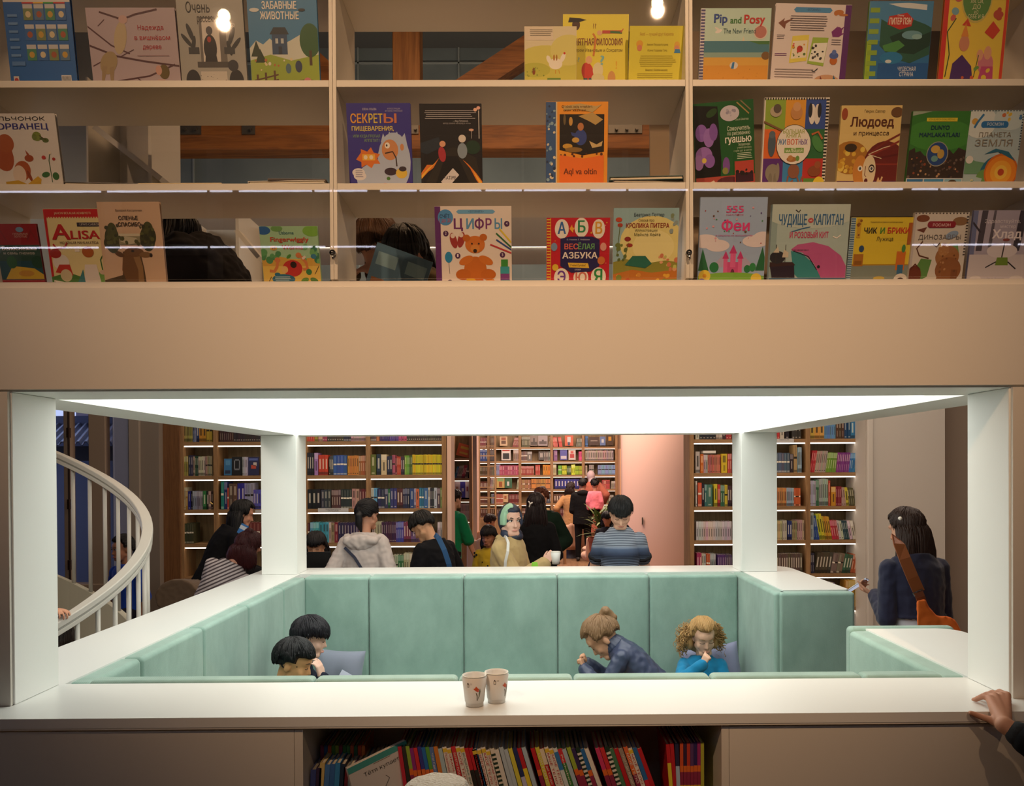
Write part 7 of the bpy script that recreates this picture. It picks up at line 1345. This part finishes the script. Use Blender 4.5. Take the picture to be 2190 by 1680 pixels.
q = P(548, 1000, 3.75)
def beanie(cx):
    W, hp, HR, k = cx['W'], cx['hp'], cx['HR'], cx['k']
    m = MB(); m.x = W; m.ell(hp(0, -.018, .04), Vector((.094, .112, .098)) * k, 24, 16, rot=HR.to_euler()); m.ell(hp(0, -.04, -.01), Vector((.09, .09, .07)) * k, 20, 12); blend('knit_cap', m, cloth('0d0d10'), cx['root'], .009, 3)
person('person in a black knit cap and dark green jacket beside the back post', (q.x - .02, 3.85, 0), -38, 1.56, lean=26, head=(30, -10, 0), L=(-.1, .33, 1.0), R=(.2, .3, 1.0), sit=.70, legs='stand', skinc='b98a72', hair='14110f', style='none', top=dict(c='151a16', n='jacket', e=.045, hem=.06, crease=.01), bottom=dict(c='1a1a1e'), vox=.009, extra=beanie)
lf = thing('booklet', 'blue and white booklet held up beside the black knit cap', 'booklet', P(519, 1132, 3.9)); lf.rotation_euler = (0, .5, .2)
obj('cover', MB().box(-.03, .03, -.003, .003, -.04, .045, 0, '3a7ac0').box(-.03, .03, -.0036, -.003, .0, .03, 0, 'd0d8e4'), PRINT, lf, local=True)
q = P(258, 1000, 4.75)
person('girl in a bright blue T-shirt sitting by the window behind the stair rails', (q.x, 4.85, 0), 158, 1.44, head=(8, -14, 0), sit=.64, legs='sit', skinc='a87458', hair='141012', style='back+pony', top=dict(c='1840a8', n='t_shirt', e=.016, sleeve=.45), bottom=dict(c='1c1c28'), face=True, vox=.008)
tb = thing('stool', 'dark low stool under the girl by the window', 'stool', (q.x, 4.86, 0))
obj('seat', MB().box(q.x - .2, q.x + .2, 4.7, 5.05, .48, .535), DOAK, tb, bevel=.01)
for sx in (-.17, .17):
    for sy in (4.73, 5.02): obj('leg', MB().box(q.x + sx - .015, q.x + sx + .015, sy - .015, sy + .015, 0, .4795), DOAK, tb)
q = P(352, 1000, 3.95)
person('person bent double in a khaki top and black trousers beyond the stair', (q.x, 4.3, 0), 0, 1.66, lean=96, head=(80, 0, 0), L=(-.1, .45, .32), R=(.1, .45, .32), skinc='b98a72', hair='14110f', style='short', top=dict(c='6a5848', n='khaki_top', e=.03, hem=.09), bottom=dict(c='0e0e14'), vox=.010)

# ---- lounge beyond
q = P(1146, 1000, 5.75)
def clip2(cx):
    c = P(1134, 1077, 5.62); m = MB(); m.cap(c + Vector((-.014, 0, .022)), c, .007); m.cap(c, c + Vector((.02, 0, .012)), .008); m.cap(c, c + Vector((-.01, 0, -.03)), .006); obj('hair_clip', m, M('pearl'), cx['root'], smooth=True)
person('woman in a long black coat with long dark hair and a silver clip', (q.x, 5.8, 0), 0, 1.68, head=(4, 0, 0), L=(-.12, .22, 1.0), R=(.13, .2, 1.0), sh=.82, build=.92, hair='1c0f10', style='back+long+cover', top=dict(c='0b0b0e', n='coat', e=.025, hem=.34, flare=.005), bottom=dict(c='101014'), vox=.010, extra=clip2)
q = P(1160, 1000, 6.9)
person('person with an auburn bun in a dark green jacket behind the black coat', (q.x, 7.0, 0), 150, 1.72, head=(8, 0, 0), L=(-.2, .12, .98), R=(.15, .2, 1.0), hair='5a2c18', style='back+bun', top=dict(c='10241a', n='jacket', e=.04, hem=.06), vox=.012, build=1.1)
q = P(1046, 1000, 6.6)
YEL = M('spotted_yellow', 'c8a81e', .85)
def spots(cx):
    rr = random.Random(2); m = MB(); W, tp = cx['W'], cx['tp']; m.x = W
    me = cx['top'].data; off = cx['root'].location
    sp = MB()
    vs = [v for v in me.vertices if v.normal.y < -.2]
    for v in rr.sample(vs, min(26, len(vs))):
        sp.ell(Vector(v.co) + off, .011 * rr.uniform(.7, 1.3), 8, 6)
    obj('spot_print', sp, M('black_print', '181410', .8), cx['top'])
person('girl with a dark fringe in a yellow top with black spots', (q.x, 6.75, 0), 168, 1.38, head=(14, -10, 0), sit=.60, legs='sit', skinc='b07a5c', hair='140f10', style='fringe+cover', top=dict(m=YEL, n='top', e=.018), face=True, eyes='down', vox=.009, extra=spots)
q = P(1038, 1000, 9.6)
person('child in a peach sweater curled on the far armchair', (q.x - .03, 9.8, 0), -20, 1.25, lean=18, head=(20, -20, 0), sit=.62, legs='sit', skinc='c08a6a', hair='2a120c', style='short', top=dict(c='d89a70', n='sweater', e=.02), vox=.011)
q = P(1220, 1000, 15.2)
person('woman in a camel coat and jeans facing the far shelves', (q.x, 15.2, 0), -12, 1.63, head=(0, -40, 0), L=(-.3, .1, .95), R=(.2, .25, 1.05), hair='2a1c18', style='back+cover', top=dict(c='a87c50', n='coat', e=.03, hem=.27, flare=.035), bottom=dict(c='3a4a78'), vox=.013)
q = P(1246, 1000, 14.3)
person('man in a black hooded top carrying a child in pink', (q.x, 14.3, 0), 0, 1.74, head=(0, -10, 0), L=(-.1, .25, 1.1), R=(.2, .22, 1.05), hair='0e0c0c', style='short', top=dict(c='0c0b0c', n='hoodie', e=.04, hem=.08), bottom=dict(c='0d0c0d'), vox=.013, build=1.08, extra=lambda cx: lump('hood', [('e', cx['W'] @ cx['tp'](0, -.05, .3), (.13, .08, .07))], cloth('0c0b0c'), cx['root'], .014, 3))
q = P(1271, 1000, 14.2)
person('small child in pink with tied black hair carried on an arm', (q.x, 14.12, .62), -15, 1.0, head=(0, 10, 0), sit=.55, legs='sit', hair='120c0c', style='back+bun', top=dict(c='e07a86', n='pink_top', e=.03, hem=.06), bottom=dict(c='b84a5c'), vox=.012)
q = P(1268, 1000, 16.3)
def hijab(cx):
    W, hp, tp, k = cx['W'], cx['hp'], cx['tp'], cx['k']
    m = MB(); m.x = W; m.ell(hp(0, -.01, .01), Vector((.1, .115, .125)) * k); m.cap(hp(0, -.03, -.08), tp(0, 0, .3), .08, .11); blend('headscarf', m, M('mauve_scarf', 'b8a0a0', .8), cx['root'], .013, 3)
person('woman in a mauve headscarf and long rust dress reaching into the far shelf', (q.x, 16.35, .22), 12, 1.68, lean=8, head=(10, 20, 0), L=(-.1, .35, 1.3), R=(.3, .1, .95), style='none', top=dict(c='a85c48', n='dress', e=.05, hem=.42, flare=.02), vox=.014, build=1.12, extra=hijab)
ss = thing('step_stool', 'low step stool at the far wall of shelves', 'stool', (q.x, 16.4, 0))
obj('tread', MB().box(q.x - .25, q.x + .25, 16.1, 16.6, .185, .214), OAK, ss); 
for sx in (-.22, .22): obj('leg', MB().box(q.x + sx - .02, q.x + sx + .02, 16.12, 16.58, 0, .1845), OAK, ss)
q = P(1292, 1000, 10.8)
person('seated person with a black fringe half hidden behind the leafy plant', (q.x + .06, 10.9, 0), 170, 1.5, head=(20, 0, 0), sit=.50, legs='sit', skinc='c88a68', hair='120e10', style='fringe+cover', top=dict(c='2c2c34', n='top'), vox=.011)
q = P(955, 1000, 7.6)
person('person in a green T-shirt at the narrow bookcase', (q.x + .02, 7.7, 0), -40, 1.68, lean=6, head=(8, 0, 0), L=(-.1, .3, 1.0), R=(.25, .22, .82), hair='1c0f0e', style='short', top=dict(c='0f7a4e', n='t_shirt', e=.025, hem=.05, sleeve=.5), bottom=dict(c='101016'), vox=.011)

# ---- the hand on the rail, the hand on the worktop
zr = 1.095
q = P(118, 1318, 1.9)
sb = (-2.70, 2.06, .02)
person('child with dark brown hair and a lilac top holding the stair handrail', sb, 95, 1.04, lean=2, head=(6, -10, 0), L=locw(sb, 95, P(113, 1303, 1.97)), R=(.2, .12, .42), skinc='d09a7c', hair='2c1f18', style='back+cover', top=dict(c='b0aec4', n='blouse', e=.018, sleeve=.8, hem=.04), bottom=dict(c='3a3a44'), vox=.0055,
       hands={'L': dict(d=dirw(95, (.86, -.42, -.02)), n=dirw(95, (0, -.1, -1)), curl=(14, 34, 34), spread=8, s=1.45)}, poleL=(-.3, .3, -1))
YH = -.19
hw = P(2143, 1545, YH)
def right_visitor():
    root = thing('person', 'visitor in a black sleeve resting a hand on the worktop at the right edge', 'person', (1.78, -.62, 0))
    b = MB(); W_ = P(2148, 1550, -.23)
    k = .93
    # wrist, palm and fingers resting over the front edge of the worktop
    knk = [P(2117, 1512, -.105), P(2127, 1503, -.085), P(2141, 1503, -.07), P(2153, 1510, -.06)]
    mid = [P(2101, 1503, -.085), P(2111, 1497, -.06), P(2123, 1497, -.04), P(2138, 1502, -.03)]
    tip = [P(2087, 1503, -.055), P(2095, 1500, -.035), P(2106, 1498, -.01), P(2122, 1501, -.005)]
    for i in range(4):
        knk[i].z = max(knk[i].z, 1.233 - i * .001); mid[i].z = 1.234; tip[i].z = 1.216
        tp_ = tip[i] + (tip[i] - mid[i]) * .35; tp_.z = 1.2125
        b.cap(W_, knk[i], .0225, .0135, 12); b.cap(knk[i], mid[i], .0108, .0094, 10); b.cap(mid[i], tip[i], .0094, .0085, 10); b.cap(tip[i], tp_, .0085, .0072, 10)
    t0, t1, t2, t3 = P(2138, 1548, -.20), P(2117, 1538, -.185), P(2096, 1531, -.168), P(2076, 1523.5, -.158)
    b.cap(W_, t0, .023, .017, 12); b.cap(t0, t1, .0165, .0118, 10); b.cap(t1, t2, .0115, .0102, 10); b.cap(t2, t3, .0102, .0082, 10)
    b.cap(W_, knk[1], .024, .016, 12); b.cap(t0, knk[0], .017, .013, 10); b.cap(t0, knk[1], .017, .013, 10)
    E_ = Vector((1.70, -.50, .98)); S = Vector((1.62, -.66, 1.34)); hipz = .9
    b.cap(W_, W_ + (E_ - W_) * .3, .026, .031, 12); b.cap(W_ + (E_ - W_) * .3, E_, .031, .042, 12); b.cap(E_, S, .042, .05, 12)
    c = Vector((1.82, -.70, 0))
    etube(b, [(c + Vector((0, 0, .86)), .16, .12), (c + Vector((0, 0, 1.1)), .14, .11), (c + Vector((0, 0, 1.3)), .17, .11), (c + Vector((0, 0, 1.42)), .12, .08)], 18)
    b.cap(c + Vector((0, 0, 1.38)), c + Vector((0, .02, 1.56)), .055, .05); b.ell(c + Vector((0, .02, 1.64)), (.075, .095, .115)); b.cap(c + Vector((0, .1, 1.64)), c + Vector((0, .125, 1.61)), .012, .014)
    b.cap(c + Vector((.17, 0, 1.36)), c + Vector((.22, -.02, 1.06)), .048, .04); b.cap(c + Vector((.22, -.02, 1.06)), c + Vector((.23, .06, .82)), .04, .03)
    hand(b, c + Vector((.23, .06, .82)), (0, .1, -1), (-1, 0, 0), 1)
    for q_ in (-.09, .09): b.cap(c + Vector((q_, 0, .88)), c + Vector((q_, .02, .47)), .08, .055); b.cap(c + Vector((q_, .02, .47)), c + Vector((q_, 0, .06)), .055, .04)
    blend('body', b, skin('b98468'), root, .0042, 3)
    s = MB(); d = (E_ - W_).normalized(); w1 = W_ + d * .045
    s.cap(w1 + d * .02, E_, .046, .058, 16); s.cap(E_, S, .058, .066, 14); s.cap(S, c + Vector((0, 0, 1.33)), .07, .09); s.cap(c + Vector((.17, 0, 1.34)), c + Vector((.22, -.02, 1.06)), .066, .056); s.cap(c + Vector((.22, -.02, 1.06)), c + Vector((.228, .05, .86)), .056, .046)
    etube(s, [(c + Vector((0, 0, .84)), .185, .145), (c + Vector((0, 0, 1.1)), .165, .135), (c + Vector((0, 0, 1.3)), .185, .13), (c + Vector((0, 0, 1.43)), .11, .085)], 20)
    blend('sweatshirt', s, cloth('0e0f13'), root, .009, 4, .006)
    cu = MB(); cu.cap(W_ + d * .042, W_ + d * .085, .0375, .0395, 16); blend('cuff', cu, M('ribbed_cuff', '111216', .9, bump=(90, .5)), root, .006, 2)
    g = MB(); etube(g, [(c + Vector((0, 0, .8)), .17, .13), (c + Vector((0, 0, .97)), .165, .128)], 18)
    for q_ in (-.09, .09): g.cap(c + Vector((q_, 0, .86)), c + Vector((q_, .02, .47)), .095, .07); g.cap(c + Vector((q_, .02, .47)), c + Vector((q_, 0, .09)), .07, .055)
    blend('trousers', g, cloth('23242c'), root, .012, 3)
    h = MB(); h.ell(c + Vector((0, -.005, 1.665)), (.086, .105, .105), 30, 20, fn=lambda d: .8 if d.y > .25 and d.z < .35 else 1); blend('hair', h, hairm('17120f'), root, .009, 2)
    for q_ in (-.09, .09):
        f = MB(); f.cap(c + Vector((q_, -.01, .045)), c + Vector((q_, .14, .035)), .044, .032); blend('shoe', f, M('dark_shoe'), root, .012, 2)
right_visitor()

# ---- readers on the gallery, seen through the lowest shelf
GZ = 2.361
q = P(790, 520, .95)
def open_book(cx): pass
person('child with brown hair reading on the gallery behind the lowest shelf', (q.x + .19, 1.05, GZ), 150, 1.2, lean=22, head=(40, -10, 0), sit=.09, legs='floor', L=(-.1, .3, .42), R=(.1, .3, .42), skinc='c8957a', hair='5a3c26', style='bowl+cover', top=dict(c='6a5a44', n='top'), vox=.009)
q = P(905, 560, .9)
person('child with black hair beside the brown haired reader on the gallery', (q.x, 1.0, GZ), 170, 1.05, lean=30, head=(40, 0, 0), sit=.08, legs='floor', hair='17130f', style='bowl+cover', top=dict(c='3a3430', n='top'), vox=.010)
ob = thing('open_book', 'open blue picture book held by the child on the gallery', 'book', P(852, 592, .60))
m = MB()
for sg, an in ((-1, 12), (1, -8)):
    R4 = Matrix.Rotation(math.radians(20), 4, 'Y') @ Matrix.Rotation(math.radians(an), 4, 'Z')
    m.x = R4; m.box(0, sg * .115, -.003, .0, -.10, .10, 0, '4a6a84'); m.box(sg * .02, sg * .1, -.0036, -.003, .02, .07, 0, '7a9aaa'); m.box(sg * .05, sg * .1, -.0036, -.003, -.08, -.03, 0, '8a5a3c')
m.x = None
obj('cover', m, PRINT, ob, local=True); ob.rotation_euler = (.25, 0, 0)
q = P(430, 560, .9)
person('grown-up in a black puffer jacket bent over a book on the gallery', (P(500, 560, .8).x, .95, GZ), 80, 1.72, lean=28, head=(40, 0, 0), sit=.10, legs='floor', L=(-.1, .62, .12), R=(.12, .62, .12), hair='17120f', style='back+cover', top=dict(c='1c1614', n='jacket', e=.05, crease=.012), bottom=dict(c='2a2622'), vox=.011)

def hat(cx):
    W, hp, HR, k = cx['W'], cx['hp'], cx['HR'], cx['k']
    m = MB(); m.x = W
    etube(m, [(hp(0, -.01, -.0), .125 * k, .135 * k), (hp(0, -.01, .02), .122 * k, .132 * k), (hp(0, -.01, .06), .102 * k, .112 * k), (hp(0, -.01, .118), .086 * k, .092 * k), (hp(0, -.01, .135), .074 * k, .078 * k)], 28, HR)
    blend('fleece_hat', m, M('cream_fleece', 'e6d9c4', .95, bump=(140, .8, (1, 1, 1), 'voronoi', .006), sheen=.5), cx['root'], .006, 4, .004)
q = P(934, 1660, -.62)
person('child in a cream fleece bucket hat in front of the low bookcase', (q.x, -.62, 0), 6, 1.07, head=(4, 0, 0), hair='3a2a20', style='none', top=dict(c='5a5a68', n='sweater', e=.016), bottom=dict(c='3a3f50'), vox=.008, extra=hat)
# ================================================================ spiral stair
XS, YS_, RS = -3.45, 2.45, .98
def hel(t, r=RS, dz=0.0):
    a = math.radians(t); return Vector((XS + r * math.cos(a), YS_ + r * math.sin(a), 1.07 + (t + 35) / 125 * .98 + dz))
STW = M('stair_white', 'd2cfc6', .45)
stt = thing('spiral_staircase', 'white spiral staircase with round balusters beside the booth', 'staircase', (XS, YS_, 0))
def ribbon(t0, t1, r0, r1, z0, z1, n=60):
    m = MB(); vs = []
    for i in range(n + 1):
        t = t0 + (t1 - t0) * i / n
        vs += [hel(t, r0, z0), hel(t, r1, z0), hel(t, r1, z1), hel(t, r0, z1)]
    fs = [(4 * i + a, 4 * i + (a + 1) % 4, 4 * i + 4 + (a + 1) % 4, 4 * i + 4 + a) for i in range(n) for a in range(4)]
    return m.add(vs, fs + [(3, 2, 1, 0), tuple(4 * n + a for a in range(4))])
hr = obj('handrail', ribbon(-75, 175, RS - .035, RS + .035, -.012, .03), STW, stt, bevel=.008)
obj('rail_groove', ribbon(-75, 175, RS - .028, RS + .028, -.022, -.012), M('stair_grey', 'a8a69e', .5), hr)
obj('rail_base', ribbon(-75, 175, RS - .032, RS + .032, -.05, -.022), STW, hr, bevel=.004)
obj('stringer', ribbon(-75, 175, RS - .02, RS + .025, -1.40, -.90), M('stair_cream', 'b9b3a0', .6), stt)
obj('stringer', ribbon(-75, 175, .16, .2, -1.40, -.95), STW, stt)
t = -66
while t < 170:
    a, b = hel(t, RS, -.92), hel(t, RS, -.045)
    obj('baluster', MB().tube([a, b], .0135, 12), STW, stt, smooth=True); t += 8.0
t = -75
while t < 170:
    m = MB(); z = hel(t + 10).z - 1.27; n = 8; pt = []
    for k in range(n + 1): a = math.radians(t + 25 * k / n); pt.append((XS + (RS - .02) * math.cos(a), YS_ + (RS - .02) * math.sin(a)))
    for k in range(n, -1, -1): a = math.radians(t + 25 * k / n); pt.append((XS + .2 * math.cos(a), YS_ + .2 * math.sin(a)))
    obj('tread', m.prism(pt, z - .04, z), STW, stt); t += 23
obj('newel', MB().tube([(XS, YS_, 0), (XS, YS_, 3.4)], .16, 24), STW, stt, smooth=True)
# ================================================================ cups on the worktop
ca, cb = PZ(1015, 1506.5, 1.2065), PZ(1062, 1499, 1.2065)
paper_cup('white paper cup printed with a whole orange tulip on the worktop', ca, .97, 1, -.08, 'paper cups on the worktop')
paper_cup('white paper cup on the worktop with its tulip turned to the side', cb, .97, 2, .05, 'paper cups on the worktop')
# ================================================================ lounge chairs and plant
PINK = M('beige_wool', 'c79a7c', .9, bump=(40, .3), sheen=.3)
def armchair(lab, c, rz, w=.62, wood_arm=False, top=.72):
    t = thing('armchair', lab, 'armchair', c, 'lounge armchairs'); R_ = Matrix.Rotation(rz, 4, 'Z')
    m = MB(); m.x = Matrix.Translation(Vector(c)) @ R_
    for k in range(9):
        a = PI * (1.12 + .76 * k / 8); x, y = w * .42 * math.cos(a), w * .40 * math.sin(a)
        m.cap((x, y, .30), (x * 1.06, y * 1.08 - .02, top - .12 * abs(math.cos(a))), .075, .06, 10)
    m.ell((0, 0, .30), (w * .46, w * .44, .14))
    blend('shell', m, PINK, t, .018, 4)
    s = MB(); s.x = m.x; s.ell((0, .06, .42), (w * .36, w * .36, .07)); blend('seat_cushion', s, PINK, t, .018, 3)
    b = MB(); b.x = m.x; b.tube([(0, 0, .001), (0, 0, .2)], [.2, .12], 20); obj('swivel_base', b, M('dark_steel'), t, smooth=False)
    if wood_arm:
        for q in (-1, 1):
            a_ = MB(); a_.x = m.x; a_.box(q * w * .52 - .03, q * w * .52 + .03, -.1, .32, .50, .535); obj('arm', a_, OAK, t)
            a_ = MB(); a_.x = m.x; a_.box(q * w * .52 - .022, q * w * .52 + .022, .24, .29, 0, .4999); obj('leg', a_, OAK, t)
    return t
armchair('low beige armchair seen from behind, in front of the black trousers', (px_x(1230, 13.3), 15.0, 0), 0, .68)
armchair('beige armchair with oak arms beside the black coat', (px_x(1168, 13.9), 14.0, 0), -1.2, .66, True)
armchair('beige armchair half hidden by the man in the striped T-shirt', (px_x(1275, 12.6), 12.7, 0), .6, .66)
armchair('beige armchair under the child in the peach sweater', (px_x(1040, 9.6), 9.85, 0), .3, .74, False, .92)
armchair('beige armchair under the girl in the spotted top', (px_x(1042, 6.9), 6.95, 0), 2.9, .62)
pl = thing('potted_plant', 'leafy green plant in a terracotta planter before the far shelves', 'plant', (px_x(1285, 11.4), 11.5, 0))
xp = px_x(1285, 11.5)
pt_ = MB(); pt_.lathe([(.0, 0), (.17, 0), (.22, .66), (.24, .68), (.24, .74), (.215, .74), (.2, .68), (0, .66)], (xp, 11.5, 0), 24); obj('planter', pt_, M('terracotta', 'a4563a', .8), pl)
LEAF = M('plant_leaf', '55683a', .5, var=(6, '78864a')); rr = random.Random(11)
fo = MB()
for i in range(130):
    a = rr.uniform(0, 2 * PI); l = rr.uniform(.25, .5); e = rr.uniform(.2, 1.2); p0 = Vector((xp + rr.uniform(-.08, .08), 11.5 + rr.uniform(-.08, .08), rr.uniform(.72, 1.1)))
    d = Vector((math.cos(a) * math.cos(e), math.sin(a) * math.cos(e), math.sin(e))); sd = Vector((-math.sin(a), math.cos(a), 0)); vs = []
    for k in range(6):
        u = k / 5; c = p0 + d * l * u + Vector((0, 0, -.28 * l * u * u)); wd = .022 * math.sin(PI * (.12 + .86 * u)); vs += [c - sd * wd, c + sd * wd]
    fo.add(vs, [(2 * k, 2 * k + 1, 2 * k + 3, 2 * k + 2) for k in range(5)])
obj('foliage', fo, LEAF, pl)
st_ = MB()
for i in range(7): a = i * .9; st_.tube([(xp, 11.5, .66), (xp + .06 * math.cos(a), 11.5 + .06 * math.sin(a), 1.12)], .008, 6)
obj('stem', st_, M('plant_stem', '5a4a2a', .8), pl)
# ================================================================ hall behind the camera: what the glass doors mirror
hb = thing('hall_bookcase', 'tall cream bookcase with light strips on the hall wall behind the viewer', 'bookcase', (0, -5.3, 0))
LEDH = M('bright_led', 'ffffff', .5, emit=('ecebff', 19))
zu, zl = P(1095, 408, 5.1).z, P(1095, 527, 5.1).z
for z in (.4, .95, 1.5, 2.05, 2.6, 3.1, 3.6, zl, zu, zu + .5): obj('shelf', MB().box(-6, 6, -5.42, -5.1, z + .008, z + .03), LAM, hb)
for i in range(-6, 7): obj('upright', MB().box(i * 1.0 - .012, i * 1.0 + .012, -5.42, -5.09, 0, zu + .5), LAM, hb)
obj('back_panel', MB().box(-6, 6, -5.45, -5.42, 0, zu + .5), M('umber_panel', '4a3c30', .8), hb)
for z, segs in ((zu, ((-240, -20), (0, 223), (237, 503), (517, 790), (818, 1033), (1042, 1255), (1265, 1473), (1483, 1710), (1722, 1930), (1950, 2162), (2180, 2400))), (zl, ((-240, -20), (0, 217), (232, 507), (520, 700), (713, 807), (1950, 2160), (2175, 2400)))):
    for a, b in segs: obj('led_strip', MB().box(px_x(a, 5.1), px_x(b, 5.1), -5.108, -5.098, z - .0065, z + .0065), LEDH, hb)
for (u, v) in ((1405, 8), (481, 36)):
    c = P(u, v, 4.0); c.y = -4.0
    lp = thing('pendant_lamp', 'small pendant lamp hanging in the hall behind the viewer', 'lamp', c, 'pendant lamps of the hall')
    obj('bulb', MB().ell(c, .048, 16, 12), M('warm_bulb', 'ffffff', .5, emit=('ffe2b8', 60)), lp, smooth=True)
    obj('shade', MB().lathe([(.03, .09), (.05, .08), (.12, .0), (.118, -.002), (.047, .075), (.03, .085)], c, 24), M('black_shell'), lp)
    obj('cord', MB().tube([c + Vector((0, 0, .09)), (c.x, c.y, 7.19)], .004, 6), M('black_shell'), lp)
bpy.data.scenes.remove(BENCH)
